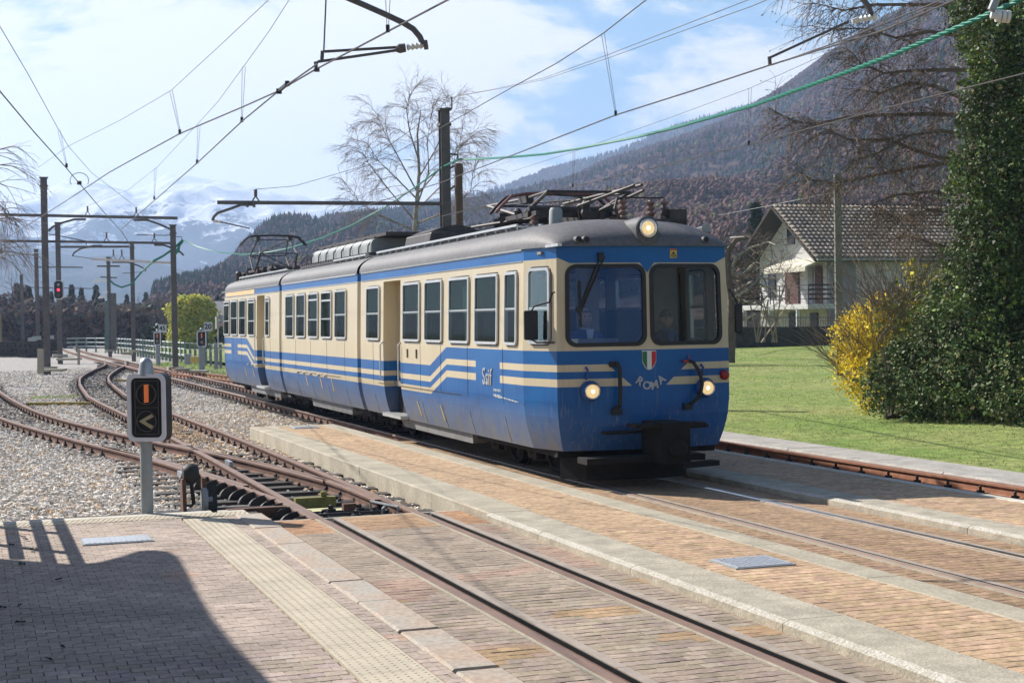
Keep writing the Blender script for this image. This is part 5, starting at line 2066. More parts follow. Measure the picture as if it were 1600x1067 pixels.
    for s in (-1, 1):                                     # hands resting on the desk
        w_ = P(s * .20, -.33, .20)
        bpts = [w_, w_ - C_.b * .05 + up * .0, w_ - C_.b * .09 + up * .002]
        be = [(0, 1), (1, 2)]
        br = [(.026, .018), (.034, .016), (.036, .013)]
        for f_ in range(4):
            o_ = (f_ - 1.5) * .019
            k0 = len(bpts)
            ln = (.07, .08, .075, .06)[f_]
            bpts += [w_ - C_.b * .10 + C_.n * o_ + up * .004, w_ - C_.b * (.10 + ln * .5) + C_.n * o_ * 1.1 + up * -.004, w_ - C_.b * (.10 + ln * .9) + C_.n * o_ * 1.1 + up * -.026]
            be += [(2, k0), (k0, k0 + 1), (k0 + 1, k0 + 2)]
            br += [.009, .0085, .007]
        k0 = len(bpts)
        bpts += [w_ - C_.b * .045 - C_.n * (s * .035) + up * -.004, w_ - C_.b * .075 - C_.n * (s * .055) + up * -.012]
        be += [(1, k0), (k0, k0 + 1)]
        br += [.011, .009]
        skin_chain('hand', bpts, be, br, [m_skin], t)
person(-.44, .78, 1.20, 'driver in pale-collared blue uniform seated behind the left windscreen', m_shirtb, m_shirtw, True)
person(.72, 1.02, 1.16, 'person in dark navy jacket seated behind the right windscreen', m_jacket, m_shirtb, False)

# ================================================================== MASTS, WIRES, SIGNALS
def hbeam(mb, a, b, w_, X, Y):
    a, b = Vector(a), Vector(b)
    c, L = (a + b) / 2, (b - a).length
    Z = (b - a).normalized()
    for s in (-1, 1):
        mb.box(c + Y * (s * w_ * .46), (w_, w_ * .09, L), X, Y, Z)
    mb.box(c, (w_ * .09, w_ * .86, L), X, Y, Z)
def post_insulator(parent, base, h):
    mb = MB()
    mb.bar(base - Vector((h * .28, 0, 0)), base + Vector((0, 0, h * .45)), .03, .03)
    mb.bar(base + Vector((h * .28, 0, 0)), base + Vector((0, 0, h * .45)), .03, .03)
    mb.lathe(base + Vector((0, 0, h * .4)), (0, 0, 1), [(0, .03), (h * .15, .05), (h * .2, .03), (h * .35, .05), (h * .4, .03), (h * .55, .05), (h * .6, .02)], 8)
    obj('insulator', mb, [m_mast], parent)
def mast(px_top, y_top, px_base, y_base, Y, w_, label, mat=None, box=False):
    a = D(px_base, y_base, Y)
    b = D(px_top, y_top, Y)
    b = Vector((a.x + (b.x - a.x) * .25, Y, b.z))
    t = empty('catenary_mast', a, label, 'mast')
    mb = MB()
    lo = Vector((a.x, Y, min(a.z, gz(a.x, a.y)) - .3))
    if box:
        mb.bar(lo, b, w_, w_)
    else:
        hbeam(mb, lo, b, w_, EP, EQ)
    obj('shaft', mb, [mat or m_mast], t)
    mb = MB(); mb.box(a + Vector((0, 0, .02)), (w_ * 3, w_ * 3, .14), EP, EQ); obj('footing', mb, [m_conc], t)
    mb = MB(); mb.box(b, (w_ * 1.35, w_ * 1.35, .05), EP, EQ); obj('cap', mb, [mat or m_mast], t)
    mb = MB(); mb.box(Vector((b.x, b.y, b.z - .35)), (w_ * 1.3, w_ * 1.3, .06), EP, EQ); obj('collar', mb, [mat or m_mast], t)
    return t
def crossbar(t, p0, p1, Y0, Y1, w_, ins_px=(), mat=None, ih=.38):
    a, b = D(*p0, Y0), D(*p1, Y1)
    mb = MB(); mb.bar(a, b, w_, w_); obj('crossbar', mb, [mat or m_mast], t)
    for px in ins_px:
        f = (px - p0[0]) / (p1[0] - p0[0])
        post_insulator(t, a.lerp(b, f) + Vector((0, 0, w_ / 2)), ih)
def arm(t, pts_, Y, r, name='bracket_arm'):
    mb = MB(); mb.tube([D(px, py, Y) for px, py in pts_], r, 6); obj(name, mb, [m_mast], t)

mA = mast(68, 278, 74, 576, 66, .27, 'tall brown steel mast at the left carrying two long crossbars')
crossbar(mA, (-30, 335), (277, 341), 66, 66, .12, (-8, 137, 213))
crossbar(mA, (-30, 376), (269, 380), 66, 66.6, .10, (166, 241))
arm(mA, [(134, 343), (116, 343), (98, 348), (82, 355), (76, 361)], 66, .05)
arm(mA, [(76, 366), (84, 367), (134, 377), (135, 383)], 66, .025, 'steady_arm')
arm(mA, [(209, 344), (231, 344), (250, 351), (266, 358)], 66, .05)
arm(mA, [(-12, 385), (-2, 389), (3, 396)], 66, .05)
mB = mast(270.5, 352, 274, 576, 66.6, .22, 'brown steel mast right of the forked crossbars, green cable fixed near its top')
crossbar(mB, (145, 405), (268, 411), 84, 67, .10, (183, 197), ih=.5)
arm(mB, [(241, 383), (256, 383), (272, 389), (282, 394), (287, 399)], 66.6, .045)
arm(mB, [(212, 367), (258, 368), (266, 367)], 66.6, .02, 'steady_arm')
arm(mB, [(274, 370), (284, 370), (284, 376)], 66.6, .02, 'steady_arm')
arm(mB, [(273, 396), (280, 394), (281, 378)], 66.6, .025, 'steady_arm')
mC = mast(207, 378, 209, 549, 88, .22, 'brown steel mast rising from the grass behind the white railed fence')
arm(mC, [(175, 410), (200, 410), (216, 415), (226, 420), (228, 424)], 88, .045)
arm(mC, [(192, 427), (222, 425)], 88, .02, 'steady_arm')
mD_ = mast(89.5, 348, 94, 556, 84, .26, 'steel mast behind the tall left mast, holding the three-lamp signal')
crossbar(mD_, (92, 386), (202, 385.5), 84, 84, .11, ())
arm(mD_, [(160, 384), (146, 384), (125, 389), (116, 395), (113, 400)], 84, .045)
arm(mD_, [(113, 400), (122, 401), (162, 407)], 84, .02, 'steady_arm')
mE = mast(54, 390, 60, 545, 108, .27, 'thin distant mast at far left with one slim crossbar')
crossbar(mE, (57, 417.5), (129, 417.8), 108, 108, .08)
mF = mast(32, 430, 36, 540, 135, .27, 'most distant mast at the far left edge, above the trees')
crossbar(mF, (33, 449), (150, 451), 135, 135, .08)
m_fgr = M('dull_green_steel', (.12, .15, .14), .7, .2, 3, .0)
mG = mast(169, 402, 172, 548, 100, .22, 'pole hung with street lamps and two short cross-arms')
crossbar(mG, (152, 416), (187, 416), 100, 100, .10)
crossbar(mG, (157, 433), (183, 434), 100, 100, .08)
mb = MB(); mb.bar(D(168, 470, 100), D(168, 548, 100), .30, .30); obj('lower_shaft', mb, [m_fgr], mG)
mb = MB(); mb.bar(D(177, 458, 100), D(178, 548, 100), .30, .30); obj('lower_shaft', mb, [m_mast], mG)
m_lampw = M('lamp_white', (.78, .78, .78), .4, .05, 9, .0)
for (px, py, w_) in ((156, 439, .5), (160.5, 465, .3), (166, 457, .2)):
    mb = MB(); c = D(px, py, 100); mb.prism([(-w_, -.06), (w_, -.02), (w_ * .8, .1), (-w_ * .6, .12)], -.12, .12, fn=lambda x, y, z: c + Vector((x, z, y))); obj('street_lamp_head', mb, [m_lampw], mG)
# the mast behind the train
mH = mast(693.5, 172, 699, 524, 36, .215, 'dark steel mast standing directly behind the middle of the train')
crossbar(mH, (340, 316.5), (692, 318.5), 36.3, 36, .085, (400,), ih=.27)
mb = MB(); mb.bar(D(706, 152, 36), D(706, 170, 36), .03, .03); mb.bar(D(696, 169, 36), D(707, 170, 36), .03, .03); mb.bar(D(690, 240, 36), D(715, 242, 36), .04, .04); mb.bar(D(715, 242, 36), D(715, 250, 36), .04, .04); obj('cable_bracket', mb, [m_mast], mH)
arm(mH, [(398, 320), (377, 320), (358, 327), (340, 333), (334, 339), (332, 345)], 36.2, .035)
mb = MB(); mb.lathe(D(333, 345.5, 36.2), Vector((1, 0, -.12)), [(0, .02), (.03, .045), (.06, .02), (.09, .045), (.12, .02), (.15, .045), (.18, .02)], 8); obj('insulator', mb, [m_white], mH)
arm(mH, [(345, 347), (390, 357)], 36.2, .018, 'steady_arm')
for px in (386.5, 397):
    mb = MB(); mb.box(D(px, 320, 36.2), (.05, .1, .12)); obj('clamp', mb, [m_mast], mH)
t = empty('telegraph_pole', D(717, 520, 42), 'brown wooden pole just right of the mast behind the train', 'pole')
mb = MB(); mb.tube([D(718, 540, 42), D(716.5, 256, 42)], [.14, .11], 10); obj('shaft', mb, [M('old_wood', (.13, .085, .06), .85, .3, 8, .4, 40, stretch=(8, 8, .6))], t)
mb = MB(); mb.bar(D(703, 263, 42), D(716, 257, 42), .05, .05); mb.bar(D(703, 296, 42), D(716, 287, 42), .05, .05); mb.box(D(722, 265, 42), (.06, .06, .2)); obj('pole_bracket', mb, [m_mast], t)
t = empty('telegraph_pole', D(1311, 560, 46), 'tall grey concrete pole between the house and the yellow bush', 'pole')
m_cpole = M('concrete_pole', (.17, .16, .14), .85, .2, 5, .3, 40)
mb = MB(); mb.bar(D(1312, 600, 46), D(1308.3, 272, 46), .17, .2); obj('shaft', mb, [m_cpole], t)

# nearby mast (left, outside the picture) whose bracket reaches over the first track
nm = Vector((-5.2, 9.5, 0))
t = empty('catenary_mast', nm, 'steel mast whose bracket arm hangs into the top of the picture left of centre', 'mast')
mb = MB(); hbeam(mb, nm - Vector((0, 0, .2)), nm + Vector((0, 0, 7.2)), .24, EP, EQ); obj('shaft', mb, [m_mast], t)
b0 = D(450, -150, 14.6)
mb = MB(); mb.bar(nm + Vector((0, 0, b0.z)), Vector((-.9, 14.4, b0.z)), .07, .07); obj('crossbar', mb, [m_mast], t)
mb = MB(); mb.tube([D(px, py, 14.4) for px, py in ((430, -70), (480, -35), (540, -4), (566, 7), (600, 22), (630, 36), (646, 46), (656, 58), (661, 70))], .028, 8); mb.tube([D(430, -70, 14.4), D(400, -80, 14.4), Vector((D(400, -80, 14.4).x, 14.4, b0.z))], .028, 8); obj('bracket_arm', mb, [m_mast], t, smooth=True)
mb = MB()
aI, bI = D(662, 71, 14.4), D(630, 75.5, 14.4)
ax_ = (bI - aI).normalized()
mb.lathe(aI, ax_, [(-.03, .03), (.0, .03), (.005, .018), (.03, .034), (.045, .018), (.07, .034), (.085, .018), (.11, .034), (.125, .018), (.15, .034), (.16, .018)], 12)
obj('insulator', mb, [m_white], t, smooth=True)
mb = MB(); mb.lathe(aI, ax_, [(-.04, .045), (.0, .045)], 10); mb.lathe(aI + ax_ * .17, ax_, [(0, .04), (.06, .045), (.09, .03)], 10); obj('insulator_cap', mb, [m_mast], t)
mb = MB(); mb.tube([D(626, 74, 14.4), D(507, 81, 14.4)], .014, 6); mb.tube([D(620, 79, 14.4), D(496, 97, 14.4)], .014, 6); mb.tube([D(511, -40, 14.4), D(506, 80, 14.4)], .008, 5)
obj('steady_arm', mb, [m_mast], t)
mb = MB(); mb.bar(D(504, 80, 14.4), D(503, 94, 14.4), .035, .03); mb.bar(D(493, 97, 14.4), D(494.5, 109, 14.4), .035, .03); mb.box(D(495, 110, 14.4), (.05, .03, .03)); obj('wire_clamp', mb, [m_mast], t)
nm2 = PQ(10.9 + 1.6, 9.6)
t = empty('catenary_mast', nm2, 'steel mast whose two bracket arms hang into the top right of the picture', 'mast')
mb = MB(); hbeam(mb, nm2 - Vector((0, 0, .3)), nm2 + Vector((0, 0, 7.0)), .24, EP, EQ); obj('shaft', mb, [m_mast], t)
mb = MB(); mb.bar(nm2 + Vector((0, 0, 6.0)), Vector((2.6, 14.3, 6.0)), .07, .07); obj('crossbar', mb, [m_mast], t)
mb = MB(); mb.tube([D(px, py, 14.4) for px, py in ((1300, -90), (1325, -40), (1344, -8), (1352, 4), (1358, 14), (1362, 26))], .028, 8); obj('bracket_arm', mb, [m_mast], t, smooth=True)
mb = MB(); aI, bI = D(1364, 27, 14.4), D(1328, 34, 14.4); ax_ = (bI - aI).normalized()
mb.lathe(aI, ax_, [(-.03, .03), (.0, .03), (.005, .018), (.03, .034), (.045, .018), (.07, .034), (.085, .018), (.11, .034), (.125, .018), (.15, .03), (.2, .02)], 12); obj('insulator', mb, [m_white], t, smooth=True)
mb = MB(); mb.tube([D(1326, 34, 14.4), D(1202, 91, 14.4)], .013, 6); mb.bar(D(1202, 89, 14.4), D(1203, 101, 14.4), .035, .03); obj('steady_arm', mb, [m_mast], t)
mb = MB(); mb.tube([D(px, py, 12.2) for px, py in ((1590, -70), (1566, -25), (1556, 0), (1549, 17))], .033, 8); obj('bracket_arm', mb, [m_steelpaint], t, smooth=True)
mb = MB(); aI = D(1548, 24, 12.2); ax_ = Vector((1, 0, -.12)).normalized()
mb.lathe(aI, ax_, [(0, .025), (.04, .03), (.045, .05), (.075, .05), (.08, .03), (.085, .05), (.115, .05), (.12, .03), (.125, .05), (.15, .05), (.155, .02)], 14); obj('insulator', mb, [m_white], t, smooth=True)

m_wire = M('copper_wire', (.10, .085, .08), .5, .2, 9, .0, metal=.4)
m_gcab = M('green_cable', (.015, .20, .13), .45, .15, 9, .0)
def wire(name, pts_, r, label, cat='overhead wire', mat=None, n=5):
    mb = MB(); mb.tube(pts_, r, n, cap=True)
    o = obj(name, mb, [mat or m_wire])
    return props(o, label, cat)
ZC, ZM = 4.3, 5.35
def Gs(L, z):
    return [G(px, py, z) for px, py in L]
def dropper(pt, pb, z0, z1, label):
    a, b = G(*pt, z1), G(*pb, z0)
    a = Vector((b.x + (a.x - b.x) * .3, b.y, a.z)) if False else D(pt[0], pt[1], b.y)
    t = empty('dropper', b, label, 'dropper wire', 'droppers between carrier and contact wires')
    for s in (-1, 1):
        mb = MB(); mb.tube([a + Vector((.018 * s, 0, 0)), b + Vector((.006 * s, 0, .03))], .0028, 4); obj('strand', mb, [m_wire], t)
    mb = MB(); mb.box(b + Vector((0, 0, .02)), (.03, .03, .06)); obj('clip', mb, [m_black], t)
wire('contact_wire', Gs([(1020, -160), (860, -80), (700, 0), (491, 110), (436, 142)], ZC), .0085, 'dark contact wire falling from the top centre to the splice left of the bracket arm')
wire('contact_wire', Gs([(436, 142), (380, 167), (281, 209), (204, 251), (170, 270), (105, 313), (40, 354), (-60, 415)], ZC), .0085, 'left fork of the forked contact wire, running down to the far left mast')
wire('contact_wire', Gs([(496, 100), (436, 142), (379, 189), (308, 255), (243, 312), (214, 337), (190, 358)], ZC), .0085, 'right fork of the forked contact wire, running down to the crossbar end')
mb = MB(); mb.bar(G(436, 142, ZC + .01), G(448, 132, ZC + .01), .03, .03); mb.box(G(436, 143, ZC), (.05, .05, .05)); mb.box(G(449, 131, ZC + .02), (.04, .05, .05)); props(obj('wire_splice', mb, [m_black]), 'black splice clamp where the contact wire forks', 'clamp')
wire('contact_wire', Gs([(-160, -90), (0, 143), (52, 205), (103, 262), (143, 309), (167, 337), (190, 362), (205, 385)], ZC), .008, 'contact wire coming down from the left edge across the crossbars')
wire('carrier_wire', Gs([(-60, -70), (0, 42), (45, 118), (90, 200), (107, 229), (143, 270), (190, 306), (212, 323)], ZM), .005, 'thin carrier wire coming down from the left edge to the crossbar insulator')
wire('carrier_wire', Gs([(560, -160), (420, 0), (340, 75), (267, 142), (190, 187), (106, 229), (60, 262)], ZM), .004, 'thin carrier wire from top left of centre down past the forked wires')
wire('carrier_wire', Gs([(520, -140), (452, 0), (420, 50), (381, 104), (340, 160), (308, 195), (245, 262), (200, 297), (137, 322)], ZM), .004, 'second thin carrier wire, steeper, from the top left of centre')
wire('contact_wire', Gs([(1700, -90), (1492, 0), (1380, 48), (1203, 102), (1085, 141), (962, 180), (800, 243), (690, 285), (560, 325), (445, 368), (395, 357)][:9], ZC), .0085, 'contact wire above the train, clamped by the arm at the top right')
wire('contact_wire', Gs([(1640, -70), (1472, 0), (1320, 62), (1206, 102)], ZC + .02), .0065, 'second strand joining the contact wire above the train from the top right')
wire('carrier_wire', Gs([(1180, -120), (1010, 0), (942, 53), (870, 99), (800, 137), (706, 190), (620, 238), (540, 272)], 5.5), .0075, 'thick dark carrier wire from top right of centre crossing the mast behind the train')
pA, pB = D(706, 152, 36), D(1175, 0, 15)
for k, dz in enumerate((0, -.09)):
    L_ = [along(px, py, pA, pB) for px, py in ((706, 152), (780, 138), (850, 122), (950, 86), (1060, 43), (1175, -2), (1300, -60))]
    L_ = [p + Vector((0, 0, dz * i / 6)) for i, p in enumerate(L_)]
    wire('feeder_wire', L_, .0045, ('upper' if k == 0 else 'lower') + ' of two thin parallel feeder wires rising from the mast top to the right', 'feeder wire')
wire('feeder_wire', [along(px, py, D(399, 296, 36), D(706, 152, 36.5)) for px, py in ((399, 296), (460, 291), (560, 262), (640, 205), (706, 152))], .006, 'thin wire rising from the crossbar insulator to the top of the mast behind the train', 'feeder wire')
wire('contact_wire', Gs([(1750, 75), (1600, 115), (1400, 165), (1170, 226), (1030, 260), (895, 292), (800, 312), (690, 338)], ZC), .008, 'contact wire over the right-hand track, lowest wire before the hillside')
wire('carrier_wire', Gs([(1500, -10), (1380, 45), (1290, 85), (1172, 138), (1050, 183), (897, 237), (800, 268)], ZM + .1), .0038, 'thin carrier wire over the right-hand track above the green cable')
wire('feeder_wire', [D(px, py, Y) for px, py, Y in ((0, 397, 90), (80, 394, 90), (145, 388, 90))], .018, 'pale thin wire crossing behind the tall left masts', 'feeder wire', m_lampw)
wire('feeder_wire', [D(px, py, Y) for px, py, Y in ((1700, 305, 60), (1560, 300, 60), (1345, 298, 60), (1305, 300, 60), (1200, 322, 75), (1125, 336, 90))], .012, 'thin wire strung past the house roof to the concrete pole', 'feeder wire', m_steelpaint)
for (a_, b_, l_) in (((267, 142), (281, 209), 'dropper loop in the upper left sky, leftmost of the near three'), ((381, 104), (378, 190), 'dropper loop in the upper left sky, tallest, right of the others'),
                     ((311, 195), (308, 255), 'dropper loop in the upper left sky just below the tallest one'), ((942, 53), (962, 180), 'long slanting dropper loop right of centre in the sky'),
                     ((1172, 138), (1170, 226), 'dropper loop hanging in front of the hillside, right one'), ((897, 237), (895, 292), 'dropper loop above the pantograph, shortest on the right side'),
                     ((92, 203), (104, 261), 'single thin dropper beside the left edge wires'), ((606, 0), (606, 49), 'dropper loop at the top beside the near bracket arm'),
                     ((243, 262), (241, 311), 'small dropper above the right end of the long crossbar')):
    dropper(a_, b_, ZC, ZM, l_)
# loops (jumpers) by the wire crossing
mb = MB(); c = G(124, 286, ZC); mb.tube([c + Vector((.12 * math.cos(a), 0, .10 * math.sin(a) + .03)) * 1.3 for a in np.linspace(-.5, math.pi + .5, 12)], .006, 5)
mb.box(c, (.06, .06, .06)); props(obj('jumper_loop', mb, [m_wire]), 'small looped jumper where two contact wires cross at the left', 'jumper wire')
# twisted green cable
pA, pB = D(718, 248, 36), D(1597, 0, 13)
path_ = [along(px, py, pA, pB) for px, py in ((716, 249), (742, 249), (800, 245.5), (850, 241), (900, 233), (950, 223), (1000, 213), (1060, 198), (1120, 181), (1180, 164), (1250, 139), (1320, 114), (1400, 84), (1480, 50), (1550, 20), (1600, -3), (1700, -50))]
pA2, pB2 = D(690, 262, 36), D(285, 375, 66)
path2 = [along(px, py, pA2, pB2) for px, py in ((716, 249), (690, 262), (650, 292), (600, 325), (550, 352), (500, 373), (450, 388), (420, 394), (380, 398), (340, 394), (310, 386), (286, 375))]
def cable(L, label, r=.0135, strands=3, pitch=.42):
    t = empty('twisted_cable', L[0], label, 'green cable')
    # resample
    P = []
    for a, b in zip(L[:-1], L[1:]):
        n = max(2, int((b - a).length / .09))
        for k in range(n):
            P.append(a.lerp(b, k / n))
    for s in range(strands):
        pts_ = []
        acc = 0
        for i, p in enumerate(P):
            if i:
                acc += (p - P[i - 1]).length
            d = (P[min(i + 1, len(P) - 1)] - P[max(i - 1, 0)]).normalized()
            X = d.cross(Vector((0, 0, 1))).normalized()
            Y = d.cross(X)
            a = acc / pitch * 2 * math.pi + s * 2 * math.pi / strands
            pts_.append(p + (X * math.cos(a) + Y * math.sin(a)) * r)
        mb = MB(); mb.tube(pts_, r * .95, 5); obj('strand', mb, [m_gcab], t, smooth=True)
cable(path_, 'thick twisted green cable sweeping from the mast behind the train to the top right corner')
cable(path2, 'twisted green cable sagging from the mast behind the train to the left mast')
mb = MB(); mb.tube([D(px, py, 66.6) for px, py in ((286, 375), (272, 388), (255, 400), (240, 408))] + [D(px, py, 84) for px, py in ((222, 424), (205, 444), (190, 449), (178, 444), (172, 438))], .05, 6)
props(obj('twisted_cable', mb, [m_gcab]), 'green cable loop hanging between the far left masts', 'green cable')
mb = MB(); mb.tube([D(px, py, 66.5) for px, py in ((286, 376), (281, 383), (276, 392), (275, 397))], .05, 6); props(obj('cable_tail', mb, [m_gcab]), 'short green cable tail curving down at the left mast top', 'green cable')

# ------------------------------------------------------------------ signals
m_sigrim = M('signal_rim_grey', (.74, .72, .76), .5, .06, 8, .05, 90)
m_amber = M('amber_strip', (.9, .30, .10), .4, .1, 200, .0, emit=(1, .22, .05), es=.28)
m_arrow = M('cream_arrow', (.42, .36, .22), .5, .1, 9, .0)
m_redl = M('red_light', (1, .05, .05), .3, 0, 5, .0, emit=(1, .02, .06), es=2.5)
def stop_signal(base, px_head, w_, label, arrow=True):
    """base: foot of the post; head given by its four picture limits at the depth of the post"""
    x0, x1, y0, y1, ydome = px_head
    Y = base.y
    tl, br = D(x0, y0, Y), D(x1, y1, Y)
    W_, H_ = br.x - tl.x, tl.z - br.z
    c = Vector(((tl.x + br.x) / 2, Y - .06, (tl.z + br.z) / 2))
    t = empty('railway_signal', base, label, 'railway signal')
    R = Matrix.Rotation(math.radians(-10), 4, 'Z')
    X = R @ Vector((1, 0, 0)); Yd = R @ Vector((0, 1, 0))
    mp_ = lambda a, b, o_: c + X * a + Vector((0, 0, b)) - Yd * o_
    mb = MB(); mb.tube([Vector((base.x, Y, base.z - .25)), Vector((base.x, Y, c.z - H_ / 2 + .05))], w_, 14); obj('post', mb, [m_steelpaint], t, smooth=True)
    mb = MB(); mb.prism(rrect(-W_ / 2, W_ / 2, -H_ / 2, H_ / 2, W_ * .17, 6), -.12, .03, fn=mp_); hd = obj('signal_head', mb, [m_black], t, smooth=True)
    mb = MB(); ring_mb(mb, mp_, rrect(-W_ / 2 * 1.0, W_ / 2 * 1.0, -H_ / 2, H_ / 2, W_ * .18, 6), rrect(-W_ / 2 * .80, W_ / 2 * .80, -H_ / 2 * .88, H_ / 2 * .88, W_ * .13, 6), .028, .05); obj('rim', mb, [m_sigrim], hd, smooth=True)
    if W_ > .3 and arrow:
        a, b = W_ * .31, H_ * .40
        mb = MB(); ring_mb(mb, mp_, rrect(-a, a, -b, b, .008, 2), rrect(-a + .006, a - .006, -b + .006, b - .006, .006, 2), .03, .036); mb.box(mp_(0, 0, .033), (2 * a, .006, .006), X, Yd); obj('front_bezel', mb, [m_mast], hd)
        for s in (1, -1):
            cz = s * b * .5 + .0
            mb = MB()
            n = 22
            rr_ = W_ * .26
            for (r_, o_) in ((rr_, .03), (rr_, .055), (rr_ - .006, .055), (rr_ - .006, .031)):
                for j in range(n):
                    q_ = 2 * math.pi * j / n
                    mb.v.append(tuple(mp_(r_ * math.cos(q_), cz + r_ * math.sin(q_), o_ * (1 if s * 0 == 0 else 1))))
            for lv in range(3):
                for j in range(n):
                    k = (j + 1) % n
                    mb.f.append((lv * n + j, lv * n + k, lv * n + n + k, lv * n + n + j)); mb.mi.append(0)
            obj('lens_hood', mb, [m_mast], hd, smooth=True)
            mb = MB(); mb.lathe(mp_(0, cz, .031), -Yd, [(0, rr_ - .01), (.004, rr_ * .6), (.006, 0)], 20); obj('lens', mb, [m_black], hd)
        mb = MB()
        for k in range(9):
            zz = b * .5 - .085 + k * .0205
            mb.prism([(-.024, zz), (.024, zz + .006), (.024, zz + .016), (-.024, zz + .012)], .036, .041, fn=mp_)
        obj('amber_bar', mb, [m_amber], hd)
        mb = MB()
        zc = -b * .5
        mb.prism([(-.085, zc), (.055, zc + .075), (.075, zc + .045), (-.02, zc), (.072, zc - .05), (.052, zc - .08)], .036, .042, fn=mp_)
        obj('arrow', mb, [m_arrow], hd)
    else:
        mb = MB(); mb.prism([(-W_ * .06, H_ * .12), (W_ * .06, H_ * .12), (W_ * .06, H_ * .3), (-W_ * .06, H_ * .3)], .032, .04, fn=mp_); obj('amber_bar', mb, [m_arrow], hd)
        mb = MB(); mb.prism([(-W_ * .08, -H_ * .2), (W_ * .08, -H_ * .12), (W_ * .08, -H_ * .28)], .032, .04, fn=mp_); obj('arrow', mb, [m_arrow], hd)
    dz = D((x0 + x1) / 2, ydome, Y).z
    r0 = W_ * .19
    base_d = Vector((c.x - W_ * .05, Y - .03, c.z + H_ / 2 - .02))
    hh = dz - base_d.z
    prof = [(0, r0 * 1.1), (hh * .55, r0 * .88)] + [(hh * .55 + hh * .45 * math.sin(a), r0 * .88 * math.cos(a)) for a in np.linspace(.2, math.pi / 2, 6)]
    mb = MB(); mb.lathe(base_d, (0, 0, 1), prof, 18); obj('dome', mb, [m_steelpaint if W_ < .3 else m_steel], t, smooth=True)
    return t
stop_signal(Vector((G(230, 802, 0).x, G(230, 802, 0).y, 0)), (201, 266, 584, 688, 558), .062, 'large black signal with amber bar and cream arrow at the platform edge')
s2 = stop_signal(D(247, 566, 78), (240.5, 252.5, 519, 539, 514), .12, 'small far signal beneath the 45 board')
s3 = stop_signal(D(315.5, 577, 66), (308, 324, 517, 542, 512), .13, 'small far signal beneath the 20 board, near the train tail')
m_signw = M('sign_white', (.62, .63, .64), .6, .06, 8, .0)
for (s_, Y, x0, x1, y0, y1, txt, lab) in ((s2, 77.8, 248, 260, 507, 519.5, '45', 'white speed board reading 45 in front of the brown mast'), (s3, 65.8, 319, 331.5, 503.5, 517.5, '20', 'white speed board reading 20 close to the train tail')):
    a, b = D(x0, y1, Y), D(x1, y0, Y)
    c = (a + b) / 2
    t = empty('speed_board', Vector((c.x, Y, a.z)), lab, 'speed sign')
    mb = MB(); mb.box(c, (b.x - a.x, .04, b.z - a.z)); obj('board', mb, [m_signw], t)
    mb = MB(); mb.bar(Vector((a.x + .02, Y + .03, a.z - .05)), Vector((a.x + .02, Y + .03, b.z)), .04, .04); mb.bar(Vector((a.x - .35, Y + .03, a.z + .05)), Vector((a.x + .05, Y + .03, a.z + .05)), .04, .04); obj('bracket', mb, [m_steelpaint], t)
    text_part(txt, Vector((c.x, Y - .025, c.z)), (1, 0, 0), (0, 0, 1), (b.z - a.z) * .82, m_black, t, 'number', bold=.008)
# three-lamp signal on the mast
c = D(93, 453, 83.6)
t = empty('railway_signal', c - Vector((0, 0, .55)), 'long black signal head with pale border and a red lamp on a mast', 'railway signal')
k_ = 83.6 / 2400
oct_ = lambda w_, h_, ch: [(-w_ + ch, -h_), (w_ - ch, -h_), (w_, -h_ + ch), (w_, h_ - ch), (w_ - ch, h_), (-w_ + ch, h_), (-w_, h_ - ch), (-w_, -h_ + ch)]
mb = MB(); mb.prism(oct_(.27, .52, .12), 0, .08, fn=lambda x, y, z: c + Vector((x, -.1 - z, y))); obj('border', mb, [m_signw], t)
mb = MB(); mb.prism(oct_(.225, .475, .11), .08, .12, fn=lambda x, y, z: c + Vector((x, -.1 - z, y))); obj('signal_head', mb, [m_black], t)
for k, mt_ in ((.28, m_steelpaint), (0, m_redl), (-.28, m_gear)):
    mb = MB(); mb.lathe(c + Vector((0, -.2, k)), (0, -1, 0), [(0, .085), (.03, .07), (.04, 0)], 12); obj('lamp', mb, [mt_], t)

# ------------------------------------------------------------------ fence along the main line, posts, boxes
m_galv = M('fence_pale', (.62, .66, .64), .5, .1, 6, .0)
m_fgreen = M('fence_post_green', (.16, .22, .19), .6, .15, 6, .0)
basepts = [(345, 574), (322, 570), (290, 566), (272, 563), (254, 560.5), (237, 558), (220, 555.5), (207, 553.5), (195, 552), (180, 550.5), (165, 549.3), (150, 548.8), (135, 548.6), (120, 548.9), (105, 549.5)]
bp_ = [G(px, py, -.1) for px, py in basepts]
t = empty('railing_fence', bp_[8], 'long pale railing fence with green posts curving beside the distant main line', 'fence')
for i in range(len(bp_) - 1):
    a, b = bp_[i], bp_[i + 1]
    for h in (.38, .70, 1.02):
        mb = MB(); mb.bar(a + Vector((0, 0, h)), b + Vector((0, 0, h)), .06, .06 if i > 1 else .03); obj('rail', mb, [m_galv if i > 1 else m_fgreen], t)
    n = max(1, int((b - a).length / 1.3))
    for k in range(n):
        p = a.lerp(b, k / n)
        mb = MB(); mb.bar(p - Vector((0, 0, .3)), p + Vector((0, 0, 1.06)), .11, .11); obj('post', mb, [m_fgreen], t)
def post(px, y0, y1, Y, w_, name, label, mat):
    mb = MB(); mb.bar(D(px, y1, Y), D(px, y0, Y), w_, w_); return props(obj(name, mb, [mat]), label, 'post')
post(63.5, 545, 584, 59, .20, 'concrete_post', 'short concrete post in front of the tall left mast', m_conc)
post(123, 545, 570, 70, .10, 'marker_post', 'short grey marker post left of the diverging rails', m_conc)
post(338, 536, 577, 66, .15, 'concrete_post', 'square concrete post close to the train tail', m_steelpaint)
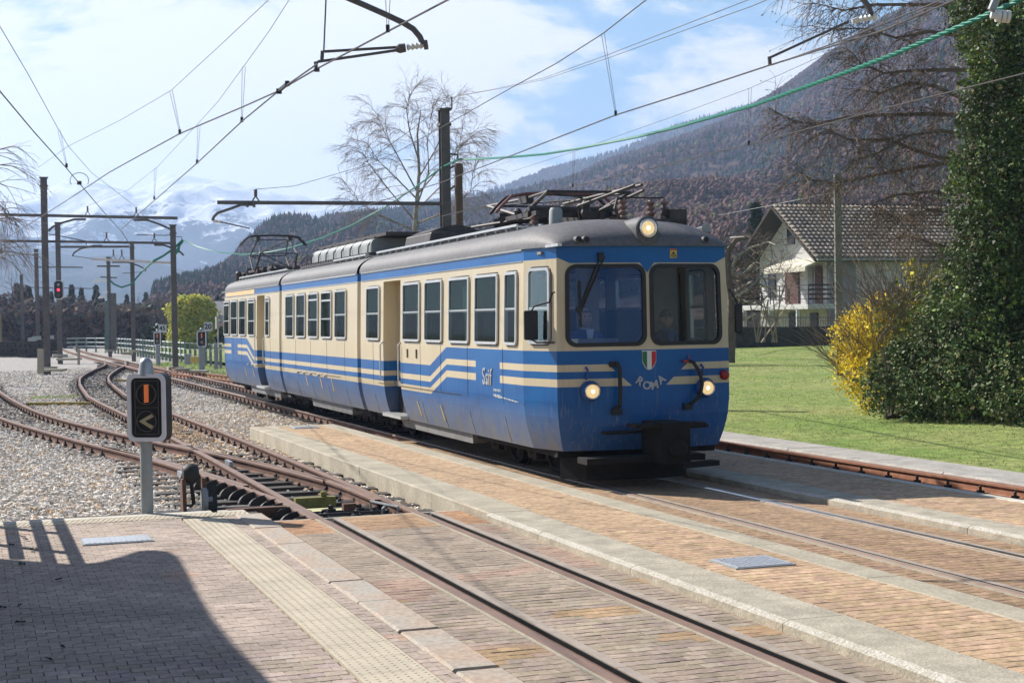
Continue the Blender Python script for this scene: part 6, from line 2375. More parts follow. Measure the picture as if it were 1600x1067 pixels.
mb = MB(); mb.box(D(305, 562, 70), (.38, .3, .30)); props(obj('ochre_box', mb, [m_yel], bevel=.03), 'ochre box on the grass behind the 20 signal', 'box')
mb = MB(); mb.box(D(293.5, 561, 72), (.28, .25, .5)); props(obj('cable_cabinet', mb, [m_steelpaint], bevel=.02), 'small grey cabinet beside the fence end', 'cabinet')
for (px, py, Y, s_, l_) in ((285, 577, 60, (.5, .4, .1), 'flat pale stone block left of the 20 signal'), (307, 580, 60, (.9, .5, .08), 'flat concrete slab at the foot of the 20 signal'), (199, 552, 84, (.5, .5, .15), 'mossy footing block left of the brown mast'),
                       (108, 561, 75, (1.1, .6, .10), 'low dark slab on the gravel between the left masts'), (85, 578, 62, (.9, .5, .1), 'broken slab right of the tall left mast foot')):
    mb = MB(); mb.box(D(px, py, Y), s_); props(obj('concrete_block', mb, [m_conc], bevel=.02), l_, 'concrete block')
# stacked old sleepers, left background
m_old = M('old_tarred_timber', (.05, .042, .036), .9, .4, 4, .4, 20, fine=.3)
rr = random.Random(11)
layers = []
for st_, (cx_, cy_, n_, lv_, ang) in enumerate(((20, 558, 8, 6, .05), (64, 558, 7, 7, -.03))):
    o0 = G(cx_, cy_, -.15)
    if st_ == 0:
        o0 = G(26, 557, -.15)
    for l_ in range(lv_):
        for k in range(n_ if l_ % 2 == 0 else 6):
            if l_ == lv_ - 1 and rr.random() < .3:
                continue
            mb = MB()
            a_ = ang + rr.uniform(-.03, .03)
            if l_ % 2 == 0:
                c = o0 + Vector((-1.1 + k * .3 + rr.uniform(-.02, .02), 0, .1 + l_ * .17)); sz_ = (.24, 2.0, .15)
            else:
                c = o0 + Vector((rr.uniform(-.1, .1), -.85 + k * .33, .1 + l_ * .17)); sz_ = (2.3, .24, .15)
            mb.box(c, sz_, Vector((math.cos(a_), math.sin(a_), 0)), Vector((-math.sin(a_), math.cos(a_), 0)))
            o = obj('timber_sleeper', mb, [m_old])
            w1 = ('left', 'right')[st_]
            w2 = ('bottom', 'second lowest', 'third', 'fourth', 'fifth', 'sixth', 'seventh, topmost')[l_]
            w3 = (('leftmost', 'second from left', 'third from left', 'fourth from left', 'fifth from left', 'sixth from left', 'seventh from left', 'last on the right')[k] if l_ % 2 == 0 else ('nearest', 'second nearest', 'third nearest', 'fourth from front', 'fifth from front', 'rearmost')[k])
            props(o, f'tarred sleeper, {w3} in {w2} layer of {w1} stack', 'railway sleeper', 'old sleepers stacked in the left background')
for k, (px, py, l_) in enumerate(((53, 530, 'left'), (60, 528, 'middle'), (80, 527, 'right'))):
    c = D(px, py, 88)
    mb = MB(); hbeam(mb, c - Vector((.25, .3, 0)), c + Vector((.25, -.3, 0)), .22, Vector((0, 0, 1)), EP.cross(Vector((0, 0, 1)))); props(obj('scrap_girder', mb, [m_steelpaint]), f'pale girder offcut on top of the sleeper stacks, {l_} one', 'girder', 'girder offcuts on the sleeper stacks')

# railing and canopy at the left, out of view, that shade the platform
t = empty('platform_railing', PQ(-.19, 15.2), 'grey platform railing beyond the left edge casting a ladder-shaped shadow', 'railing')
for h in (.35, .68, 1.0, 1.28):
    mb = MB(); mb.bar(PQ(-.19, 14.15, h), PQ(-.19, 17.5, h), .07, .07); obj('rail', mb, [m_steelpaint], t)
for q in (14.9, 16.2, 17.4):
    mb = MB(); mb.bar(PQ(-.19, q, -.1), PQ(-.19, q, 1.3), .08, .08); obj('post', mb, [m_steelpaint], t)
hC = 3.3
shv = Vector((SH.x, SH.y, 0)) * (hC / math.tan(SUN_ELEV))
outl = [(-60, 868), (60, 877), (110, 881), (150, 879), (190, 869), (215, 861), (240, 859), (255, 868), (266, 890), (280, 922), (300, 960), (330, 1000), (362, 1035), (392, 1067)]
pp = [G(px, py, 0) - shv for px, py in outl]  # canopy outline traced back towards the sun from the platform shadow
last = pp[-1]
pp += [last + Vector((.55, -2.2, 0)), last + Vector((.6, -7, 0)), last + Vector((-6, -8, 0)), pp[0] + Vector((-5, -2, 0)), pp[0] + Vector((-4, 1, 0))]
t = empty('shade_canopy', PQ(-4, 9), 'unseen canopy added beyond the left edge, its outline shaped to shade the near platform', 'canopy')
mb = MB(); mb.prism([(p.x, p.y) for p in pp], hC, hC + .15); obj('shade_canopy_roof', mb, [m_conc_l], t)
for q in (3.0, 6.0, 9.0):
    mb = MB(); mb.bar(PQ(-2.6, q, 0), PQ(-2.6, q, hC), .2, .2); obj('column', mb, [m_conc_l], t)
mb = MB(); mb.box(PQ(-7.0, 5, 2.2), (3.6, 14, 4.4), EP, EQ); props(obj('station_building', mb, [M('station_plaster', (.62, .52, .36), .9, .1, 2, .2)]), 'plain station building beyond the left edge behind the canopy', 'station building')

# ================================================================== VEGETATION
m_bark = M('grey_brown_bark', (.13, .10, .08), .9, .3, 5, .3, 30)
m_twig = M('twig_brown', (.26, .20, .165), .9, .3, 3, .0)
m_birch = M('birch_bark', (.42, .38, .34), .85, .5, 7, .2, 30, c2=(.12, .10, .09))
m_larch = M('larch_twig', (.20, .145, .105), .9, .3, 3, .0)
m_palebark = M('pale_cut_bark', (.50, .46, .40), .85, .35, 5, .3, 30, c2=(.16, .13, .11))
def leafmat(name, c, rough=.5, trans=.25, spec=.5):
    m, N, b = new_mat(name)
    at = N.n('ShaderNodeAttribute')
    at.attribute_name = 'Tint'
    col = N.mix(1., c, at.outputs['Color'], 'MULTIPLY')
    N.put(b.inputs['Base Color'], col)
    b.inputs['Roughness'].default_value = rough
    b.inputs['Specular IOR Level'].default_value = spec
    if trans > 0:
        nt = m.node_tree
        t = N.n('ShaderNodeBsdfTranslucent')
        N.put(t.inputs[0], col)
        mx = N.n('ShaderNodeMixShader')
        mx.inputs[0].default_value = trans
        nt.links.new(b.outputs[0], mx.inputs[1])
        nt.links.new(t.outputs[0], mx.inputs[2])
        nt.links.new(mx.outputs[0], nt.nodes['Material Output'].inputs[0])
    return m
m_ivy = leafmat('ivy_leaf', (.060, .095, .030), .55, .12, .22)
m_yflower = leafmat('yellow_blossom', (.95, .76, .07), .6, .25, .3)
m_fresh = leafmat('fresh_green_leaf', (.16, .20, .04), .6, .3, .3)
m_conif = leafmat('conifer_needles', (.030, .048, .024), .7, .1, .2)
m_willow = leafmat('willow_yellow_green', (.48, .50, .10), .7, .3, .2)
m_scrub = leafmat('bare_wood_scrub', (.13, .105, .085), .9, .1, .1)

def sphere_pts(n, c, r, shell=.55):
    d = RNG.normal(size=(n, 3))
    d /= np.linalg.norm(d, axis=1, keepdims=True)
    rad = (shell ** 3 + (1 - shell ** 3) * RNG.uniform(0, 1, (n, 1))) ** (1 / 3)
    return np.array(c)[None] + d * rad * np.array(r)[None], d
def tints(n, k=4, lo=.6, hi=1.35, green=.0):
    t = RNG.uniform(lo, hi, (n, 1)) * np.ones((1, 3))
    t[:, 0] *= RNG.uniform(1 - green, 1 + green * 2, n)
    return np.repeat(t, k, axis=0)
def leafy(parent, name, clumps, per, size, mat, flat=0., aspect=1.4, lo=.6, hi=1.35, green=.15, dens_r=None, nrm=1.1):
    Cs, Ns = [], []
    for (c, r) in clumps:
        rv = r if isinstance(r, (tuple, list)) else (r, r, r)
        n = int(per * (rv[0] * rv[2] + rv[0] * rv[1]) / 2)
        P, d = sphere_pts(n, c, rv, .66)
        P += d * (np.array([mnoise.noise(Vector(p_) * 2.6) for p_ in P])[:, None] * rv[0] * .55)
        P += RNG.normal(size=P.shape) * size * 1.2
        Cs.append(P)
        Ns.append(d)
    C = np.concatenate(Cs)
    Nn = np.concatenate(Ns)
    k = C[:, 2] > -.08
    C, Nn = C[k], Nn[k]
    szs = size * np.where(RNG.uniform(0, 1, (len(C), 1)) < .25, 1.45, .85)
    V, F = leaves_mesh(C, szs, flat, aspect=aspect, normal=Nn * nrm)
    T = tints(len(C), 4, lo, hi, green)
    cluster = np.array([mnoise.noise(Vector(c) * 1.6) for c in C[::1]])
    T *= np.repeat((1 + .55 * cluster)[:, None], 4, axis=0)
    if mat is m_ivy:
        dead = np.repeat(RNG.uniform(0, 1, len(C)) < .05, 4)
        T[dead] = np.array([2.2, 1.1, 1.2])
        fresh = np.repeat((cluster > .25) & (RNG.uniform(0, 1, len(C)) < .5), 4)
        T[fresh] *= np.array([1.5, 1.5, .9])
    return mesh_np(name, V, F, [mat], parent, tint=T)

# --- branch generator: returns segment rows
def grow(p, d, L, r, depth, S, rnd, droop=0., spread=.6, nchild=(2, 3), seg=4, taper=.6, minr=.004, wander=.25, kids=.72, tips=None):
    p, d = Vector(p), Vector(d).normalized()
    n = seg
    for k in range(n):
        d2 = (d + Vector((rnd.gauss(0, wander), rnd.gauss(0, wander), rnd.gauss(0, wander))) * .5 + Vector((0, 0, -droop))).normalized()
        q = p + d2 * (L / n)
        r1 = max(minr, r * (1 - (1 - taper) / n))
        S.append((*p, r, *q, r1))
        if depth > 0 and k >= (1 if depth > 1 else 0) :
            for _ in range(rnd.randint(*nchild) if k == n - 1 else (1 if rnd.random() < .75 else 2)):
                ax = Vector((rnd.gauss(0, 1), rnd.gauss(0, 1), rnd.gauss(0, .7))).normalized()
                d3 = (d2 + ax * spread).normalized()
                grow(q, d3, L * kids * rnd.uniform(.7, 1.1), max(minr, r1 * .62), depth - 1, S, rnd, droop, spread, nchild, max(2, seg - 1), taper, minr, wander, kids, tips)
        p, d, r = q, d2, r1
    if depth == 0 and tips is not None:
        tips.append(tuple(p))

# birch behind the train
rb = random.Random(21)
base = D(652, 500, 62)
base.z = .2
t = empty('bare_birch', base, 'bare weeping birch rising behind the middle of the train', 'tree')
trunk, S = [], []
mb = MB(); mb.tube([base - Vector((0, 0, .4)), D(646, 390, 62), D(650, 330, 62), D(655, 270, 62), D(652, 210, 62), D(658, 170, 62)], [.13, .11, .09, .06, .04, .015], 8); obj('trunk', mb, [m_birch], t, smooth=True)
limbs = [((648, 345), (610, 300), (575, 255), (560, 225)), ((650, 330), (690, 290), (715, 245), (722, 205)), ((652, 300), (625, 250), (600, 205), (590, 180)), ((653, 280), (680, 235), (700, 190), (700, 160)),
         ((647, 360), (600, 340), (565, 320), (548, 300)), ((649, 350), (700, 330), (735, 300), (740, 270)), ((654, 250), (640, 205), (635, 170), (640, 150)), ((652, 320), (670, 270), (668, 220), (675, 170)), ((650, 310), (620, 280), (590, 250), (575, 225)), ((651, 305), (690, 260), (720, 230), (735, 215))]
for L_ in limbs:
    yo = rb.uniform(-1.6, 1.6)
    P = [D(px, py, 62 + yo * k / 3) for k, (px, py) in enumerate(L_)]
    for k in range(3):
        n = 3
        for j in range(n):
            a, b = P[k].lerp(P[k + 1], j / n), P[k].lerp(P[k + 1], (j + 1) / n)
            r0, r1 = .042 * (1 - (k + j / n) / 3.3), .042 * (1 - (k + (j + 1) / n) / 3.3)
            S.append((*a, r0, *b, r1))
            if k + j > 0:
                for _ in range(2):
                    d = (b - a).normalized() + Vector((rb.gauss(0, .5), rb.gauss(0, .5), rb.gauss(.15, .35)))
                    grow(b, d, rb.uniform(.5, .9), .013, 2, S, rb, droop=.16, spread=.55, nchild=(2, 3), seg=4, minr=.0042, kids=.75)
    for _ in range(7):                                              # hanging twigs
        a = P[3].lerp(P[2], rb.uniform(-.2, .8)) + Vector((rb.gauss(0, .3), rb.gauss(0, .3), 0))
        p = a
        for k in range(7):
            q = p + Vector((rb.gauss(0, .05), rb.gauss(0, .05), -rb.uniform(.18, .34)))
            S.append((*p, .0045, *q, .004)); p = q
V, F = segs_mesh(S)
o = mesh_np('crown', V, F, [m_twig], t)

# birch at the far left edge
base = D(-42, 560, 55)
t = empty('bare_birch', base, 'weeping birch whose hanging twigs reach in at the left edge', 'tree')
mb = MB(); mb.tube([base - Vector((0, 0, .4)), D(-45, 400, 55), D(-40, 300, 55), D(-38, 240, 55)], [.18, .13, .08, .03], 8); obj('trunk', mb, [m_birch], t)
S = []
for k in range(9):
    a = D(-42, 420 - k * 20, 55)
    d = Vector((rb.uniform(.3, 1), rb.uniform(-.6, .6), .5))
    grow(a, d, 1.5, .035, 2, S, rb, droop=.2, spread=.6, seg=4, minr=.006)
for k in range(60):
    p = D(rb.uniform(-30, 12), rb.uniform(310, 360), 55 + rb.uniform(-1, 1))
    for j in range(9):
        q = p + Vector((rb.gauss(0, .04), 0, -rb.uniform(.15, .3))); S.append((*p, .006, *q, .006)); p = q
V, F = segs_mesh(S)
mesh_np('crown', V, F, [m_twig], t)

# larch with long level boughs at the right
base = D(1540, 640, 32)
base.z = -.1
t = empty('bare_larch', base, 'bare larch with long level boughs full of small cones, behind the ivy', 'tree')
mb = MB(); mb.tube([base - Vector((0, 0, .3)), D(1530, 400, 32), D(1528, 200, 32), D(1525, 0, 32), D(1522, -160, 32), D(1520, -300, 32)], [.26, .22, .19, .15, .1, .04], 10); obj('trunk', mb, [m_bark], t, smooth=True)
boughs = [[(1520, 182), (1445, 178.6), (1386, 180), (1324, 184), (1276, 194), (1243, 191), (1201, 169)], [(1520, 110), (1459, 110), (1411, 112), (1381, 115), (1347, 101), (1324, 76)],
          [(1520, 262), (1431, 236), (1389, 219), (1330, 219), (1288, 202)], [(1520, 250), (1473, 256), (1417, 264), (1347, 278), (1305, 287), (1268, 281), (1248, 270)],
          [(1520, 10), (1431, 8), (1364, 8), (1319, 17), (1270, 5)], [(1515, 160), (1459, 135), (1420, 129), (1375, 146), (1340, 140)], [(1552, 418), (1480, 388), (1435, 373), (1414, 364)],
          [(1510, 490), (1471, 478), (1420, 460), (1396, 452)], [(1520, 335), (1489, 331), (1450, 328), (1408, 343), (1378, 334)], [(1520, -60), (1440, -55), (1360, -40), (1300, -45), (1262, -30)],
          [(1520, 60), (1450, 50), (1400, 60), (1350, 45), (1290, 45)], [(1520, 300), (1450, 300), (1400, 305), (1350, 322)], [(1525, 215), (1470, 205), (1420, 212), (1370, 240), (1335, 250)]]
S, cones = [], []
for bi, L_ in enumerate(boughs):
    yo = rb.uniform(-1.5, 1.2)
    m_ = len(L_) - 1
    P = [D(px, py, 32 + yo * k / m_) for k, (px, py) in enumerate(L_)]
    for k in range(m_):
        n = 4
        for j in range(n):
            a, b = P[k].lerp(P[k + 1], j / n), P[k].lerp(P[k + 1], (j + 1) / n)
            f0, f1 = (k + j / n) / m_, (k + (j + 1) / n) / m_
            S.append((*a, .045 * (1 - f0) + .009, *b, .045 * (1 - f1) + .009))
            for _ in range(5):
                d = (b - a).normalized() * .5 + Vector((rb.gauss(0, .7), rb.gauss(0, .7), rb.gauss(-.1, .6)))
                grow(b, d, rb.uniform(.3, .75), .008, 1, S, rb, droop=.16, spread=.8, nchild=(2, 3), seg=4, minr=.0034, kids=.7, tips=cones)
V, F = segs_mesh(S)
mesh_np('bough', V, F, [m_larch], t)
cc = np.array(cones)
extra = np.array(S)[:, 4:7]
extra = extra[RNG.integers(0, len(extra), 2600)]
C = np.concatenate([cc[::6], extra]) + RNG.normal(size=(len(cc[::6]) + 2600, 3)) * .01
V, F, T = stone_mesh(C, RNG.uniform(.02, .034, len(C)), np.ones((len(C), 3)))
props(mesh_np('cones', V, F, [M('larch_cone', (.09, .06, .045), .9, .3, 5, .0)], t), kind='stuff')

m_twigd = M('dark_twig', (.12, .09, .075), .9, .3, 3, .0)
# gnarled pale pruned tree by the house
base = D(1141, 545, 55); base.z = max(base.z, .2)
t = empty('pruned_fruit_tree', base, 'gnarled pruned tree with pale cut limbs between train and house', 'tree')
S, S2 = [], []
mb = MB(); mb.tube([base - Vector((0, 0, .5)), D(1143, 470, 55), D(1137, 430, 55), D(1136, 395, 55), D(1150, 375, 55), D(1170, 372, 55)], [.17, .16, .15, .13, .09, .04], 8); obj('trunk', mb, [m_bark], t)
for L_ in ([(1137, 440), (1150, 400), (1170, 388), (1200, 378), (1212, 383)], [(1140, 470), (1170, 450), (1190, 430)], [(1137, 455), (1160, 470), (1185, 475), (1200, 462)], [(1136, 425), (1160, 430), (1180, 410)], [(1142, 480), (1160, 500), (1180, 490)], [(1137, 400), (1128, 380), (1140, 372), (1165, 370)], [(1140, 460), (1175, 440), (1205, 450), (1222, 470)]):
    P = [D(px, py, 55 + rb.uniform(-.5, .5)) for px, py in L_]
    for k in range(len(P) - 1):
        S.append((*P[k], .068 - .012 * k, *P[k + 1], .056 - .012 * k))
        for _ in range(3):
            d = Vector((rb.gauss(.2, .7), rb.gauss(0, .6), rb.gauss(.2, .7)))
            grow(P[k].lerp(P[k + 1], rb.random()), d, rb.uniform(.35, .7), .022, 2, S2, rb, droop=.02, spread=.9, seg=3, minr=.006, wander=.5)
V, F = segs_mesh(S, 4)
mesh_np('limbs', V, F, [m_palebark], t)
V, F = segs_mesh(S2, 3)
mesh_np('twigs', V, F, [m_twigd], t)
# bare shrubs right of it, before the house
S = []
t = empty('bare_shrub', D(1200, 535, 60), 'tangle of bare brown shrub in front of the house balcony', 'shrub')
for k in range(26):
    p = D(rb.uniform(1165, 1235), rb.uniform(400, 470), 60 + rb.uniform(-1, 1))
    grow(p, (rb.gauss(0, .6), rb.gauss(0, .5), rb.uniform(-.2, .8)), rb.uniform(.5, 1.0), .02, 2, S, rb, spread=.8, seg=3, minr=.006, wander=.4)
for k in range(8):
    a = D(rb.uniform(1180, 1215), 535, 60); b = D(rb.uniform(1165, 1235), rb.uniform(430, 470), 60)
    S.append((*a, .04, *b, .02))
V, F = segs_mesh(S)
mesh_np('twigs', V, F, [m_twig], t)

# ivy-clad evergreen and hedge at the right
t = empty('ivy_tree', D(1575, 665, 27.5), 'tall dark tree clad in glossy ivy filling the right edge', 'tree')
t['label'] = 'tall dark tree clad in glossy ivy filling the right edge'
cl = []
for (px, py, r) in ((1545, -40, .9), (1530, 20, .55), (1560, 60, .7), (1545, 110, .50), (1590, 120, .8), (1565, 170, .62), (1540, 215, .50), (1530, 260, .55), (1575, 270, .8), (1600, 210, .8), (1535, 310, .6), (1590, 340, .85), (1545, 365, .65), (1540, 420, .62), (1590, 420, .9),
                    (1620, 20, .9), (1640, 120, 1.0), (1650, 260, 1.1), (1650, 400, 1.1), (1512, 440, .45), (1505, 350, .28), (1510, 190, .25), (1512, 70, .25), (1498, 250, .22), (1492, 400, .3), (1520, 150, .3), (1485, 300, .18), (1500, 20, .2), (1500, 500, .5), (1560, 490, .8)):
    c = D(px, py, 27.6 + RNG.uniform(-.4, .5))
    cl.append((tuple(c), (r, r, r * 1.1)))
leafy(t, 'crown', cl, 4300, .046, m_ivy, flat=.2, lo=.45, hi=1.9, green=.2)
mb = MB(); mb.tube([D(1585, 670, 28), D(1575, 300, 28), D(1570, -100, 28)], [.28, .24, .16], 10); obj('trunk', mb, [m_bark], t)
t = empty('evergreen_bush', D(1460, 650, 28), 'broad glossy dark green bush spilling onto the lawn', 'bush')
cl = []
for (px, py, r, Y) in ((1390, 610, .42, 27.6), (1370, 590, .3, 27.8), (1420, 590, .5, 28), (1400, 560, .4, 28.4), (1440, 560, .55, 28.2), (1450, 610, .55, 27.3), (1500, 600, .62, 27), (1480, 545, .6, 28), (1530, 560, .7, 27.4), (1550, 620, .55, 26.4), (1590, 640, .45, 25.6), (1600, 590, .7, 26.5), (1640, 600, .9, 26.5),
                       (1480, 500, .5, 28.4), (1450, 515, .42, 28.8), (1540, 500, .7, 28), (1370, 625, .25, 27.2), (1425, 635, .28, 26.8), (1490, 640, .35, 26.4), (1465, 480, .4, 29.2), (1485, 455, .4, 29), (1640, 520, .9, 27.5), (1590, 530, .8, 27.6)):
    cl.append((tuple(D(px, py, Y)), (r, r, r)))
leafy(t, 'leaves', cl, 4600, .045, m_ivy, flat=.3, lo=.5, hi=2.1, green=.25)
S = []
for k in range(60):
    a = D(rb.uniform(1380, 1560), 650, 28); a.z = -.05
    b = D(rb.uniform(1370, 1590), rb.uniform(500, 600), 28 + rb.uniform(-.3, .6))
    S.append((*a, .03, *b, .012))
V, F = segs_mesh(S, 4)
mesh_np('stems', V, F, [m_bark], t)
# forsythia
t = empty('forsythia_bush', D(1350, 620, 31), 'bright yellow flowering shrub between the concrete pole and the dark bush', 'shrub')
cl = [(tuple(D(px, py, Y)), (r, r, r)) for (px, py, r, Y) in ((1335, 530, .42, 31), (1350, 565, .45, 30.8), (1335, 590, .35, 30.6), (1365, 520, .42, 31.5), (1355, 610, .3, 30), (1375, 560, .4, 31), (1325, 555, .3, 31), (1340, 500, .3, 31.6), (1375, 480, .30, 32), (1368, 625, .2, 29.5), (1320, 510, .2, 31.2), (1350, 640, .10, 29.4))]
leafy(t, 'blossom', cl, 4200, .05, m_yflower, lo=.6, hi=1.15, green=.04, aspect=1.1, nrm=.5)
S = []
for k in range(45):
    a = D(rb.uniform(1345, 1400), 625, 31); a.z = 0
    L_ = rb.uniform(1.2, 2.6)
    grow(a, (rb.gauss(-.12, .28), rb.gauss(0, .3), 1), L_ * .8, .012, 1, S, rb, droop=.05, spread=.4, seg=6, minr=.004, wander=.15)
V, F = segs_mesh(S)
mesh_np('stems', V, F, [m_twig], t)
t = empty('green_yellow_shrub', D(1420, 600, 31.5), 'sparse green and ochre shrub climbing above the dark bush', 'shrub')
cl = [(tuple(D(px, py, Y)), (r, r, r)) for (px, py, r, Y) in ((1400, 500, .42, 31), (1420, 470, .42, 31.5), (1440, 440, .35, 32), (1410, 530, .4, 30.6), (1460, 460, .35, 32), (1395, 545, .35, 30.5), (1470, 430, .25, 32), (1425, 420, .2, 32), (1385, 505, .35, 30.8), (1430, 500, .4, 30.4), (1450, 475, .35, 31), (1475, 455, .3, 31.2))]
leafy(t, 'leaves', cl, 1500, .055, m_fresh, lo=.6, hi=1.5, green=.2, nrm=.4)
leafy(t, 'blossom', [(c, tuple(x * .9 for x in r)) for c, r in cl[1:]], 650, .05, m_yflower, lo=.5, hi=1.0, green=.1, nrm=.4)
S = []
for k in range(60):
    a = D(rb.uniform(1385, 1470), 560, 31.5)
    grow(a, (rb.gauss(-.1, .4), rb.gauss(0, .3), 1), rb.uniform(1.0, 2.0), .013, 1, S, rb, droop=.03, spread=.5, seg=5, minr=.0045, wander=.2)
V, F = segs_mesh(S)
mesh_np('stems', V, F, [m_twig], t)

m_blade = leafmat('grass_blade', (.17, .27, .05), .8, .55, .1)
# grass blades on the lawn and weeds in the ballast
def blades(name, n, p0, p1, q0, q1, h, label, col=(1, 1, 1), zf=None, mat=None, pw=1.):
    P = RNG.uniform(p0, p1, n)
    Q = q0 + (q1 - q0) * RNG.uniform(0, 1, n) ** pw
    W = P[:, None] * np.array(EP)[None] + Q[:, None] * np.array(EQ)[None]
    k = frustum_ok(W, 2.)
    W, P, Q = W[k], P[k], Q[k]
    if not len(W):
        return None
    nn = np.array([mnoise.noise(Vector((a * .5, b * .5, 0))) for a, b in zip(P, Q)])
    W[:, 2] = zf(P, Q)
    m_ = len(W)
    a = RNG.uniform(0, 2 * math.pi, m_)
    hh = h * RNG.uniform(.5, 1.3, m_) * (1 + .3 * nn)
    wd = .007 + .006 * RNG.uniform(0, 1, m_)
    dx, dy = np.cos(a) * wd, np.sin(a) * wd
    lean = RNG.normal(size=(m_, 2)) * hh[:, None] * .45
    V = np.stack([W + np.stack([dx, dy, 0 * dx], 1), W - np.stack([dx, dy, 0 * dx], 1), W + np.stack([lean[:, 0], lean[:, 1], hh], 1)], 1)
    F = (np.arange(m_) * 3)[:, None] + np.arange(3)[None]
    base_ = RNG.uniform(.85, 1.25, (m_, 1)) * (1 + .45 * nn[:, None]) * np.array([col])
    dry = (RNG.uniform(0, 1, m_) < (.30 + .5 * nn))[:, None]
    base_ = np.where(dry, base_ * np.array([[1.7, 1.25, 1.6]]), base_)
    o = mesh_np(name, V.reshape(-1, 3), F, [mat or m_blade], tint=np.repeat(base_, 3, axis=0))
    return props(o, label, 'grass', kind='stuff')
zl = lambda P, Q: -.05 + (P - 12) * .0125 + .03 * np.sin(P * .7) * np.sin(Q * .5) - .005
blades('lawn_grass', 230000, 12.1, 44, 6, 92, .030, 'short sunlit green lawn grass beyond the right-hand track', zf=zl, pw=1.2)
blades('verge_weeds', 5000, 8.5, 11, 56, 84, .12, 'grass and weeds along the far fence', zf=lambda P, Q: -.17 + 0 * P)
_w = G(85, 621, -.16); _p, _q = _w.dot(EP), _w.dot(EQ)
blades('ballast_weeds', 500, _p - .7, _p + .7, _q - .5, _q + .5, .06, 'small tuft of weeds in the gravel behind the ochre board', zf=lambda P, Q: -.16 + 0 * P)

# ------------------------------------------------------------------ distant trees
def conifer(base, H, R, parent, n=1700):
    z = RNG.uniform(.06, 1, n) ** .9
    rad = R * (1 - z) ** .8 * RNG.uniform(.35, 1.0, n) * (1 + .25 * np.sin(z * 40))
    a = RNG.uniform(0, 2 * math.pi, n)
    C = np.stack([base[0] + np.cos(a) * rad, base[1] + np.sin(a) * rad, base[2] + z * H], 1)
    N_ = np.stack([np.cos(a), np.sin(a), .5 + 0 * a], 1)
    V, F = leaves_mesh(C, H * .05, 0, aspect=1.8, normal=N_ * .8)
    return mesh_np('crown', V, F, [m_conif], parent, tint=tints(len(C), 4, .5, 1.7, .3))
def broad(base, H, R, parent, mat, n=700, size=.07):
    cl = []
    for k in range(9):
        a = RNG.uniform(0, 6.28)
        rr_ = RNG.uniform(0, .6) * R
        cl.append(((base[0] + math.cos(a) * rr_, base[1] + math.sin(a) * rr_, base[2] + H * RNG.uniform(.4, .85)), (R * .5, R * .5, H * .18)))
    Cs = []
    for c, r in cl:
        P, d = sphere_pts(n // 9, c, r, .6)
        Cs.append(P)
    C = np.concatenate(Cs)
    V, F = leaves_mesh(C, H * size, 0, aspect=1.5)
    return mesh_np('crown', V, F, [mat], parent, tint=tints(len(C), 4, .5, 1.6, .25))
def far_tree(px, ytop, Y, wpx, kind, label, group='trees beyond the yard at the left'):
    top = D(px, ytop, Y)
    b = Vector((top.x, Y, gz(top.x, Y) - .3))
    H = top.z - b.z
    t = empty({'c': 'conifer_tree', 'b': 'bare_tree', 'w': 'willow_tree', 'f': 'leafy_tree'}[kind], b, label, 'tree', group)
    R = wpx * 1.35 * Y / 2400 / 2
    mb = MB(); mb.tube([b - Vector((0, 0, .3)), b + Vector((0, 0, H * .5)), b + Vector((0, 0, H * .9))], [H * .022, H * .014, H * .004], 6); obj('trunk', mb, [m_bark], t)
    if kind == 'c':
        conifer(b, H, R, t)
    elif kind == 'b':
        broad(b, H, R, t, m_scrub, 1500, .035)
        S = []
        for k in range(10):
            grow(b + Vector((0, 0, H * (.25 + .05 * k))), (rb.gauss(0, .6), rb.gauss(0, .6), .7), H * .28, H * .01, 2, S, rb, spread=.6, seg=3, minr=H * .0022)
        V, F = segs_mesh(S); mesh_np('branches', V, F, [m_twig], t)
    elif kind == 'w':
        n = 9000
        a = RNG.uniform(0, 6.283, n); z = RNG.uniform(0, 1, n)
        rr_ = R * np.sqrt(np.clip(1 - (np.abs(z - .5) * 1.75) ** 3, .05, 1)) * RNG.uniform(.75, 1.0, n)
        C = np.stack([b[0] + np.cos(a) * rr_, b[1] + np.sin(a) * rr_, b[2] + H * (.05 + .93 * z)], 1)
        bump_ = np.array([mnoise.noise(Vector((math.cos(a_) * 1.6, math.sin(a_) * 1.6, z_ * 3.2))) for a_, z_ in zip(a, z)])
        C[:, :2] = np.array(b)[None, :2] + (C[:, :2] - np.array(b)[None, :2]) * (1 + .32 * bump_[:, None])
        C[:, 2] += H * .05 * bump_
        C += (RNG.normal(size=C.shape) * .04 * H) * np.array([[1, 1, .5]])
        N_ = np.stack([np.cos(a), np.sin(a), 0 * a + .1], 1)
        V, F = leaves_mesh(C, H * .035, 0, aspect=2.4, normal=N_)
        mesh_np('crown', V, F, [m_willow], t, tint=tints(len(C), 4, .6, 1.3, .15))
    else:
        broad(b, H, R, t, m_fresh, 900, .06)
    return t
side_words = {}
specs = [(8, 455, 150, 26, 'b'), (28, 442, 160, 22, 'b'), (45, 450, 170, 24, 'c'), (62, 462, 150, 22, 'b'), (80, 458, 190, 20, 'c'), (97, 462, 175, 22, 'b'), (112, 447, 180, 22, 'c'), (127, 452, 190, 20, 'c'), (140, 462, 170, 30, 'b'),
         (150, 448, 175, 26, 'c'), (160, 466, 180, 26, 'c'), (183, 470, 200, 30, 'b'), (198, 462, 210, 24, 'c'), (214, 470, 200, 26, 'b'), (228, 458, 230, 26, 'c'), (245, 464, 220, 26, 'b'), (258, 468, 200, 24, 'b'), (226, 486, 165, 26, 'f'), (238, 478, 175, 26, 'c'), (340, 462, 230, 20, 'c')]
kn = {'c': 'dark conifer', 'b': 'bare brown tree', 'f': 'pale green tree'}
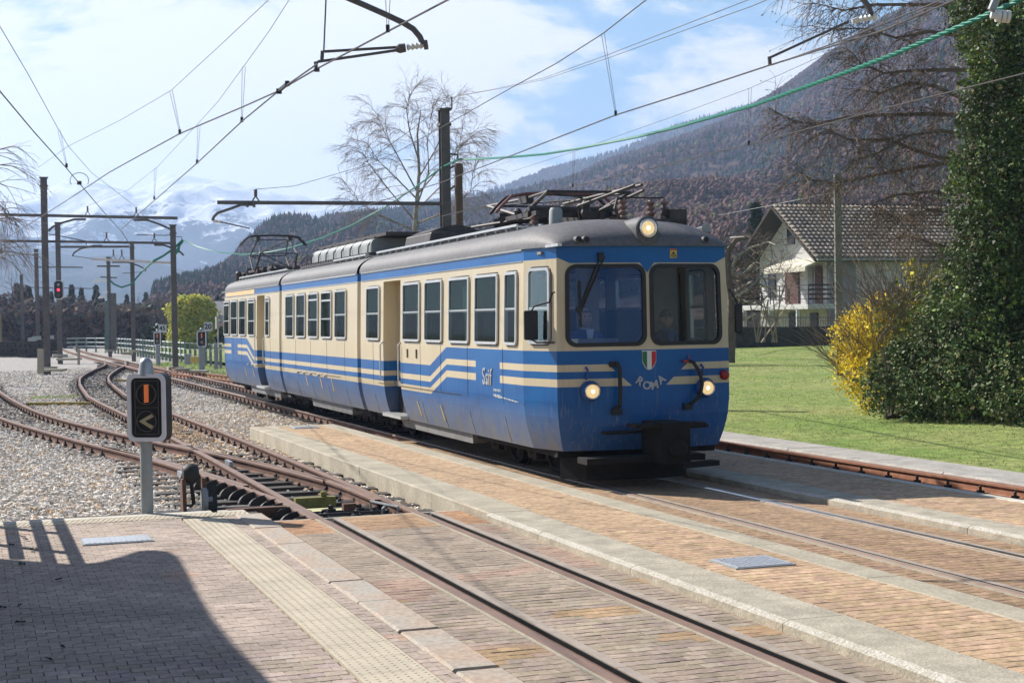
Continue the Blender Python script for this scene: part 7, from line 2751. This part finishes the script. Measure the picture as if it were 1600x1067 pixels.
lw = ['at the left picture edge', 'second from the left edge', 'left of the thin distant mast', 'just right of the thin distant mast', 'right of the tall left mast top', 'behind the red-lamp signal', 'first spiky one right of the red-lamp signal', 'second spiky one right of the red-lamp signal',
      'low, below the two spiky conifers', 'round-topped, left of the lamp pole', 'close left of the lamp pole foot', 'between lamp pole and shed', 'above the shed roof', 'behind the brown mast at the fence', 'right of the brown mast at the fence', 'above the 45 board', 'left of the yellow willow', 'low, right above the shed wall', 'between the shed and the 45 board', 'right of the yellow willow beside the train tail']
for (px, yt, Y, w_, kd), wd in zip(specs, lw):
    far_tree(px, yt, Y, w_, kd, f'{kn[kd]} {wd}')
far_tree(299, 463, 120, 50, 'w', 'round weeping willow in fresh yellow-green leaf behind the fence', None)
far_tree(1181, 322, 115, 46, 'c', 'dark dense conifer left of the house gable', None)
# low scrub masses under them
def scrub(name, px0, px1, Y, y0, y1, n, label, mat):
    C = []
    for k in range(n):
        px = RNG.uniform(px0, px1)
        f = RNG.uniform(0, 1) ** 1.3
        edge = y0 + 6 * mnoise.noise(Vector((px * .08, Y, 0)))
        C.append(tuple(D(px, y1 + (edge - y1) * f, Y + RNG.uniform(-4, 4))))
    V, F = leaves_mesh(np.array(C), Y * .0032, 0, aspect=1.6)
    return props(mesh_np(name, V, F, [mat], tint=tints(n, 4, .5, 1.6, .2)), label, 'scrub', kind='stuff')
scrub('bare_scrub', -40, 240, 145, 484, 548, 15000, 'bare brownish scrub behind the sleeper stacks and fence', m_scrub)
scrub('dark_undergrowth', -40, 350, 210, 478, 525, 12000, 'dark evergreen undergrowth at the foot of the hill', m_conif)
scrub('hedge', 225, 350, 128, 512, 532, 5000, 'low dark hedge beside the willow', m_conif)
scrub('house_hedge', 1120, 1240, 100, 430, 530, 8000, 'bare brown thicket left of the house', m_scrub)

# ================================================================== BUILDINGS
m_hwall = M('white_house_wall', (.50, .49, .475), .9, .12, 1.2, .15, 12)
m_hgrey = M('grey_plinth', (.24, .25, .27), .9, .15, 2, .15, 12)
m_wood = M('red_brown_shutter', (.085, .032, .024), .7, .2, 5, .1)
m_dwood = M('dark_wood', (.035, .025, .02), .8, .3, 5, .1)
m_rtile = M('grey_brown_tile', (.24, .205, .175), .85, .3, 1.5, .2, 20, attr=True)
m_aw = M('awning_canvas', (.62, .58, .48), .9, .1, 5, .0)
m_wdark = M('dark_window', (.02, .022, .025), .2, .1, 5, .0)
hr = Vector((math.cos(math.radians(20)), math.sin(math.radians(20)), 0))
hg = Vector((-math.sin(math.radians(20)), math.cos(math.radians(20)), 0))
NL = D(1293, 530, 84); NL.z = 0
def HP(a, b, z):                        # a along ridge, b gable direction (away), z up
    return NL + hr * a + hg * b + Vector((0, 0, z))
house = empty('house', HP(0, 0, 0), 'white house with brown tiled roof, balcony and awning behind the lawn', 'house')
zb, ze, zr, WG, LG = .0, 4.95, 8.1, 7.4, 17.
mb = MB()
mb.face([HP(0, 0, zb), HP(LG, 0, zb), HP(LG, 0, ze + .3), HP(0, 0, ze + .3)])
mb.face([HP(0, WG, zb), HP(0, 0, zb), HP(0, 0, ze + .3), HP(0, WG / 2, zr - .2), HP(0, WG, ze + .3)])
mb.face([HP(LG, 0, zb), HP(LG, WG, zb), HP(LG, WG, ze), HP(LG, 0, ze)])
mb.face([HP(LG, WG, zb), HP(0, WG, zb), HP(0, WG, ze), HP(LG, WG, ze)])
obj('wall', mb, [m_hwall], house)
mb = MB(); mb.box(HP(LG / 2, -.03, 1.15), (LG, .06, 2.4), hr, hg); mb.box(HP(.9, -.05, 2.6), (1.8, .06, 5.0), hr, hg); obj('plinth', mb, [m_hgrey], house)
slope_len = math.hypot(WG / 2 + .9, zr - ze + .75)
for s in (0, 1):
    b0, b1 = (-.9, WG / 2) if s == 0 else (WG + .9, WG / 2)
    z0 = ze - .05
    mb = MB()
    A_, B_, C_, D__ = HP(-1.3, b0, z0), HP(LG + 1, b0, z0), HP(LG + 1, b1, zr), HP(-1.3, b1, zr)
    mb.hexa([A_ - up * .16, B_ - up * .16, C_ - up * .16, D__ - up * .16, A_, B_, C_, D__])
    obj('roof', mb, [m_dwood], house)
# tiles: rows of short barrel tiles on the side that faces the line
V, F, T = [], [], []
rows, cols = 15, 62
Bv = (HP(-1.3, WG / 2, zr) - HP(-1.3, -.9, ze - .05))
Nn = hr.cross(Bv).normalized()
for r_ in range(rows):
    for c_ in range(cols):
        a0 = -1.3 + (LG + 2.3) * c_ / cols
        wd = (LG + 2.3) / cols
        f0, f1 = r_ / rows, (r_ + 1.25) / rows
        i0 = len(V)
        tt = RNG.uniform(.75, 1.5)
        for (f_, lift) in ((f0, .13), (min(f1, 1.01), .01)):
            for (x_, h_) in ((0, 0), (.22, .05), (.5, .07), (.78, .05), (1, 0)):
                p = HP(a0 + wd * x_ * .98, -.95, ze - .05) + Bv * f_ + Nn * (h_ * 1.6 + lift)
                V.append(tuple(p)); T.append((tt, tt * .97, tt * .93))
        for k in range(4):
            F.append((i0 + k, i0 + k + 1, i0 + 6 + k, i0 + 5 + k))
        for k in range(5):                       # front lip
            p = Vector(V[i0 + k]) - Nn * .12
            V.append(tuple(p)); T.append((tt * .9,) * 3)
        for k in range(4):
            F.append((i0 + 10 + k, i0 + 11 + k, i0 + k + 1, i0 + k))
o = mesh_np('roof_tiles', np.array(V), F, [m_rtile], house, tint=np.array(T)); props(o, kind='stuff')
mb = MB(); mb.tube([HP(-1.3, WG / 2, zr + .06), HP(LG + 1, WG / 2, zr + .06)], .12, 8); obj('ridge', mb, [m_rtile], house)
mb = MB(); mb.tube([HP(-1.2, -1.0, ze - .08), HP(LG + .8, -1.0, ze - .08)], .08, 6); mb.tube([HP(-.1, -.9, ze - .1), HP(.05, -.12, ze - .6), HP(.05, -.1, .5)], .05, 6); obj('gutter', mb, [m_steelpaint], house)
# gable side: balcony, doors, awning
mb = MB(); mb.box(HP(-.9, 3.2, 2.35), (1.8, 8.4, .28), hr, hg); bal = obj('balcony', mb, [m_hwall], house)
mb = MB()
for z in (2.75, 3.0, 3.25, 3.5):
    mb.bar(HP(-1.75, -1.0, z), HP(-1.75, 7.3, z), .05, .04); mb.bar(HP(-1.75, -1.0, z), HP(-.05, -1.0, z), .08, .10)
for k in range(9):
    mb.bar(HP(-1.75, -1.0 + k * 1.03, 2.45), HP(-1.75, -1.0 + k * 1.03, 3.5), .05, .05)
mb.bar(HP(-.9, -1.0, 2.45), HP(-.9, -1.0, 3.5), .05, .05)
obj('balcony_railing', mb, [m_dwood], bal)
for (b, w_, mt_, z0, z1, nm) in ((.75, .7, m_wood, 2.5, 4.6, 'shutter'), (1.6, .5, m_hgrey, 2.5, 4.6, 'shutter'), (3.6, 1.5, m_wood, 2.5, 4.5, 'door'), (5.9, .8, m_wdark, 2.9, 4.4, 'window'), (1.3, .8, m_wdark, .2, 2.0, 'window'), (3.4, 1.2, m_wdark, .2, 2.05, 'window')):
    mb = MB(); mb.box(HP(-.05, b, (z0 + z1) / 2), (.08, w_, z1 - z0), hr, hg); obj(nm, mb, [mt_], house)
mb = MB(); mb.prism([(0, 5.05), (0, 4.95), (-1.5, 4.45), (-1.5, 4.55)], -.3, 4.2, fn=lambda x, z, y: HP(x, y, z)); mb.box(HP(-1.52, 1.95, 4.38), (.03, 4.5, .25), hr, hg); obj('awning', mb, [m_aw], house)
mb = MB(); mb.box(HP(-.04, WG / 2, 6.4), (.06, .8, 1.0), hr, hg); obj('attic_window', mb, [m_wdark], house)
for k in range(3):
    mb = MB(); mb.bar(HP(-1.7, .2 + k * 3, 0), HP(-1.7, .2 + k * 3, 2.3), .2, .2); obj('balcony_post', mb, [m_hwall], house)
# dark stone wall with slat fence in front of the house
wa, wb = D(1040, 530, 79), D(1345, 527, 79)
wa.z = wb.z = 0
mb = MB(); mb.bar(wa + up * .75, wb + up * .75, .3, 1.1); props(obj('garden_wall', mb, [M('dark_stone_wall', (.045, .04, .035), .95, .5, 3, .8, 6, fine=.3, bdist=.05)]), 'low dark stone wall along the far edge of the lawn', 'wall')
t = empty('slat_fence', D(1185, 515, 81), 'weathered slat fence on the dark wall left of the house', 'fence')
for k in range(44):
    px = 1150 + k * 1.55
    a, b = D(px, 516, 80), D(px, 488 + rb.uniform(-1, 1), 80)
    mb = MB(); mb.bar(a, b, .035, .02); obj('slat', mb, [M('weathered_slat', (.17, .15, .13), .9, .2, 4, .0)], t)
mb = MB(); mb.bar(D(1148, 496, 80.1), D(1220, 496, 80.1), .05, .05); mb.bar(D(1148, 511, 80.1), D(1220, 511, 80.1), .05, .05); obj('fence_rail', mb, [m_dwood], t)
t = empty('slat_fence', D(1255, 520, 80), 'thin wire fence before the ground floor of the house', 'fence')
for k in range(30):
    px = 1222 + k * 2.6
    mb = MB(); mb.bar(D(px, 516, 80), D(px, 494, 80), .022, .022); obj('bar', mb, [m_gear], t)
mb = MB(); mb.bar(D(1220, 496, 80), D(1302, 496, 80), .03, .03); obj('fence_rail', mb, [m_gear], t)

def box_house(px0, px1, ybase, yeave, yridge, Y, depth, wallm, roofm, name, label, wins=()):
    a, b = D(px0, ybase, Y), D(px1, ybase, Y)
    ze_, zr_ = D(px0, yeave, Y).z, D(px0, yridge, Y).z
    t = empty(name, (a + b) / 2, label, 'building')
    a.z = b.z = min(a.z, gz(a.x, Y)) - .3
    dp = Vector((0, depth, 0))
    mb = MB(); mb.hexa([a, b, b + dp, a + dp] + [Vector((p.x, p.y, ze_)) for p in (a, b, b + dp, a + dp)]); obj('wall', mb, [wallm], t)
    mb = MB()
    o_ = .4
    A0, B0 = Vector((a.x - o_, Y - o_, ze_ - .1)), Vector((b.x + o_, Y - o_, ze_ - .1))
    A2, B2 = A0 + Vector((0, depth + 2 * o_, 0)), B0 + Vector((0, depth + 2 * o_, 0))
    A1, B1_ = (A0 + A2) / 2, (B0 + B2) / 2
    A1.z = B1_.z = zr_
    mb.face([A0, B0, B1_, A1]); mb.face([B2, A2, A1, B1_]); mb.face([A0, A1, A2]); mb.face([B0, B2, B1_])
    obj('roof', mb, [roofm], t)
    for (x, y, w_, h_) in wins:
        p = D(x, y, Y - .05)
        mb = MB(); mb.box(p, (w_, .1, h_)); obj('window', mb, [m_wdark], t)
m_groof = M('grey_slate_roof', (.16, .16, .17), .85, .2, 2, .2, 10)
m_owall = M('ochre_wall', (.40, .30, .14), .9, .1, 2, .1)
m_wroof = M('pale_roof', (.42, .41, .40), .8, .15, 2, .1)
box_house(202, 228, 530, 517, 506, 150, 7, m_hwall, m_wroof, 'small_building', 'small pale building with light roof behind the fence', ((208, 521, .5, .8), (220, 521, .6, .8)))
box_house(184, 202, 530, 507, 497, 145, 7, m_hgrey, m_groof, 'shed', 'dark open shed beside the lamp pole', ((190, 515, .8, .9),))
box_house(322, 370, 530, 490, 470, 180, 9, m_hwall, m_groof, 'far_house', 'grey-roofed house partly hidden by the train tail', ((329, 497, .7, 1.0), (338, 497, .7, 1.0), (334, 512, .7, 1.0)))
box_house(-95, -46, 540, 487, 480, 130, 8, m_owall, m_groof, 'ochre_building', 'ochre building cut by the left picture edge', ())

# ================================================================== HILLS AND MOUNTAINS
def ridge_surface(name, ridge, foot_y, fz, n_cols, n_rows, amp, mat, seed, kind='structure', power=1.0, ridged=False, peaky=0.):
    """ridge: list of (px, py, Y); foot at distance foot_y(px)"""
    px_ = np.array([r[0] for r in ridge], float)
    py_ = np.array([r[1] for r in ridge], float)
    Y_ = np.array([r[2] for r in ridge], float)
    XS = np.linspace(px_[0], px_[-1], n_cols)
    V = []
    for px in XS:
        py = np.interp(px, px_, py_)
        Y = np.interp(px, px_, Y_)
        top = D(px, py, Y)
        fy = foot_y(px)
        fx = top.x * fy / Y
        for j in range(n_rows):
            f = j / (n_rows - 1)
            x, y = fx + (top.x - fx) * f, fy + (Y - fy) * f
            zf = fz
            z = zf + (top.z - zf) * f ** power
            if j < n_rows:
                k = math.sin(math.pi * min(f * 1.0, 1)) ** .7 if f < 1 else 0
                s = 1.0 / (amp * 5)
                nn = 0
                a_ = 1.
                for o_ in range(6):
                    v = mnoise.noise(Vector((x * s, y * s * .7, seed + o_)))
                    nn += a_ * ((1 - abs(v) * 2) * .7 if ridged else v)
                    a_ *= .5
                    s *= 2.05
                z += amp * nn * (k * .9 + (peaky if f > .85 else 0))
            V.append((x, y, z))
        # back side
        V.append((top.x * 1.04, Y * 1.04, top.z * .6))
    nr = n_rows + 1
    V = np.array(V)
    F = [(i * nr + j, (i + 1) * nr + j, (i + 1) * nr + j + 1, i * nr + j + 1) for i in range(n_cols - 1) for j in range(nr - 1)]
    o = mesh_np(name, V, F, [mat], smooth=True)
    props(o, kind=kind)
    return V.reshape(n_cols, nr, 3)
def hill_mat(name, c1, c2, c3, s1, s2):
    m, N, b = new_mat(name)
    geo = N.n('ShaderNodeNewGeometry').outputs['Position']
    f1 = N.ramp(N.noise(geo, s1, 6, .65), .42, .58)
    f2 = N.ramp(N.noise(geo, s2, 6, .7), .48, .56)
    col = N.mix(f2, N.mix(f1, c1, c2), c3)
    g = N.ramp(N.noise(geo, .22, 3, .7), .3, .7, .6, 1.35)
    cc = N.n('ShaderNodeCombineColor')
    for i in range(3):
        N.nt.links.new(g, cc.inputs[i])
    N.put(b.inputs['Base Color'], N.mix(1., col, cc.outputs[0], 'MULTIPLY'))
    b.inputs['Roughness'].default_value = 1
    b.inputs['Specular IOR Level'].default_value = 0
    bp = N.n('ShaderNodeBump')
    bp.inputs['Strength'].default_value = 1.
    bp.inputs['Distance'].default_value = 3.
    N.nt.links.new(N.noise(geo, .12, 5, .7), bp.inputs['Height'])
    N.nt.links.new(bp.outputs[0], b.inputs['Normal'])
    return m
m_hill = hill_mat('wooded_hillside', (.125, .080, .074), (.085, .066, .052), (.026, .036, .022), .012, .006)
m_hill2 = hill_mat('far_wooded_ridge', (.07, .065, .055), (.055, .055, .045), (.025, .035, .024), .006, .004)
near_r = [(240, 470, 420), (290, 447, 480), (345, 428, 560), (400, 392, 700), (430, 378, 760), (480, 362, 820), (526, 344, 900), (600, 334, 950), (700, 324, 1000), (780, 309, 1050), (878, 288, 1100), (949, 254, 1150), (1019, 233, 1150), (1075, 214, 1150), (1131, 194, 1150), (1200, 158, 1150), (1250, 122, 1100), (1300, 86, 1050), (1380, 36, 1000), (1440, 2, 950), (1600, -70, 900), (1800, -90, 850), (2100, -60, 800)]
far_r = [(560, 345, 1900), (640, 328, 1900), (705, 314, 1900), (760, 304, 1950), (800, 292, 2000), (850, 271, 2000), (892, 260, 2050), (960, 243, 2050), (1019, 217, 2050), (1060, 200, 2050), (1103, 188, 2050), (1168, 170, 2050), (1230, 150, 2050), (1320, 120, 2050)]
foot_r = [(330, 480, 300), (420, 440, 330), (560, 400, 360), (700, 375, 380), (800, 350, 380), (870, 330, 380), (950, 308, 380), (1010, 297, 380), (1060, 293, 380), (1120, 288, 380), (1200, 300, 370), (1320, 306, 360), (1450, 290, 360), (1600, 260, 360), (1800, 240, 350)]
gA = ridge_surface('wooded_hill', near_r, lambda px: 300 if px > 350 else 300, 3., 150, 46, 26, m_hill, 3.3)
gB = ridge_surface('far_ridge', far_r, lambda px: 1500, 20., 80, 30, 40, m_hill2, 9.1)
gC = ridge_surface('foothill', foot_r, lambda px: 170, 1.5, 110, 26, 5, m_hill, 14.2)
def tree_mass(name, grid, n, h0, h1, seed, label, jlo, jhi, pconf, edge_px=None):
    """many small tree shapes on a hill: pointed dark conifers and rounder bare crowns"""
    nc, nr = grid.shape[0], grid.shape[1] - 1
    Vs, Fs, Ts = [], [], []
    i = RNG.uniform(0, nc - 1.001, n)
    j = RNG.uniform(0, 1, n) ** .8 * (jhi - jlo) * (nr - 1) + jlo * (nr - 1)
    k_ = n // 8
    j[:k_] = nr - 1 - RNG.uniform(0, .4, k_)
    i0, j0 = i.astype(int), np.minimum(j.astype(int), nr - 2)
    fi, fj = (i - i0)[:, None], (j - j0)[:, None]
    P = (grid[i0, j0] * (1 - fi) + grid[np.minimum(i0 + 1, nc - 1), j0] * fi) * (1 - fj) + (grid[i0, j0 + 1] * (1 - fi) + grid[np.minimum(i0 + 1, nc - 1), j0 + 1] * fi) * fj
    k = (P[:, 0] / P[:, 1] < .37) & (P[:, 0] / P[:, 1] > -.37)
    P = P[k]
    n = len(P)
    f = np.array([mnoise.noise(Vector((p[0] * .008 + seed, p[1] * .006, 0))) for p in P])
    conf = RNG.uniform(-.35, .35, n) + f > pconf
    h = RNG.uniform(h0, h1, n) * np.where(conf, 1.15, .9)
    w_ = h * np.where(conf, .24, .42)
    ang = RNG.uniform(0, 1.5, n)
    ring = []
    for q in range(5):
        a = ang + q * 2 * math.pi / 5
        r1 = w_ * RNG.uniform(.75, 1.15, n)
        z1 = np.where(conf, .12, .45) * h
        ring.append(np.stack([P[:, 0] + np.cos(a) * r1, P[:, 1] + np.sin(a) * r1, P[:, 2] + z1 * RNG.uniform(.8, 1.2, n)], 1))
    topr = []
    for q in range(5):
        a = ang + q * 2 * math.pi / 5 + .5
        r2 = w_ * np.where(conf, .40, .75) * RNG.uniform(.6, 1.15, n)
        topr.append(np.stack([P[:, 0] + np.cos(a) * r2, P[:, 1] + np.sin(a) * r2, P[:, 2] + np.where(conf, .6, .8) * h], 1))
    V = np.stack(ring + topr + [np.stack([P[:, 0], P[:, 1], P[:, 2] + h], 1), np.stack([P[:, 0], P[:, 1], P[:, 2] - 1], 1)], 1)
    f_ = []
    for q in range(5):
        q2 = (q + 1) % 5
        f_ += [(q, q2, 5 + q2), (q, 5 + q2, 5 + q), (5 + q, 5 + q2, 10), (q2, q, 11)]
    F = (np.arange(n) * 12)[:, None, None] + np.array(f_)[None]
    tc_ = np.where(conf[:, None], np.array([[.035, .052, .030]]), np.array([[.140, .090, .078]]))
    tc_ = tc_ * RNG.uniform(.82, 1.22, (n, 1))
    pale = RNG.uniform(0, 1, n) < .04
    tc_[pale] = np.array([.16, .17, .07])
    T = np.repeat(tc_, 12, axis=0)
    o = mesh_np(name, V.reshape(-1, 3), F.reshape(-1, 3), [m_mass], tint=T)
    return props(o, label, 'woodland', kind='stuff')
m_mass = leafmat('woodland_mass', (1, 1, 1), 1., 0, 0)
tree_mass('hillside_wood', gA, 42000, 2.2, 4.5, 1.2, 'mixed bare and evergreen wood covering the big hillside', .02, 1., .08)
tree_mass('foothill_wood', gC, 17000, 1.3, 2.8, 5.2, 'nearer belt of pines and bare trees at the foot of the hill', .1, 1., -.02)
tree_mass('ridge_wood', gB, 6000, 5, 9, 8.2, 'hazy blue wood on the farthest wooded ridge', .4, 1., -.1)
# green meadow patches on the foothill
m_mead = M('hill_meadow', (.20, .24, .07), 1, .2, .05, 0)

def snow_mat():
    m, N, b = new_mat('snowy_mountain')
    g = N.n('ShaderNodeNewGeometry')
    geo = g.outputs['Position']
    sp = N.n('ShaderNodeSeparateXYZ'); N.nt.links.new(geo, sp.inputs[0])
    sn = N.n('ShaderNodeSeparateXYZ'); N.nt.links.new(g.outputs['Normal'], sn.inputs[0])
    nn = N.noise(N.scaled(geo, (1, 1, 1.6)), .012, 8, .7)
    n2 = N.noise(N.scaled(geo, (1.4, 1, .6)), .03, 6, .7)
    h = N.m('ADD', N.ramp(sp.outputs[2], 110, 240, -.35, .5), N.m('MULTIPLY', N.m('SUBTRACT', nn, .5), 2.2))
    h = N.m('ADD', h, N.m('MULTIPLY', N.m('SUBTRACT', n2, .5), 1.3))
    f = N.ramp(h, -.05, .16)
    N.put(b.inputs['Base Color'], N.mix(f, (.055, .06, .065), (.80, .82, .85)))
    b.inputs['Roughness'].default_value = .9
    b.inputs['Specular IOR Level'].default_value = 0
    bp = N.n('ShaderNodeBump')
    bp.inputs['Strength'].default_value = 1.
    bp.inputs['Distance'].default_value = 14.
    N.nt.links.new(N.noise(geo, .02, 8, .68), bp.inputs['Height'])
    N.nt.links.new(bp.outputs[0], b.inputs['Normal'])
    return m
m_snow = snow_mat()
snow_r = [(-160, 345, 3000), (-60, 330, 3000), (0, 320, 3000), (40, 312, 3000), (90, 303, 3000), (118, 292, 3000), (142, 287, 3000), (175, 294, 3000), (205, 303, 3050), (235, 292, 3150), (262, 276, 3200), (300, 279, 3200), (345, 287, 3200), (380, 299, 3200), (420, 306, 3200), (470, 318, 3200), (520, 322, 3200), (600, 330, 3200), (700, 345, 3200), (900, 390, 3200)]
ridge_surface('snow_mountain', snow_r, lambda px: 2100, 14., 170, 70, 60, m_snow, 21.7, power=1.15, ridged=True, peaky=.12)
blue_r = [(-160, 392, 1900), (-40, 385, 1900), (20, 378, 1900), (70, 392, 1900), (130, 402, 1900), (180, 397, 1900), (230, 408, 1900), (280, 420, 1900), (330, 440, 1900), (420, 470, 1900)]
ridge_surface('valley_shoulder', blue_r, lambda px: 1500, 10., 90, 26, 18, m_hill2, 31.7)

# ================================================================== HAZE
mb = MB()
mb.box((0, 1540, 184), (5000, 3760, 374))
hz = obj('haze', mb, [])
hz.data.materials.clear()
m = bpy.data.materials.new('haze_air')
m.use_nodes = True
nt = m.node_tree
nt.nodes.clear()
oo = nt.nodes.new('ShaderNodeOutputMaterial')
pv = nt.nodes.new('ShaderNodeVolumePrincipled')
pv.inputs['Color'].default_value = (.50, .67, 1.0, 1)
pv.inputs['Density'].default_value = 3.0e-4
pv.inputs['Anisotropy'].default_value = .3
nt.links.new(pv.outputs[0], oo.inputs['Volume'])
hz.data.materials.append(m)
hz['kind'] = 'stuff'
